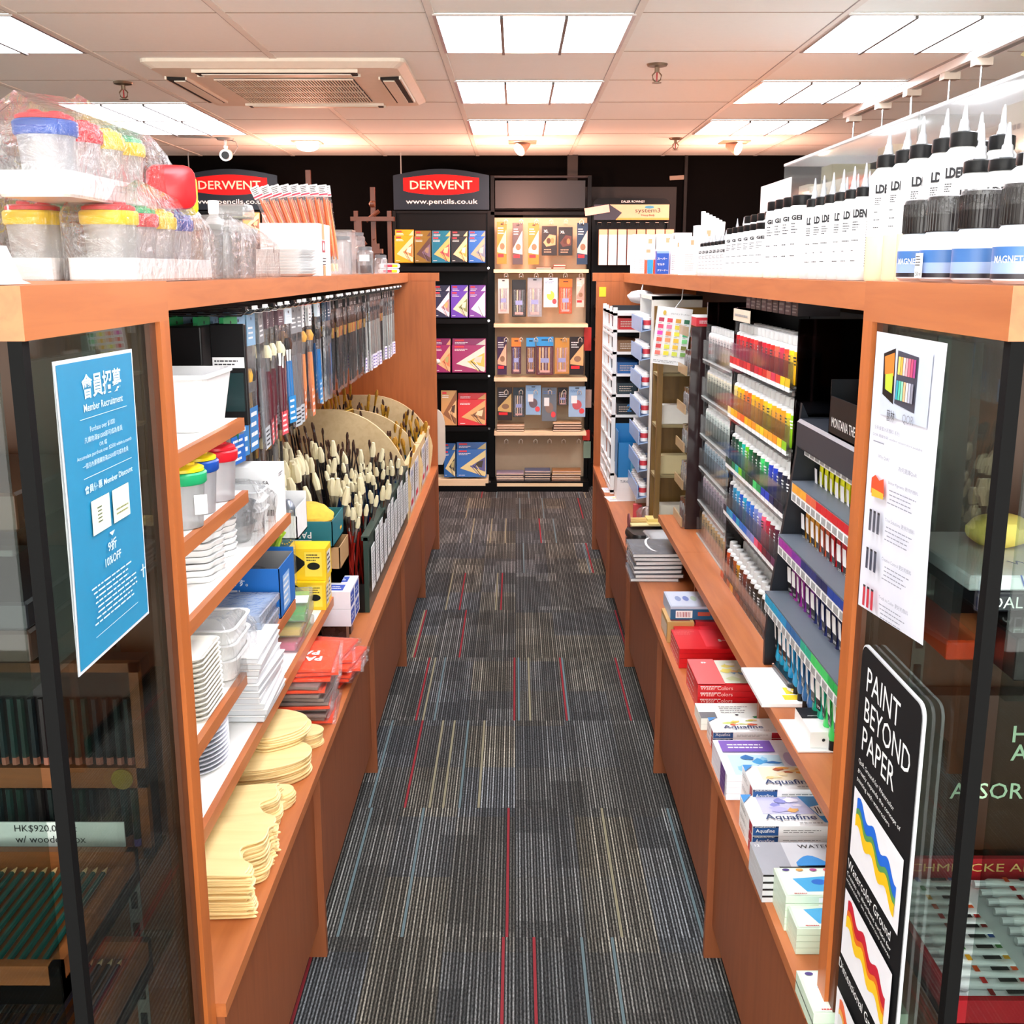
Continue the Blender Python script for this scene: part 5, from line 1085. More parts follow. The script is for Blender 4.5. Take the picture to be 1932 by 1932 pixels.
# smoked rack seen from its end, with clear jars
t = thing('smoked_rack', 'dark smoked acrylic rack of small jars standing on the ledge', 'display rack', (.56, 3.50, LZ + .0006)); SMK = mat('#2e2020', .12)
part(MB().box(0, .10, 0, .012, 0, .66, SMK), 'end_panel', t); part(MB().box(.097, .10, .012, .19, 0, .66, SMK), 'back_panel', t)
for k in range(6): part(MB().box(-.008, .10, .012, .19, .004 + k * .125, .008 + k * .125, ACRYL).box(-.012, -.008, .012, .19, .004 + k * .125, .034 + k * .125, mat('#c9a878', .3, alpha=.5)), 'shelf_board', t)
for k in range(5):
    for q in range(4):
        t2 = thing('glass_jar', 'little clear glass jar with silver lid in the smoked rack', 'jar', (.58, 3.535 + q * .042, LZ + .009 + k * .125), 0, 'little glass jars'); part(MB().lathe([(.014, 0), (.015, .003), (.015, .05), (.012, .056)], TUB, 14), 'body', t2); part(MB().lathe([(.013, .056), (.0135, .070)], CHROME, 14), 'lid', t2); part(MB().lathe([(.012, .003), (.012, .03)], mat(('#7a3a2a', '#c9b49a', '#b0b8b0', '#b88', '#998')[k] if len(('#7a3a2a', '#c9b49a', '#b0b8b0', '#b88', '#998')[k]) == 7 else '#998a80', .6), 10), 'contents', t2)
m = MB().box(0, .07, 0, .10, 0, .028, mat('#c41a2c', .4)).box(.0, .07, 0, .10, .028, .034, WHITE); f = Fc(m, (0, -.0004, 0), (1, 0, 0), (0, 0, 1)); f.lines(.01, .008, .06, .02, 2, WHITE); one(m, 'red_box', 'flat red and white box lying on top of the smoked rack', 'box', (.575, 3.51, LZ + .662))
# things on top of the acrylic racks
for i in range(9):
    carded_box(.60, 2.35 + i * .06, 1.402, .09, .05, .028 + .008 * (i % 3), mat(('#2a2426', '#3c2f33', '#4a3b40')[i % 3], .4), 'dark packet wedged between the colour rack and top shelf', 'dark_packet', grp='dark packets above the rack', deco=lambda m, w_, d, h: Fc(m, (-.0003, d, 0), (0, -1, 0), (0, 0, 1)).lines(.004, .004, d - .004, h - .004, 3, GREYP))
m = MB().box(0, .002, 0, .20, 0, .03, mat('#d8c8b0', .5)); f = Fc(m, (-.0004, .2, 0), (0, -1, 0), (0, 0, 1)); f.lines(.02, .008, .18, .022, 1, GREYP); one(m, 'shelf_talker', 'cream label strip at the top of the colour rack', 'label strip', (.572, 2.70, 1.37))
# ============================================================ black tube stand next to the cabinet
KX = .48
t = thing('tube_stand', 'black curved stand hung with paint tubes beside the glass cabinet', 'display stand', (.52, 1.85, LZ + .0006)); Z = LZ + .0006; NV = mat('#11161d', .4)
P = []
for px, py in ((1440, 1245), (1442, 1200), (1455, 1100), (1470, 1020), (1484, 950), (1500, 860), (1512, 760)):
    q = at(px, py, Y=2.245); P.append((q.x - .52, q.z - Z))
P[0] = (P[0][0], 0); P += [(P[-1][0] + .015, 1.20 - Z), (.30, 1.20 - Z), (.30, 0)]
part(MB().prism(P, 0, .014, NV, mtx=Matrix.Translation((0, .40, 0)) @ Matrix.Rotation(math.pi / 2, 4, 'X')), 'side_panel', t)
part(MB().box(.20, .22, -.38, .385, 0, 1.20 - Z, BLACK), 'back_panel', t); part(MB().box(.06, .30, -.38, .385, 1.14 - Z, 1.20 - Z, mat('#2a2e36', .4), bev=.006), 'top', t); part(MB().box(.14, .22, -.38, .385, 0, .02, BLACK), 'base', t)
TC = [['#ecec14', '#ecec14', '#e8e418', '#f0e020', '#f0b818', '#f0a018', '#e89020', '#e88020'], ['#e8a030', '#d86040', '#c81c24', '#c41820', '#c01828', '#a01428', '#c82838', '#b01c2c'], ['#9a2a90', '#7a2c90', '#28306a', '#1c2450', '#1c3c90', '#1844b8', '#2040a0', '#203880'], ['#1898c0', '#1c8cc0', '#2c68a0', '#1ca888', '#3cc860', '#18a848', '#108838', '#0c6030']]
TBX = {}
def tube(hexc):
    if hexc not in TBX:
        t = thing('paint_tube', 'x', 'paint tube'); c = mat(hexc, .3)
        L = [[(a, b, z) for a, b in rrect(w_, d, d * .45, 3)] for w_, d, z in ((.012, .012, .018), (.019, .016, .026), (.020, .010, .060), (.021, .002, .118))]
        part(MB().loft(L, c), 'body', t); m = MB(); f = Fc(m, (-.0096, -.0075, .045), (1, 0, 0), (0, -.08, 1)); f.rect(.0, 0, .0192, .022, BLACK); f.text('QOR', .004, .003, WHITE, w=.016, rot=math.pi / 2 * 0)
        f.rect(0, .022, .0192, .055, WHITE); part(m, 'label', t); part(MB().cyl((0, 0, 0), (0, 0, .018), .0065, BLACK, n=12), 'cap', t); TBX[hexc] = Proto(t)
    return TBX[hexc]
for ri, (z, w_) in enumerate(((1.135, .0), (1.04, 0), (.925, 0), (.80, 0))):
    xr = .60 - .022 * ri
    c0, c1 = (('#d8d8d0', '#e8e8e0'), ('#f0a018', '#d02830'), ('#7a2c90', '#1c3c90'), ('#1a8aa8', '#0d6a48'))[ri]
    m = MB().box(xr - .52 + .0, xr - .52 + .003, -.36, .383, z - Z - .012, z - Z + .026, WHITE).box(xr - .52 - .001, xr - .52 + .05, -.36, .383, z - Z + .026, z - Z + .029, mat('#5c646e', .4)); part(m, 'price_rail', t)
    m = MB(); 
    for k in range(20):
        y = -.355 + k * .0367; cc = TC[ri][max(0, min(7, int((19 - k) / 20 * 8)))]
        m.box(xr - .52 - .001, xr - .52, y, y + .034, z - Z + .008, z - Z + .025, mat(cc, .4)); m.box(xr - .52 - .0008, xr - .52, y + .004, y + .03, z - Z - .009, z - Z + .004, GREYP)
    part(m, 'colour_strip', t, 'strip of colour chips')
    for k in range(20):
        y = 1.85 - .345 + k * .0367; hexc = TC[ri][max(0, min(7, int((19 - k) / 20 * 8)))]
        for q in range(2):
            tube(hexc).put((xr + .03 + q * .035, y, z - .135), rot=(.0, 0, -math.pi / 2 + (R.random() - .5) * .3), label=('yellow', 'red', 'violet or blue', 'teal or green')[ri] + ' side paint tube hanging cap down in the black stand', group=('yellow', 'red', 'violet blue', 'teal green')[ri] + ' row of tubes')
t = thing('marker_box', 'black card tray with worn white lettering on top of the tube stand', 'box', (.585, 1.72, 1.2012), .0); W_, D_, H_ = .12, .30, .07
part(MB().box(0, .003, 0, D_, 0, H_, BLACK).box(W_ - .003, W_, 0, D_, 0, H_ + .04, BLACK).box(0, W_, 0, .003, 0, H_ + .02, BLACK).box(0, W_, D_ - .003, D_, 0, H_ + .03, BLACK).box(0, W_, 0, D_, 0, .003, BLACK), 'tray', t)
m = MB(); f = Fc(m, (-.0004, D_, 0), (0, -1, 0), (0, 0, 1)); f.text('MONTANA THE ORIGINAL', .02, .015, mat('#cfcac4', .5), w=.24, h=.018, bold=.01); f.rect(.20, .045, .24, .065, WHITE); part(m, 'lettering', t)
for i in range(6):
    y = 1.75 + i * .045; c = ('#2a6a9a', '#4a8ab0', '#d8d4cc', '#4a9a8a', '#3a6a8a', '#b8b4b0')[i]
    t = thing('marker_bottle', ('deep blue', 'sky blue', 'off white', 'sea green', 'steel blue', 'grey')[i] + ' bottle standing in the black card tray', 'bottle', (.64, y, 1.2048)); part(MB().lathe([(.014, 0), (.015, .003), (.015, .12), (.010, .128)], mat(c, .35), 14), 'body', t); part(MB().lathe([(.011, .128), (.011, .155)], mat('#b9b4ae', .4), 14), 'cap', t)
# ============================================================ boxes on the east counter
RDB = mat('#d3141e', .35); RDD = mat('#a80f18', .4); PNK = mat('#ea6a6a', .4); NVY = mat('#1c3f74', .4); SKY = mat('#3f8fd0', .4); GRN2 = mat('#168a4a', .4)
def stack(px, py, X, w_, d, n, body, label, name, deco=None, group=None, z0=CT, labels=None, rz=0):
    """n equal boxes resting on z0; (px,py) is the top corner nearest the viewer and the aisle"""
    p = at(px, py, Z=z0 + X); h = (p.z - z0 - .0006) / n
    for i in range(n):
        carded_box(p.x, p.y, z0 + .0006 + i * h, w_, d, h - .0006, body, labels[i] if labels else (label if i == n - 1 else label.replace('top ', '').replace('on top', 'below')), name, deco=deco if i == n - 1 or deco is None or n < 5 else deco, grp=None if n == 1 or labels else group, rz=rz * (i % 2))
    return p
def top_art(m, w_, d, h, x0, y0, x1, y1, kind):
    f = Fc(m, (0, 0, h + .0003), (1, 0, 0), (0, 1, 0)); Rr = random.Random(kind); f.rect(x0, y0, x1, y1, mat({1: '#d8dcc8', 2: '#f4e6c8', 3: '#c9c8e6', 4: '#f7f4ec', 5: '#bfe0ee'}[kind], .5))
    cols = {1: ['#e8d86a', '#7fa4c8', '#c8d0a0', '#e0b87a', '#eef0e4'], 2: ['#f0a84a', '#f6cf8a', '#b8603a', '#f4e0b0'], 3: ['#8a8ccc', '#e0a860', '#b8b4e0', '#f0e8f4'], 4: ['#e06a4a', '#c8d870', '#f0c860'], 5: ['#3f9ad0', '#8fc8e6', '#2a70b0']}[kind]
    for i in range(9):
        a, b = Rr.uniform(x0 + (x1 - x0) * .15, x1 - (x1 - x0) * .15), Rr.uniform(y0 + (y1 - y0) * .15, y1 - (y1 - y0) * .15); ra = (x1 - x0) * Rr.uniform(.05, .15); rb_ = (y1 - y0) * Rr.uniform(.05, .15)
        f.poly([(a + ra * (1 + .3 * math.sin(q * 2.3 + i)) * math.cos(q), b + rb_ * (1 + .3 * math.cos(q * 3 + i)) * math.sin(q)) for q in [2 * math.pi * z / 16 for z in range(16)]], mat(cols[i % len(cols)], .5))
    return f
def side_band(m, w_, d, h, bands, txt=None, tc=WHITE):
    f = Fc(m, (0, -.0003, 0), (1, 0, 0), (0, 0, 1))
    for a, b, c in bands: f.rect(a * w_, h * .04, b * w_, h * .96, c)
    if txt: f.text(txt, .01, h * .3, tc, w=w_ * .42)
    return f
# red watercolour boxes
def dred(m, w_, d, h):
    f = top_art(m, w_, d, h, w_ * .36, d * .06, w_ * .99, d * .98, 1); f.rect(0, 0, w_ * .35, d, PNK); f.text('48', w_ * .24, d * .88, WHITE, w=.014, rot=math.pi, bold=.03); f.rect(w_ * .72, d * .35, w_ * .86, d * .55, RDB)
    g = Fc(m, (0, -.0003, 0), (1, 0, 0), (0, 0, 1)); g.text('Water Colors', .006, h * .2, mat('#f6d0c8', .5), w=w_ * .42); g.lines(.006, h * .65, w_ * .3, h * .85, 1, WHITE, .6, 0)
    g = Fc(m, (-.0003, d, 0), (0, -1, 0), (0, 0, 1)); g.lines(d * .1, h * .3, d * .9, h * .7, 1, WHITE)
def dredH(m, w_, d, h):
    f = Fc(m, (0, 0, h + .0003), (1, 0, 0), (0, 1, 0)); f.rect(w_ * .4, d * .1, w_, d * .95, mat('#e0303a', .4)); f.text('HW', w_ * .62, d * .35, WHITE, w=w_ * .42, h=.02, bold=.03); f.lines(w_ * .02, d * .7, w_ * .35, d * .9, 3, PNK)
    g = Fc(m, (-.0003, d, 0), (0, -1, 0), (0, 0, 1)); g.lines(d * .1, h * .3, d * .9, h * .7, 1, WHITE)
LR = ['bottom red watercolour box of the big red stack by the paper pad', 'second red watercolour box of the big red stack', 'third red watercolour box of the big red stack', 'red watercolour box with pale flowery picture on the big red stack']
stack(1317, 1292, .065, .185, .17, 4, RDB, '', 'watercolor_box', dred, labels=LR)
stack(1282, 1224, .055, .185, .16, 4, RDB, '', 'watercolor_box', dredH, labels=['lowest plain red box of the white lettered middle pile', 'second plain red box of the white lettered middle pile', 'third plain red box of the white lettered middle pile', 'red box with big white letters behind the flowery one'])
stack(1276, 1193, .05, .18, .17, 4, mat('#c81620', .35), '', 'watercolor_box', dredH, labels=['lowest red box of the last pile before the barcoded box', 'second red box of the last pile before the barcoded box', 'third red box of the last pile before the barcoded box', 'top red box of the last pile before the barcoded box'])
# blue barcode box over kraft box, in front of the notebooks
p = at(1264, 1145, Z=CT + .10); p.x = max(.44, p.x)
def dkr(m, w_, d, h): Fc(m, (0, 0, h + .0003), (1, 0, 0), (0, 1, 0)).rect(.01, .01, w_ - .01, d - .01, mat('#8a3030', .4)); Fc(m, (-.0003, d, 0), (0, -1, 0), (0, 0, 1)).rect(.01, .01, d - .01, h - .01, mat('#d8c8b0', .5))
def dbb(m, w_, d, h):
    f = Fc(m, (0, -.0003, 0), (1, 0, 0), (0, 0, 1)); f.rect(0, 0, w_, h * .8, mat('#1f5a80', .4)); f.rect(w_ * .12, h * .12, w_ * .5, h * .7, WHITE)
    for i in range(9): f.rect(w_ * (.15 + i * .035), h * .2, w_ * (.165 + i * .035), h * .6, mat('#a03038', .5))
    f.rect(w_ * .62, h * .3, w_ * .9, h * .6, mat('#b8503a', .4)); g = Fc(m, (0, 0, h + .0003), (1, 0, 0), (0, 1, 0)); g.rect(.005, .005, w_ - .005, d - .005, mat('#c9d3e2', .3))
    for i in range(4): g.disc(w_ * (.25 + .18 * i), d * .5, w_ * .07, d * .16, mat(('#8496bc', '#6a7cb4', '#a8bca8', '#b8c0d4')[i], .4))
z1 = CT + .062
carded_box(p.x - .01, p.y - .02, CT + .0006, .075, .13, z1 - CT - .001, mat('#c29a5a', .4), 'golden brown clear wrapped box beneath the blue barcoded box', 'kraft_box', deco=dkr)
carded_box(p.x + .07, p.y - .02, CT + .0006, .08, .13, z1 - CT - .001, mat('#b01c24', .4), 'dark red box beneath the blue barcoded box', 'red_box', deco=dkr)
carded_box(p.x, p.y, z1 + .0006, .125, .15, .038, mat('#b8c4d4', .35), 'pale set with blue front edge and a white barcode', 'paint_set', deco=dbb)
# grey notebooks overhanging, plastic pouches, black cases, bamboo mats
p = at(1182, 1148, X=.40)
NBK = mat('#5a6068', .6); y0 = at(1240, 1140, X=.48).y
for i in range(7):
    t = thing('notebook', 'grey covered notebook in clear wrap in the pile overhanging the aisle', 'notebook', (.475 + R.uniform(-.006, .006), y0 + .12 + R.uniform(-.005, .005), CT + .0006 + i * .0145 + (.08 if 0 else 0)), R.uniform(-.04, .04), 'grey wrapped notebooks')
    part(MB().box(-.075, .085, -.10, .10, .001, .010, WHITE), 'pages', t); part(MB().box(-.077, .087, -.102, .102, .0102, .0125, NBK, bev=.001), 'cover', t); part(MB().box(-.079, .089, -.104, .104, 0, .0135, SLEEVE), 'sleeve', t)
    if i == 6:
        m = MB(); f = Fc(m, (0, 0, .0138), (1, 0, 0), (0, 1, 0)); f.poly([(.01 + .03 * math.cos(a), .02 + .1 * math.sin(a)) for a in [math.pi * (.6 + .08 * q) for q in range(11)]] + [(.018 + .03 * math.cos(a), .02 + .1 * math.sin(a)) for a in reversed([math.pi * (.6 + .08 * q) for q in range(11)])], WHITE); part(m, 'band', t, 'curved white band')
zn = CT + 7 * .0145 + .0015
for i in range(5):
    t = thing('plastic_folder', 'crinkled white plastic folder heaped behind the grey notebooks', 'folder', (.545, y0 + .27 + .02 * (i % 3), CT + .0006 + i * .020), .3 * (i % 3) - .2, 'white plastic folders')
    part(MB().box(-.07, .08, -.06, .08, 0, .019, FROST, bev=.004), 'folder', t); part(MB().box(-.05, .06, -.045, .065, .004, .013, mat('#e8ecec', .5)), 'insert', t)
BLK2 = mat('#101011', .35)
for i in range(3):
    t = thing('brush_case', ('lowest', 'middle', 'uppermost')[i] + ' black zipped fabric case in the pile under the bamboo mats', 'case', (.50, y0 + .36 + .01 * i, CT + .0006 + i * .031), .08 * i)
    m = MB(); m.loft([[(a * k, b * k, z) for a, b in rrect(.17, .15, .03, 4)] for k, z in ((.93, 0), (1, .008), (1, .020), (.95, .030))], BLK2); part(m, 'case', t); part(MB().loft([[(a, b, z) for a, b in rrect(.1715, .1515, .03, 4)] for z in (.0135, .0155)], mat('#3a3a3c', .3), cap=False), 'zip', t)
for i in range(2):
    t = thing('bamboo_mat', ('rolled' if i else 'pale folded') + ' bamboo brush mat lying on the black cases', 'brush mat', (.505, y0 + .44 + .035 * i, CT + .096 + .0 * i), .05)
    m = MB()
    for k in range(7): m.cyl((-.075, -.026 + .0088 * k, .008 + (.012 * math.sin(k * .52) if i else 0)), (.085, -.026 + .0088 * k, .008 + (.012 * math.sin(k * .52) if i else 0)), .0042, BAMBOO if i else mat('#ead79c', .6), n=6)
    part(m, 'slats', t); part(MB().box(-.012, .028, -.032, .032, .011, .0245 if i else .014, mat('#e0c878', .5)), 'paper_band', t)
    if i: part(MB().cyl((-.080, 0, .012), (-.075, 0, .012), .028, mat('#8a4a4a', .7), n=14).tube([(-.078, 0, .0), (-.086, .0, -.02), (-.089, -.012, -.06), (-.088, -.01, -.13)], .0015, mat('#7a3a34', .8)), 'tie_cord', t)
# pale green set with dark corner, aquarelle boxes
def dpg(m, w_, d, h):
    f = Fc(m, (0, 0, h + .0003), (1, 0, 0), (0, 1, 0)); f.rect(w_ * .0, 0, w_ * .22, d * .4, mat('#6a6e72', .4)); f.poly([(w_ * .7, d * .1), (w_, d * .3), (w_, 0), (w_ * .72, 0)], GRN2); f.lines(w_ * .3, d * .3, w_ * .7, d * .8, 4, GREYP); f.disc(w_ * .5, d * .2, .004, .004, INK)
stack(1323, 1355, .03, .17, .09, 2, mat('#e9efe6', .4), 'pale set with dark and green corners on top of its pile', 'watercolor_box', dpg, group='pale sets with green corner')
def daq(k, word='Aquafine', flag=True, side='#1c4f8a'):
    def g(m, w_, d, h):
        f = top_art(m, w_, d, h, w_ * .16, d * .38, w_ * .72, d * .95, k)
        if flag: f.poly([(0, d), (0, d * .72), (w_ * .12, d), (w_ * .2, d)], SKY); 
        f.text(word, w_ * .16, d * .12, mat('#2a3f6a', .5), w=w_ * .55, bold=.01); f.lines(w_ * .5, d * .02, w_ * .85, d * .09, 1, GREYP)
        b = side_band(m, w_, d, h, [(0, .27, mat(side, .4)), (.8, 1, mat('#a81c2c' if k == 4 else '#e6e4ea', .4))]); b.text('Aquafine', w_ * .03, h * .25, WHITE, w=w_ * .2); b.rect(0, h * .85, w_ * .27, h, mat('#12284a', .4)); b.text('DALER-ROWNEY', w_ * .02, h * .87, WHITE, w=w_ * .22); b.lines(w_ * .32, h * .3, w_ * .75, h * .7, 2, GREYP)
        c = Fc(m, (-.0003, d, 0), (0, -1, 0), (0, 0, 1)); c.rect(d * .75, h * .05, d * .95, h * .95, mat('#a82030', .4)); c.lines(d * .1, h * .3, d * .6, h * .7, 2, GREYP)
    return g
stack(1346, 1381, .045, .16, .075, 3, WHITE, '', 'watercolor_box', daq(4), labels=['bottom white box under the flower sprig watercolour set', 'middle white box under the flower sprig watercolour set', 'white watercolour set with orange flower and dark red edge'])
def dpu(m, w_, d, h):
    f = top_art(m, w_, d, h, w_ * .1, 0, w_ * .75, d * .55, 5); f.rect(w_ * .06, d * .62, w_ * .72, d * .95, mat('#7a58b4', .4)); f.lines(w_ * .15, d * .7, w_ * .62, d * .86, 2, WHITE); f.disc(w_ * .86, d * .4, w_ * .08, d * .2, mat('#c8b8d8', .5))
    c = Fc(m, (-.0003, d, 0), (0, -1, 0), (0, 0, 1)); c.rect(d * .6, 0, d * .9, h, mat('#6a4488', .4))
stack(1372, 1462, .055, .165, .165, 4, mat('#f1eff6', .4), '', 'watercolor_box', dpu, labels=['lowest white box of the purple banded pile', 'second white box of the purple banded pile', 'third white box of the purple banded pile', 'white watercolour set with purple band and blue picture'])
stack(1421, 1489, .075, .17, .10, 3, WHITE, '', 'watercolor_box', daq(2), labels=['lowest box beneath the orange city watercolour set', 'middle box beneath the orange city watercolour set', 'big white set with orange city picture and blue flag'])
def daq3(m, w_, d, h):
    daq(3)(m, w_, d, h); f = Fc(m, (0, 0, h + .0008), (1, 0, 0), (0, 1, 0)); f.poly([(w_ * .62, d), (w_ * .78, d * .1), (w_, d * .1), (w_, d)], SKY); f.poly([(w_ * .70, d * .6), (w_ * .76, d * .3), (w_ * .98, d * .35), (w_ * .96, d * .75)], WHITE)
    for i in range(7): f.rect(w_ * (.75 + i * .03), d * .38, w_ * (.762 + i * .03), d * .6, INK)
stack(1421, 1558, .06, .17, .115, 3, WHITE, '', 'watercolor_box', daq3, labels=['lowest box beneath the lilac tower watercolour set', 'middle box beneath the lilac tower watercolour set', 'white set with lilac tower picture and blue corner photo'])
def dwc(m, w_, d, h):
    f = Fc(m, (0, 0, h + .0003), (1, 0, 0), (0, 1, 0)); f.rect(0, 0, w_ * .33, d, mat('#a2a4aa', .4)); f.text('12', .006, d * .85, WHITE, w=.008); f.text('WATERCOLOUR', w_ * .5, d * .80, INK, w=w_ * .8); f.poly([(w_ * .4 + .1 * q / 12, d * (.35 + .22 * math.sin(q * .5))) for q in range(13)] + [(w_ * .4 + .1, d * .25), (w_ * .4, d * .25)], SKY)
    f.rect(w_ * .2, d * .10, w_, d * .22, BLACK)
    for i in range(4): f.disc(w_ * (.42 + .17 * i), d * .12, w_ * .055, d * .05, mat(('#7fa4bc', '#b87a70', '#e0a860', '#6a9ab0')[i], .4))
    g = Fc(m, (0, -.0003, 0), (1, 0, 0), (0, 0, 1)); g.rect(0, h * .75, w_ * .5, h, BLACK); g.disc(w_ * .3, h * .4, .006, h * .3, WHITE)
stack(1440, 1650, .052, .16, .105, 4, mat('#c9cacd', .4), '', 'watercolor_box', dwc, labels=['lowest grey end watercolour box beside the green tins', 'second grey end watercolour box beside the green tins', 'third grey end watercolour box beside the green tins', 'grey and white watercolour box with a black slot window'])
MINT = mat('#cfe2cb', .35)
def dtin(m, w_, d, h):
    f = Fc(m, (0, 0, h + .0003), (1, 0, 0), (0, 1, 0)); f.rect(.004, .004, w_ - .004, d - .004, mat('#e4efe0', .35)); f.poly([(w_ * .25, d * .15), (w_ * .15, d * .6), (w_ * .5, d * .68), (w_ * .95, d * .7), (w_ * .95, d * .2)], mat('#4aa8d8', .4)); f.poly([(w_ * .5, d * .6), (w_ * .7, d * .25), (w_ * .95, d * .3), (w_ * .9, d * .72)], mat('#3ac07a', .4)); f.disc(w_ * .42, d * .48, .012, .008, mat('#2f6fc8', .4)); f.lines(w_ * .1, d * .05, w_ * .3, d * .12, 1, mat('#c84a4a', .5))
    for i in range(6): f.disc(w_ * (.12 + .15 * i), d * .9, .006, .004, mat(('#4a3a7a', '#e0a050', '#b05088', '#e05060', '#e86a50', '#d04a3a')[i], .4))
    g = Fc(m, (0, -.0003, 0), (1, 0, 0), (0, 0, 1)); g.rect(w_ * .35, h * .15, w_ * .8, h * .85, WHITE); g.text('18色', w_ * .4, h * .25, INK, w=.012)
for lab, px, py, X, n, dd in (('first', 1504, 1752, .045, 4, .085), ('second', 1483, 1691, .062, 5, .085)):
    stack(px, py, X, .15, dd, n, MINT, 'mint green tin in the ' + lab + ' pile of tins on the counter', 'paint_tin', dtin, group=lab + ' pile of mint tins')
p = at(1535, 1918, Z=CT + .03)
for i in range(2): carded_box(p.x, p.y, CT + .0006 + .0155 * i, .13, .095, .018, MINT, 'mint green tin in the low pile closest to the cabinet post', 'paint_tin', deco=dtin, grp='low pile of mint tins')
# ---- on the ledge beside the tube stand
p = at(1437, 1334, Z=LZ + .001)
one(MB().box(0, .19, 0, .20, 0, .007, WHITE).box(.06, .085, .05, .085, .007, .0074, mat('#f0d81c', .5)).box(.05, .09, .02, .045, .007, .0074, mat('#f0d020', .5)).box(.105, .15, .015, .035, .007, .0074, mat('#2a66b8', .5)), 'paper_pad', 'white paper pad with yellow and blue paint swatches on the ledge', 'paper pad', (p.x, p.y, LZ + .0006))
pp = at(1489, 1308, Z=LZ + .009); t = thing('paint_tin', 'black tin with white lettering lying on the swatch paper pad', 'tin', (pp.x, pp.y, LZ + .0085), .05); TINB = mat('#0c0c0e', .25)
part(MB().loft([[(a + .08, b + .065, z) for a, b in rrect(.16, .13, .014, 4)] for z in (0, .010)], CHROME, smooth=False), 'base', t)
part(MB().loft([[(a + .08, b + .065, z) for a, b in rrect(w_, w_ - .03, .014, 4)] for w_, z in ((.164, .0101), (.164, .018), (.158, .020))], TINB, smooth=False), 'lid', t)
m = MB(); f = Fc(m, (0, 0, .0203), (1, 0, 0), (0, 1, 0)); f.text('QOR', .075, .11, WHITE, w=.035, rot=math.pi, bold=.02); f.lines(.10, .10, .14, .12, 3, GREYP); f.lines(.02, .02, .14, .085, 9, mat('#6f8a8a', .5), .35)
for i in range(14): f.disc(.012 + .0105 * i, .009, .0012, .0012, WHITE, 6)
part(m, 'print', t, 'white lettering and dotted edge')
p = at(1526, 1413, Z=LZ + .003)
one(MB().box(-.012, .15, -.01, .13, 0, .003, WHITE), 'card_sheet', 'white card sheet under the black lettered carton on the ledge', 'card', (p.x - .01, p.y, LZ + .0006))
def dq(m, w_, d, h):
    f = Fc(m, (0, 0, h + .0003), (1, 0, 0), (0, 1, 0)); f.rect(0, d * .55, w_, d, BLACK); f.text('QOR', w_ * .66, d * .92, WHITE, w=.05, rot=math.pi, bold=.02); f.text('watercolor', w_ * .3, d * .66, WHITE, w=.03, rot=math.pi)
    g = Fc(m, (0, -.0003, 0), (1, 0, 0), (0, 0, 1)); g.disc(w_ * .17, h * .5, .003, .003, INK); g.rect(w_ * .3, h * .1, w_ * .95, h * .9, BLACK); g.disc(w_ * .5, h * .5, .009, h * .3, WHITE); g.disc(w_ * .5, h * .5, .0078, h * .24, BLACK)
carded_box(p.x + .002, p.y + .002, LZ + .0042, .14, .11, .030, mat('#eceae6', .4), 'white carton with black lettered band beside the cabinet post', 'white_carton', deco=dq)
# ---- far end of the east counter
for i, (px, py, l) in enumerate(((1140, 929, 'printed card lying on the counter near the end panel'), (1150, 946, 'small flyer with yellow drawing lying on the counter'))):
    p = at(px, py, Z=CT + .002); m = MB().box(0, .085, 0, .11, 0, .002, WHITE); f = Fc(m, (0, 0, .0021), (1, 0, 0), (0, 1, 0)); f.lines(.01, .06, .075, .10, 4, mat('#7a8cc0', .5)) if i == 0 else f.disc(.04, .07, .012, .01, YEL); f.lines(.01, .02, .07, .05, 3, GREYP); one(m, 'flyer', l, 'flyer', (p.x, p.y, CT + .0006), .05 + .1 * i)
# white wire shelving seen from its open front
t = thing('white_shelving', 'white metal shelving with red brown and blue packs at the aisle end', 'shelving unit', (.445, 5.02, CT + .0006)); Z = CT + .0006
SXW, SD, SH = .225, .60, .865
for x in (0, SXW):
    for y in (0, SD): part(MB().box(x - .0, x + .018, y, y + .018, 0, SH, WHITE), 'upright', t)
for k in range(9): part(MB().box(0, .012, .018, SD, .03 + k * .10, .04 + k * .10, WHITE), 'side_rung', t)
part(MB().box(0, .012, .2, .212, 0, SH, WHITE).box(0, .012, .4, .412, 0, SH, WHITE), 'side_bar', t)
PKS = [(.765, '#b81c20', 'red boxed', '#2a1416'), (.665, '#7a5430', 'brown boxed', '#16302c'), (.565, '#175c9c', 'blue boxed', '#123048'), (.47, '#17303a', 'dark teal boxed', '#0c1c20'), (.375, '#101c26', 'black boxed', '#0c1216')]
for z, c, nm, c2 in PKS + [(.84, None, None, None), (.10, None, None, None), (.02, None, None, None)]:
    part(MB().box(0, SXW + .018, 0, SD, z - .012, z, WHITE), 'shelf_board', t)
    if c:
        for q in range(2):
            carded_box(.470 + .095 * q, 5.03, Z + z + .0006, .09, .30, .05, mat(c, .4), nm + ' set on the white shelving, ' + ('aisle side' if q == 0 else 'inner side'), 'boxed_set', deco=lambda m, w_, d, h: Fc(m, (0, -.0003, 0), (1, 0, 0), (0, 0, 1)).lines(w_ * .1, h * .2, w_ * .9, h * .8, 3, mat('#c9b8a8', .5)))
part(MB().box(.02, SXW, .32, .325, .1, SH, mat('#14181c', .6)), 'back_panel', t)
m = MB(); f = Fc(m, (.04, -.0005, .38), (1, 0, 0), (0, 0, 1)); f.text('2', .03, .01, mat('#2a7ab8', .5), w=.022, bold=.02); part(m, 'numeral', t, 'blue number two')
DBL = mat('#1678b8', .35)
t = thing('poster_colour_box', 'deep open blue box on white base lettered poster colour', 'display box', (.462, 4.86, CT + .0006)); W_, D_, H_ = .17, .13, .34
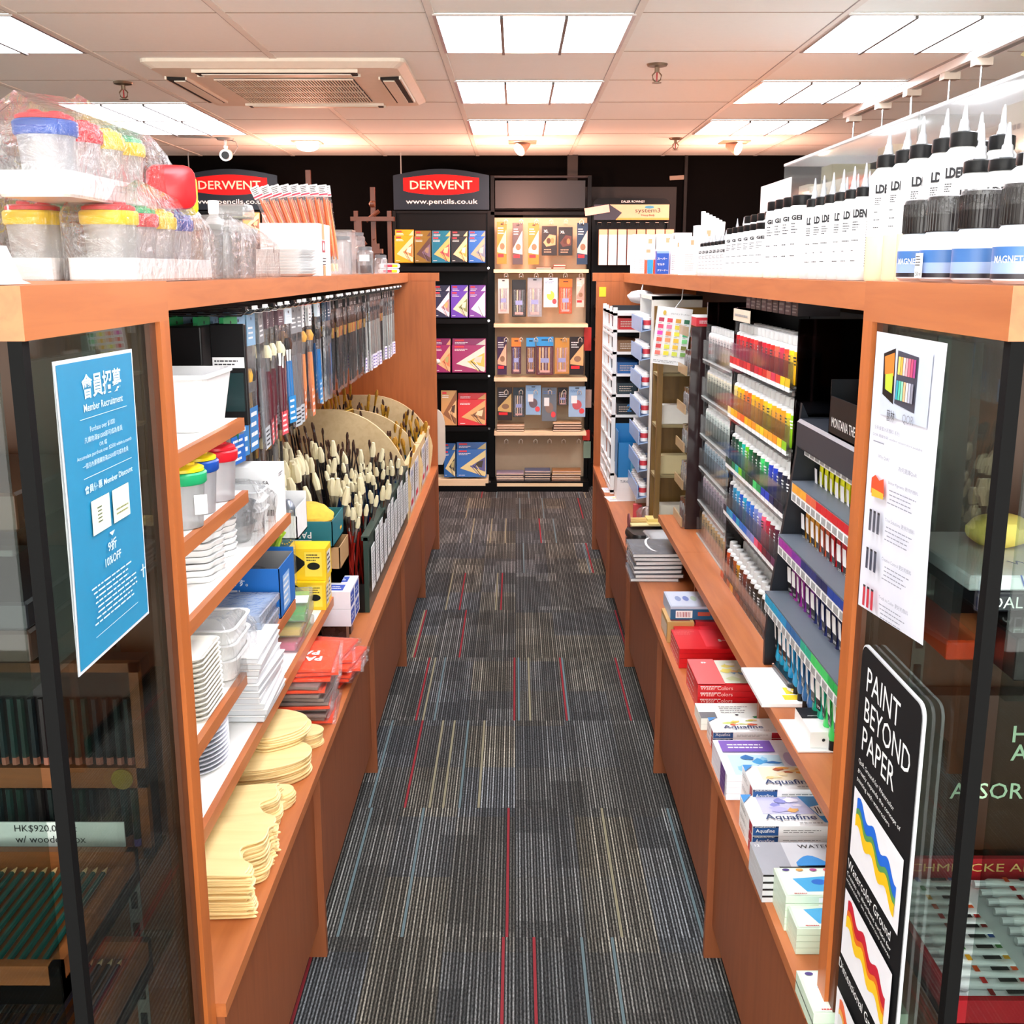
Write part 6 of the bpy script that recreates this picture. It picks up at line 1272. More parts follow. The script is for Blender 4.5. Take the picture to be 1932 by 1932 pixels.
part(MB().box(0, W_, 0, D_, 0, .11, WHITE), 'base', t)
part(MB().box(0, .003, 0, D_, .11, H_ - .02, DBL).box(W_ - .003, W_, 0, D_, .11, H_ - .02, DBL).box(0, W_, D_ - .003, D_, .11, H_, DBL).box(0, W_, 0, .003, .11, H_ - .07, DBL).box(.06, .075, -.0008, 0, .13, H_ - .1, mat('#6fc0e8', .3)), 'tray', t)
m = MB(); f = Fc(m, (0, -.0005, .085), (1, 0, 0), (0, 0, 1)); f.text('TURNER POSTER COLOUR', .015, .0, mat('#3a4a5a', .5), w=.14, h=.012, bold=.01); part(m, 'lettering', t)
# rack of pale blue trays facing the aisle
t = thing('poster_colour_rack', 'white framed rack of sloping pale blue poster colour trays', 'display rack', (.545, 4.62, CT + .0006)); CRW = mat('#ece8dc', .45)
for y in (-.205, .20): part(MB().box(0, .20, y, y + .022, 0, .93, CRW), 'upright', t)
part(MB().box(0, .20, -.205, .222, .915, .93, CRW), 'top', t)
PBL = mat('#a9c3e8', .25, alpha=.85)
for k in range(7):
    z = .10 + .115 * k; t2 = thing('colour_tray', ('lowest', 'second lowest', 'third', 'middle', 'fifth', 'sixth', 'uppermost')[k] + ' pale blue tray of poster colour pots in the white rack', 'tray', (.52, 4.62, CT + z))
    m = MB().box(-.012, .13, -.18, .195, 0, .004, PBL, mtx=Matrix.Rotation(-.2, 4, 'Y')).box(-.014, -.010, -.18, .195, -.004, .055, PBL); part(m, 'tray', t2)
    for q in range(8): part(MB().lathe([(.016, .006), (.016, .05), (.012, .052), (.012, .062)], WHITE, 12, c=(.012, -.155 + q * .044, .004)).lathe([(.0162, .02), (.0162, .04)], mat(('#d0404a', '#3a6ab8', '#e0a030', '#8a4a98')[q % 4], .4), 12, c=(.012, -.155 + q * .044, .004), cap=False), 'pot', t2)
# bagged odds on the counter, olive timber frames
bag(.50, .60, 4.30, 4.40, CT + .0006, CT + .09, 'crumpled clear bag of red things at the foot of the rack', seed=91, grp=None)
carded_box(.50, 4.50, CT + .0006, .035, .03, .06, mat('#c84a50', .5), 'tiny red pack leaning by the crumpled bag', 'small_pack')
t = thing('timber_rack', 'open olive brown timber rack beside the colour chart', 'rack', (.52, 3.98, CT + .0006))
for x, y in ((0, 0), (0, .14), (.26, 0), (.26, .14)): part(MB().box(x, x + .018, y, y + .03, 0, .90, OLIVE), 'post', t)
for k in range(5): part(MB().box(.0, .27, .03, .14, .08 + .19 * k, .09 + .19 * k, mat('#8f7f55', .5)), 'shelf_board', t)
part(MB().box(0, .278, .155, .165, 0, .80, OLIVE), 'back_panel', t)
part(MB().box(0, .278, -.001, .012, .80, .90, mat('#8a6424', .5)), 'header', t)
for k in range(4):
    carded_box(.545, 4.03, CT + .0916 + .19 * k + .0006, .10, .06, .07, mat(('#d8d4c4', '#c9b98a', '#e0dcd0', '#b8a888')[k], .5), ('lowest', 'second', 'third', 'highest')[k] + ' cream packet on the olive timber rack', 'packet')
# colour chart
A = at(1236, 580, Y=3.86); B = at(1302, 590, Y=3.86); C_ = at(1298, 698, Y=3.86); D = at(1222, 688, Y=3.86)
cx = (A.x + B.x + C_.x + D.x) / 4; W_ = (B.x - A.x); H_ = (A.z - D.z)
t = thing('colour_chart', 'tilted white colour chart with rows of bright paint swatches', 'colour chart', ((D.x + C_.x) / 2, 3.86, D.z)); t.rotation_euler = (0, .10, -.12)
part(MB().box(-W_ / 2, W_ / 2, 0, .003, 0, H_, WHITE), 'board', t)
m = MB(); f = Fc(m, (-W_ / 2, -.0004, 0), (1, 0, 0), (0, 0, 1)); SW = [['#c01848', '#e83a50', '#e0a020', '#0e6a44'], ['#e83a68', '#e87aa0', '#e8d030', '#12807a'], ['#e828b0', '#f08040', '#f0e828', '#18a060'], ['#e85038', '#f0a060', '#f0c020', '#6fd07a'], ['#d82830', '#e8e840', '#f0c018', '#7a7a20'], ['#f07060', '#f0e020', '#d8e040', '#6aa040']]
for r_ in range(6):
    for c in range(4): f.rect(W_ * (.08 + .24 * c), H_ * (.74 - .115 * r_), W_ * (.23 + .24 * c), H_ * (.81 - .115 * r_), mat(SW[r_][c], .4)); f.rect(W_ * (.08 + .24 * c), H_ * (.715 - .115 * r_), W_ * (.17 + .24 * c), H_ * (.722 - .115 * r_), GREYP)
f.text('ホルベイン アーチスト', W_ * .40, H_ * .88, INK, w=W_ * .52); f.disc(W_ * .22, H_ * .90, W_ * .045, H_ * .04, mat('#d8b840', .5)); f.lines(W_ * .06, H_ * .03, W_ * .9, H_ * .08, 2, GREYP); part(m, 'swatches', t)
part(MB().tube([(0, .002, H_), (.02, .05, 1.40 - D.z), (.02, .08, 1.44 - D.z)], .0015, WHITE), 'cord', t)
# white sack tucked under the top shelf, yellow tag
random.seed(3); m = MB().ball((0, 0, 0), .05, mat('#ecebea', .6), 12, sz=(1.2, 1.3, .6), jit=.2); random.seed(7)
t = thing('white_sack', 'bulging white sack tucked under the top shelf above the shelving', 'sack', (.56, 4.95, 1.38)); part(m, 'sack', t); part(MB().tube([(0, 0, .02), (.01, 0, .07)], .003, WHITE), 'tie', t)
one(MB().box(0, .002, 0, .035, 0, .05, YEL), 'yellow_tag', 'bright yellow tag stuck at the top of the end panel', 'tag', (.435, 5.7775, 1.36), rz=-math.pi / 2)
# ============================================================ racks against the black end wall
YR = 7.36; BK2 = dull(mat('#070708', .45), .15)
def ax(px): return at(px, 700, Y=YR).x
def az(py, x=1000): return at(x, py, Y=YR).z
def sign(t, x0, x1, z0, z1, y):
    w_ = x1 - x0; h = z1 - z0; NVY = dull(mat('#0c1222', .3), .3); P = [(0, 0), (w_, 0)] + [(w_ - w_ * i / 16, h * .84 + h * .16 * math.sin(math.pi * i / 16)) for i in range(17)]
    M_ = Matrix.Translation((x0, y + .01, z0)) @ Matrix.Rotation(math.pi / 2, 4, 'X'); part(MB().prism(P, 0, .01, NVY, mtx=M_), 'sign_board', t)
    m = MB(); f = Fc(m, (x0, y - .0005, z0), (1, 0, 0), (0, 0, 1), .0012); a, b, c, d = w_ * .105, w_ * .895, h * .36, h * .86
    P = [(a, c + .03 * h + .02), (a, d - .04 * h - .01)] + [(a + (b - a) * i / 14, d - h * .09 + h * .09 * math.sin(math.pi * i / 14)) for i in range(1, 14)] + [(b, d - .04 * h - .01), (b, c + .03 * h + .02)] + [(b - (b - a) * i / 14, c + h * .09 - h * .09 * math.sin(math.pi * i / 14)) for i in range(1, 14)]
    f.poly(P, dull(mat('#d80a06', .4), .2)); f.text('DERWENT', w_ * .175, h * .50, mat('#f6e2c8', .5), w=w_ * .65, h=h * .21, bold=.012); f.text('www.pencils.co.uk', w_ * .13, h * .11, WHITE, w=w_ * .75, h=h * .15, bold=.008); part(m, 'lettering', t, 'red plaque and white web address')
def derwent_rack(px0, px1, label, slabel):
    x0, x1 = ax(px0), ax(px1); cx = (x0 + x1) / 2
    t = thing('pencil_rack', label, 'display rack', (cx, YR + .2, 0)); h = (x1 - x0) / 2
    for s in (-1, 1): part(MB().box(s * h - .022 * (s > 0) - .0, s * h + .022 * (s < 0), -.03, .0, 0, az(395), BK2).box(s * h - .04 * (s > 0), s * h + .04 * (s < 0), -.21, .2, 0, .06, BK2), 'upright', t)
    part(MB().box(-h, h, .0, .01, .06, az(395), BK2), 'back_panel', t)
    part(MB().box(-h, h, -.20, .0, .0, .07, BK2), 'plinth', t)
    part(MB().box(-h + .02, h - .02, -.205, 0, az(915) - .005, az(905), PALE), 'wooden_base_shelf', t, 'pale wooden shelf')
    for py in (503, 602, 706, 805):
        z = az(py); part(MB().box(-h + .02, h - .02, -.205, 0, z - .03, z - .012, BK2).box(-h + .02, h - .02, -.21, -.203, z - .03, z + .0, BK2), 'black_shelf', t)
    for py in (503, 602, 706, 805, 905): part(MB().cyl((h - .012, -.205, az(py) - .01), (h - .012, -.222, az(py) - .01), .008, CHROME, n=10), 'bolt', t)
    part(MB().box(-h, h, -.02, .0, az(400), az(395), BK2), 'top_rail', t)
    s = thing('brand_sign', slabel, 'sign', (cx, YR + .17, az(393))); sign(s, -h + .01, h - .01, 0, az(314) - az(393), 0)
    part(MB().box(-h * .82, -h * .80, 0.012, .014, .1, CZ - az(393), GREYP), 'hanging_wire', s)
    return t
derwent_rack(742, 926, 'black wire rack of pencil tins under the central navy and red sign', 'navy sign with red plaque and web address over the central rack')
derwent_rack(348, 532, 'black rack of pencil tins under the partly hidden navy sign', 'navy and red sign half hidden behind clear box and bagged pots')
def tin_box(px0, px1, py0, py1, bg, tri, label, kind=0, off=0, name='pencil_tin', two=True):
    """tin leaning on the rack shelf: bold colour with a picture wedge at its lower corner"""
    x0, x1 = ax(px0), ax(px1); z0, z1 = az(py1), az(py0); w_ = x1 - x0 - .004; h = z1 - z0
    hh = h * (.82 if two else 1)
    for lay in ((1, 0) if two else (0,)):
        t = thing(name, label if lay == 0 else 'second ' + label.replace('a shelf', 'shelf') + ', set behind', 'pencil tin', (x0 + .002, YR + .025 + lay * .045 + off, z0 + lay * (h - hh) + .001), 0)
        t.rotation_euler = (-.12, 0, 0)
        part(MB().box(0, w_, 0, .016, 0, hh, mat(bg, .3), bev=.002), 'tin', t)
        m = MB(); f = Fc(m, (0, -.0006, 0), (1, 0, 0), (0, 0, 1)); c = [mat(q, .4) for q in tri]
        f.poly([(w_ * .98, hh * .98), (w_ * .12, hh * .32), (w_ * .95, hh * .03), (w_ * .98, hh * .1)], c[0]); f.poly([(w_ * .96, hh * .72), (w_ * .45, hh * .38), (w_ * .96, hh * .2)], c[1])
        f.poly([(w_ * .7, hh * .55), (w_ * .9, hh * .6), (w_ * .85, hh * .35), (w_ * .62, hh * .4)], c[2])
        for q in range(3): f.poly([(w_ * (.45 + .1 * q), hh * .42), (w_ * (.48 + .1 * q), hh * .42), (w_ * (.80 + .06 * q), hh * .05), (w_ * (.77 + .06 * q), hh * .05)], c[(q + 1) % 3] if q != 1 else INK)
        f.rect(w_ * .08, hh * .90, w_ * .35, hh * .955, mat('#e0303a', .4)); f.lines(w_ * .08, hh * .78, w_ * .5, hh * .87, 2, WHITE, .4, .3); f.lines(w_ * .08, hh * .05, w_ * .3, hh * .1, 1, WHITE); part(m, 'print', t)
tin_box(748, 784, 432, 496, '#e09a18', ('#e8c8a0', '#c8743a', '#f0e0c0'), 'amber yellow tin with picture wedge on top rack shelf')
tin_box(785, 816, 434, 496, '#7a6420', ('#4a3430', '#6a5a70', '#8a7a60'), 'olive brown tin with dark picture wedge on top rack shelf')
tin_box(817, 852, 434, 496, '#0e6a86', ('#e8a860', '#c84a50', '#f0d890'), 'teal tin with orange picture wedge on top rack shelf')
tin_box(853, 884, 434, 496, '#14161a', ('#e0c090', '#e09840', '#f0e0c0'), 'black tin with golden picture wedge on top rack shelf')
tin_box(885, 917, 434, 496, '#155aae', ('#a89a80', '#6a7a90', '#d8c8a8'), 'royal blue tin with stone coloured wedge on top rack shelf')
tin_box(820, 850, 538, 600, '#16163a', ('#d8d4e0', '#a07a80', '#e0a060'), 'midnight navy tin on the second rack shelf')
tin_box(851, 884, 538, 600, '#5a30a8', ('#d0ccb0', '#7a8a50', '#e8e0c0'), 'violet tin with green picture wedge on second rack shelf')
tin_box(885, 917, 538, 600, '#6a2a90', ('#e8ecf4', '#c8d8e8', '#f4f4f8'), 'purple glossy tin beside the upright on second rack shelf')
tin_box(820, 850, 640, 704, '#8a1a5a', ('#e8a878', '#d0784a', '#a0a060'), 'magenta tin with orange wedge on third rack shelf')
tin_box(852, 917, 640, 704, '#8e1258', ('#d8d8c8', '#c8b850', '#e0c8b8'), 'wide magenta pastels box on the third rack shelf')
LION = '#c8965a'
tin_box(830, 861, 738, 804, LION, ('#8a5a34', '#e0b880', '#4a3020'), 'tawny tin with lion picture on fourth rack shelf', two=False)
tin_box(862, 917, 744, 804, '#d01420', ('#d8a868', '#8a5a34', '#f0d8a8'), 'bright red tin with lion wedge on fourth rack shelf')
tin_box(834, 857, 840, 902, '#145a9c', ('#d8c890', '#3a3a30', '#b0a870'), 'narrow blue tin on the wooden base shelf')
tin_box(858, 917, 838, 902, '#1560aa', ('#e0d090', '#5a5a90', '#3a3428'), 'wide blue tin with yellow wedge on the wooden base shelf')
for i, (a, c) in enumerate(((470, '#caa050'), (505, '#7a5a40'))):
    tin_box(a, a + 32, 400, 440, c, ('#e0c8a0', '#8a5a3a', '#d0b080'), ('sand', 'brown')[i] + ' coloured tin showing below the half hidden sign', two=False)
# rack of wooden shelves with hanging packs
X0, X1 = ax(926), ax(1114); hw = (X1 - X0) / 2; cx = (X0 + X1) / 2
PALEB = mat('#c9b494', .6)
t = thing('hook_display', 'black framed rack with pale wooden shelves and hanging pencil packs', 'display rack', (cx, YR + .2, 0))
for s in (-1, 1): part(MB().box(s * hw - .025 * (s > 0), s * hw + .025 * (s < 0), -.03, .0, 0, az(328), BK2), 'upright', t); part(MB().box(s * hw - .04 * (s > 0), s * hw + .04 * (s < 0), -.21, .17, 0, .06, BK2), 'foot', t)
part(MB().box(-hw + .02, hw - .02, 0, .012, az(915), az(408), PALEB), 'back_panel', t)
part(MB().box(-hw, hw, -.20, 0, 0, .07, BK2), 'plinth', t)
part(MB().cyl((-hw, -.01, az(329)), (hw, -.01, az(329)), .008, mat('#4a4a4e', .3, .6)).cyl((-hw, -.01, az(393)), (hw, -.01, az(393)), .006, BK2).box(-hw, hw, -.03, .0, az(403), az(397), BK2), 'top_frame', t)
part(MB().box(-hw + .03, hw - .04, .0, .01, az(390), az(336), mat('#161618', .5)), 'header_board', t)
ZS = {}
for py in (514, 617, 719, 821, 917):
    z = az(py); ZS[py] = z; part(MB().box(-hw + .022, hw - .022, -.205, 0, z - .002, z + .020, PALE), 'wooden_shelf', t)
HX = (955, 983, 1011, 1038, 1065, 1094)
for py in (411, 512, 634, 733, 826):
    for k, px in enumerate(HX):
        xx = ax(px) - cx; z = az(py + 6); part(MB().tube([(xx - .012, -.19, z - .02), (xx - .012, -.19, z), (xx, -.19, z + .012), (xx + .012, -.19, z), (xx + .012, -.19, z - .02)], .003, mat('#d8cbb8', .3, .5), n=5).cyl((xx, 0, z - .012), (xx, -.19, z - .012), .0025, CHROME, n=5), 'hook', t)
def hang(px0, py0, px1, py1, card, win, label, style=0, dy_=0, hd=None):
    x0, x1 = ax(px0), ax(px1); z0, z1 = az(py1), az(py0); w_ = x1 - x0; h = z1 - z0
    t = thing('pencil_pack', label, 'hanging pack', ((x0 + x1) / 2, YR + .035 + dy_, z0)); C = mat(card, .4); W2 = mat(win, .4)
    part(MB().box(-w_ / 2, w_ / 2, 0, .004, 0, h, C, bev=.001), 'card', t); m = MB(); f = Fc(m, (-w_ / 2, -.0006, 0), (1, 0, 0), (0, 0, 1))
    f.rect(w_ * .38, h * .93, w_ * .62, h * .96, INK)
    if style == 0:   # picture wedge along the edge
        f.poly([(w_ * .96, h * .82), (w_ * .04, h * .38), (w_ * .04, h * .28), (w_ * .96, h * .24)], W2); f.disc(w_ * .55, h * .42, w_ * .25, h * .08, mat('#8a6a50', .5)); f.rect(w_ * .1, h * .16, w_ * .7, h * .24, mat('#e0242c', .4)); f.lines(w_ * .1, h * .70, w_ * .7, h * .88, 3, WHITE)
    elif style == 1:  # round cornered tin
        f.rect(w_ * .12, h * .82, w_ * .5, h * .93, C); f.text('XL', w_ * .12, h * .78, WHITE, w=w_ * .3, bold=.03); f.poly([(w_ * .1, h * .45), (w_ * .5, h * .72), (w_ * .92, h * .68), (w_ * .9, h * .36), (w_ * .3, h * .30)], W2); f.disc(w_ * .45, h * .5, w_ * .14, h * .1, mat('#4a2a1a', .5)); f.disc(w_ * .7, h * .5, w_ * .12, h * .1, mat('#b07a4a', .5)); f.lines(w_ * .15, h * .08, w_ * .85, h * .24, 2, mat('#c89a80', .5))
    elif style == 2:  # clear blister with pencils or pens
        if hd: f.rect(0, h * .76, w_, h, mat(hd, .4)); f.rect(w_ * .3, h * .9, w_ * .7, h * .93, INK)
        for q in range(4): f.rect(w_ * (.16 + .18 * q), h * .12, w_ * (.25 + .18 * q), h * .72, mat((win, '#e0c8a0', '#9a8a94', win)[q], .4))
        f.rect(w_ * .25, h * .32, w_ * .75, h * .44, mat('#9aa4d8', .4)); f.rect(w_ * .2, h * .06, w_ * .8, h * .12, mat('#d8a8a0', .4))
    elif style == 3:  # pale card with product
        f.lines(w_ * .1, h * .8, w_ * .9, h * .9, 2, mat('#5a7ab0', .5)); f.disc(w_ * .5, h * .40, w_ * .28, h * .16, W2); f.rect(w_ * .15, h * .45, w_ * .5, h * .7, WHITE); f.disc(w_ * .78, h * .2, w_ * .16, h * .09, mat('#e04a50', .4))
    part(m, 'print', t)
    if style == 2: part(MB().box(-w_ * .44, w_ * .44, -.018, -.0012, h * .03, h * .74, SLEEVE, bev=.004), 'blister', t)
hang(938, 418, 956, 498, '#e07a20', '#f0d0a0', 'orange pencil pack, first on the top hooks')
hang(967, 420, 986, 499, '#4a4044', '#d8d0c0', 'charcoal grey pencil pack on the top hooks')
hang(996, 420, 1016, 499, '#f07a1c', '#e0e0d8', 'vivid orange pencil pack with grey wedge on top hooks')
hang(1021, 426, 1049, 482, '#1e1614', '#c89a70', 'dark rounded tin with pale lettering, on the fourth top hook', 1)
hang(1052, 428, 1078, 482, '#1c1614', '#5a3026', 'dark rounded tin with brown picture, on the fifth top hook', 1)
hang(1086, 420, 1106, 499, '#14304e', '#d0c8b8', 'navy pencil pack at the end of the top hooks')
hang(940, 526, 960, 592, '#d8cfc8', '#8a8490', 'white clear pencil pack on the second row of hooks', 2)
hang(966, 528, 992, 598, '#121214', '#5a6a6a', 'black rounded pack on the second row of hooks', 2)
hang(995, 524, 1022, 598, '#9aa0a4', '#b8bcc0', 'silver grey pack with tan wedge on second hooks', 2)
hang(1025, 524, 1051, 580, '#e8ecf4', '#d8d050', 'white pack with yellow picture and pink block, second hooks', 3)
hang(1054, 526, 1078, 592, '#c8501c', '#e07a3a', 'rusty orange blister pack on the second hooks', 2, hd='#f07018')
hang(1086, 524, 1101, 580, '#d8c0b0', '#b89080', 'slim pinkish pack at the end of the second hooks')
hang(938, 636, 956, 708, '#33163e', '#e8b090', 'plum pack with copper picture on the third hooks')
hang(965, 638, 983, 706, '#4a1838', '#5a5a90', 'plum blister pack with orange header on the third hooks', 2, hd='#f0802c')
hang(993, 638, 1010, 706, '#4a1830', '#c89a50', 'plum blister pack with blue header on the third hooks', 2, hd='#3a9ad8')
hang(1012, 636, 1044, 708, '#5a1c30', '#e0b060', 'wide plum blister pack with blue header on third hooks', 2, hd='#2f94d4')
hang(1047, 638, 1074, 706, '#c08a3a', '#b88a90', 'mustard pack of pinkish pencils on the third hooks', 2)
hang(1075, 636, 1102, 708, '#1c1414', '#d8a870', 'black pack with bead picture at end of the third hooks')
hang(938, 732, 966, 794, '#2a2020', '#c8a868', 'black and tan pack on the fourth hooks')
hang(968, 732, 990, 788, '#24323a', '#a8a8a8', 'slate blue pack with red label on the fourth hooks', 2)
hang(992, 728, 1021, 784, '#8fb4d4', '#6a5a60', 'pale blue card pack on the fourth hooks', 3)
hang(1023, 732, 1051, 796, '#6a747c', '#8a7468', 'grey blue pack with folded knife shape on fourth hooks', 3)
hang(1053, 732, 1072, 766, '#141416', '#c88a90', 'small black pack with three pale bars on fourth hooks', 2)
hang(1074, 730, 1106, 788, '#9cbcd8', '#c05a60', 'pale blue pack with red dot at end of fourth hooks', 3)
# boxes lying on the wooden shelves
def lay(px0, px1, py, n, cols, label, base, hpx=5):
    x0, x1 = ax(px0), ax(px1); z = ZS[base] + .0206
    for i in range(n):
        t = thing('flat_tin', label, 'tin', (x0 + R.uniform(-.004, .004), YR + .03, z + i * .0165), 0, label + 's'); part(MB().box(0, x1 - x0 - .004, 0, .12, 0, .0155, mat(cols[i % len(cols)], .35), bev=.002), 'tin', t); part(MB().box(.002, x1 - x0 - .006, -.0008, -.0002, .004, .011, mat('#d8c0a8', .4)), 'edge_print', t)
lay(936, 990, 0, 4, ['#2a2430', '#c8b0a0', '#2a2430', '#8a7a90'], 'flat pencil tin with lilac lid in the floor level stack', 917)
lay(991, 1042, 0, 5, ['#1a1c28', '#2a2c34', '#1a1c28', '#3a3c48', '#50587a'], 'flat dark blue pencil tin in the middle floor level stack', 917)
lay(1043, 1100, 0, 5, ['#5a3420', '#b0845a', '#3a2418', '#c89a60', '#a06a38'], 'flat tawny pencil tin in the floor level stack', 917)
lay(936, 990, 0, 3, ['#2a2018', '#8a6a4a', '#b09070'], 'flat brown tin stacked on the fourth wooden shelf', 821)
lay(1045, 1100, 0, 4, ['#2a2018', '#6a4a34', '#2a2018', '#b8946a'], 'flat dark tin stacked at end of fourth wooden shelf', 821)
lay(1010, 1040, 0, 1, ['#5a2a24'], 'small maroon tin on the first wooden shelf', 514)
lay(1042, 1066, 0, 2, ['#7a3a30', '#8a4a44'], 'small rust tin below the dark rounded tins', 514)
# third rack toward the corner with arched header
X0, X1 = ax(1116), ax(1262); cx = (X0 + X1) / 2; hw = (X1 - X0) / 2
t = thing('paint_rack', 'black rack with arched painted header behind white cartons', 'display rack', (cx, YR + .2, 0))
for s in (-1, 1): part(MB().box(s * hw - .02 * (s > 0), s * hw + .02 * (s < 0), -.03, 0, 0, az(400), BK2), 'upright', t)
part(MB().box(-hw, hw, 0, .01, 0, az(412), BK2), 'back_panel', t)
for k in range(6): part(MB().box(-hw + .02, hw - .02, -.2, 0, .15 + k * .22, .165 + k * .22, BK2), 'black_shelf', t)
P = [(hw - .0, 0), (hw, .10), (hw - .02, .14), (hw - .05, az(371) - az(414)), (-hw + .05, az(371) - az(414)), (-hw + .02, .14), (-hw, .10), (-hw, 0)]
H_ = az(371) - az(414); P = [(-hw, 0), (hw, 0)] + [(hw - .05 + .05 * math.cos(math.radians(a)), H_ - .05 + .05 * math.sin(math.radians(a))) for a in range(0, 91, 15)] + [(-hw + .05 - .05 * math.sin(math.radians(a)), H_ - .05 + .05 * math.cos(math.radians(a))) for a in range(0, 91, 15)]
z = az(414); part(MB().prism(P, 0, .012, BK2, mtx=Matrix.Translation((0, -.02, z)) @ Matrix.Rotation(math.pi / 2, 4, 'X')), 'header_board', t)
m = MB(); f = Fc(m, (-hw, -.0325, z), (1, 0, 0), (0, 0, 1), .001); W_ = 2 * hw; f.rect(.012, .004, W_ - .008, H_ * .72, mat('#e0b48e', .5)); f.rect(.3 * W_, .004, W_ - .008, H_ * .12, mat('#e0a048', .5)); f.poly([(.012, .004), (.012, H_ * .72), (W_ * .22, H_ * .72), (W_ * .38, H_ * .35), (W_ * .3, .004)], mat('#2c2c3a', .5))
f.text('system3', W_ * .55, H_ * .30, INK, w=W_ * .32, h=H_ * .26); f.disc(W_ * .73, H_ * .6, W_ * .06, H_ * .07, mat('#2a86a8', .4)); f.text('Heavy Body', W_ * .63, H_ * .17, INK, w=W_ * .17); f.text('DALER ROWNEY', W_ * .37, H_ * .80, WHITE, w=W_ * .30); part(m, 'header_print', t)
for k in range(8):
    xx = -hw + .05 + k * .064; part(MB().tube([(xx - .012, -.02, z - .03), (xx - .012, -.03, z - .012), (xx + .012, -.03, z - .012), (xx + .012, -.02, z - .03)], .0025, CHROME, n=5), 'hook', t)
for k in range(8):
    x = X0 + .035 + k * .062
    carded_box(x, YR - .02, az(500), .054, .04, az(433) - az(500), mat(('#f0b08a', '#f2b894', '#f4c0a0', '#f0a888')[k % 4], .5), 'peach topped tube carton hanging in the row under the arched header', 'tube_carton', grp='peach cartons under the arched header', deco=lambda m, w_, d, h: Fc(m, (0, -.0004, 0), (1, 0, 0), (0, 0, 1)).rect(0, 0, w_, h * .85, WHITE))
for k, (a, b, c, l) in enumerate(((620, 665, '#e8342c', 'vivid red pack peeping past the east end panel'), (740, 775, '#d8b8a8', 'pinkish pack peeping past the east end panel, middle height'), (818, 838, '#e83a30', 'red topped pack low beside the east end panel'), (840, 872, '#9ab8a0', 'greenish pack lowest beside the east end panel'))):
    x = ax(1104 + 2 * (k % 2)); carded_box(x, YR + .169, az(b), .05, .03, az(a) - az(b), mat(c, .4), l, 'hanging_pack')
p = at(1108, 405, Y=YR - .04); one(MB().box(0, .165, 0, .002, 0, .05, mat('#f4bcae', .6)), 'paper_tag', 'tilted pink paper tag hanging before the arched header', 'tag', (p.x, YR + .155, p.z), rot=(0, -.16, 0))
p = at(1264, 340, Y=7.74); one(MB().box(0, .12, 0, .012, 0, .028, mat('#8a7868', .6)), 'tape_strip', 'strip of brown tape on the black end wall', 'tape', (p.x, 7.745, p.z), rot=(0, -.06, 0))
struct(MB().box(.35, .42, YB - .06, YB - .001, 1.9, CZ, mat('#2a2522', .7)).box(1.15, 1.17, YB - .03, YB - .001, 0, CZ, mat('#070606', .8)).box(.05, 1.1, YB - .02, YB - .001, 0, 2.05, mat('#151414', .7)), 'trim_2')
# end post cap finial and plywood end cheek beside the rack
m = MB(); m.ball((0, 0, 0), .014, mat('#e8e0d0', .4), 8); one(m, 'knob', 'small cream knob at the outside of the west end panel', 'knob', (-.415, 5.82, 1.02))
P = [(0, 0), (.035, 0), (.05, .04)] + [(.005 + .045 * math.cos(math.radians(a)), .20 + .10 * math.sin(math.radians(a))) for a in range(0, 91, 15)] + [(0, .30)]
one(MB().prism(P, 0, .014, mat('#d8cdbb', .5), mtx=Matrix.Rotation(math.pi / 2, 4, 'X')), 'end_cheek', 'pale rounded board fixed outside the west end panel', 'board', (-.43, 5.822, CT))
# ============================================================ inside and on the glass showcases
# members poster on the outer face of the west glass
def quadposter(c, th, x_out, s, mt):
    pass
XG = CXX + .010
A, B, C_, D = (at(*q, X=-CXX - .001) for q in ((95, 683), (245, 658), (278, 1157), (145, 1278)))
PB_ = mat('#2284ae', .4)
t = thing('members_poster', 'blue laminated member recruitment poster taped inside the cabinet side', 'poster', (-CXX + .001, A.y, D.z))
def PQ(u, v, k=0):   # bilinear point on the poster, u along the aisle, v up
    y = (A.y * (1 - u) + B.y * u) * v + (D.y * (1 - u) + C_.y * u) * (1 - v); z = (A.z * (1 - u) + B.z * u) * v + (D.z * (1 - u) + C_.z * u) * (1 - v)
    return (k + .004 * math.sin(v * 3.1) * (1 - u) * .5, y - A.y, z - D.z)
m = MB(); m.sheet(lambda u, v: PQ(u, v), 6, 10, mat('#dfe8f0', .3, coat=.5), smooth=False); m.sheet(lambda u, v: PQ(.02 + .96 * u, .012 + .976 * v, .0006), 6, 10, PB_, smooth=False)
m.sheet(lambda u, v: PQ(u, v, -.0008), 1, 1, WHITE); part(m, 'paper', t)
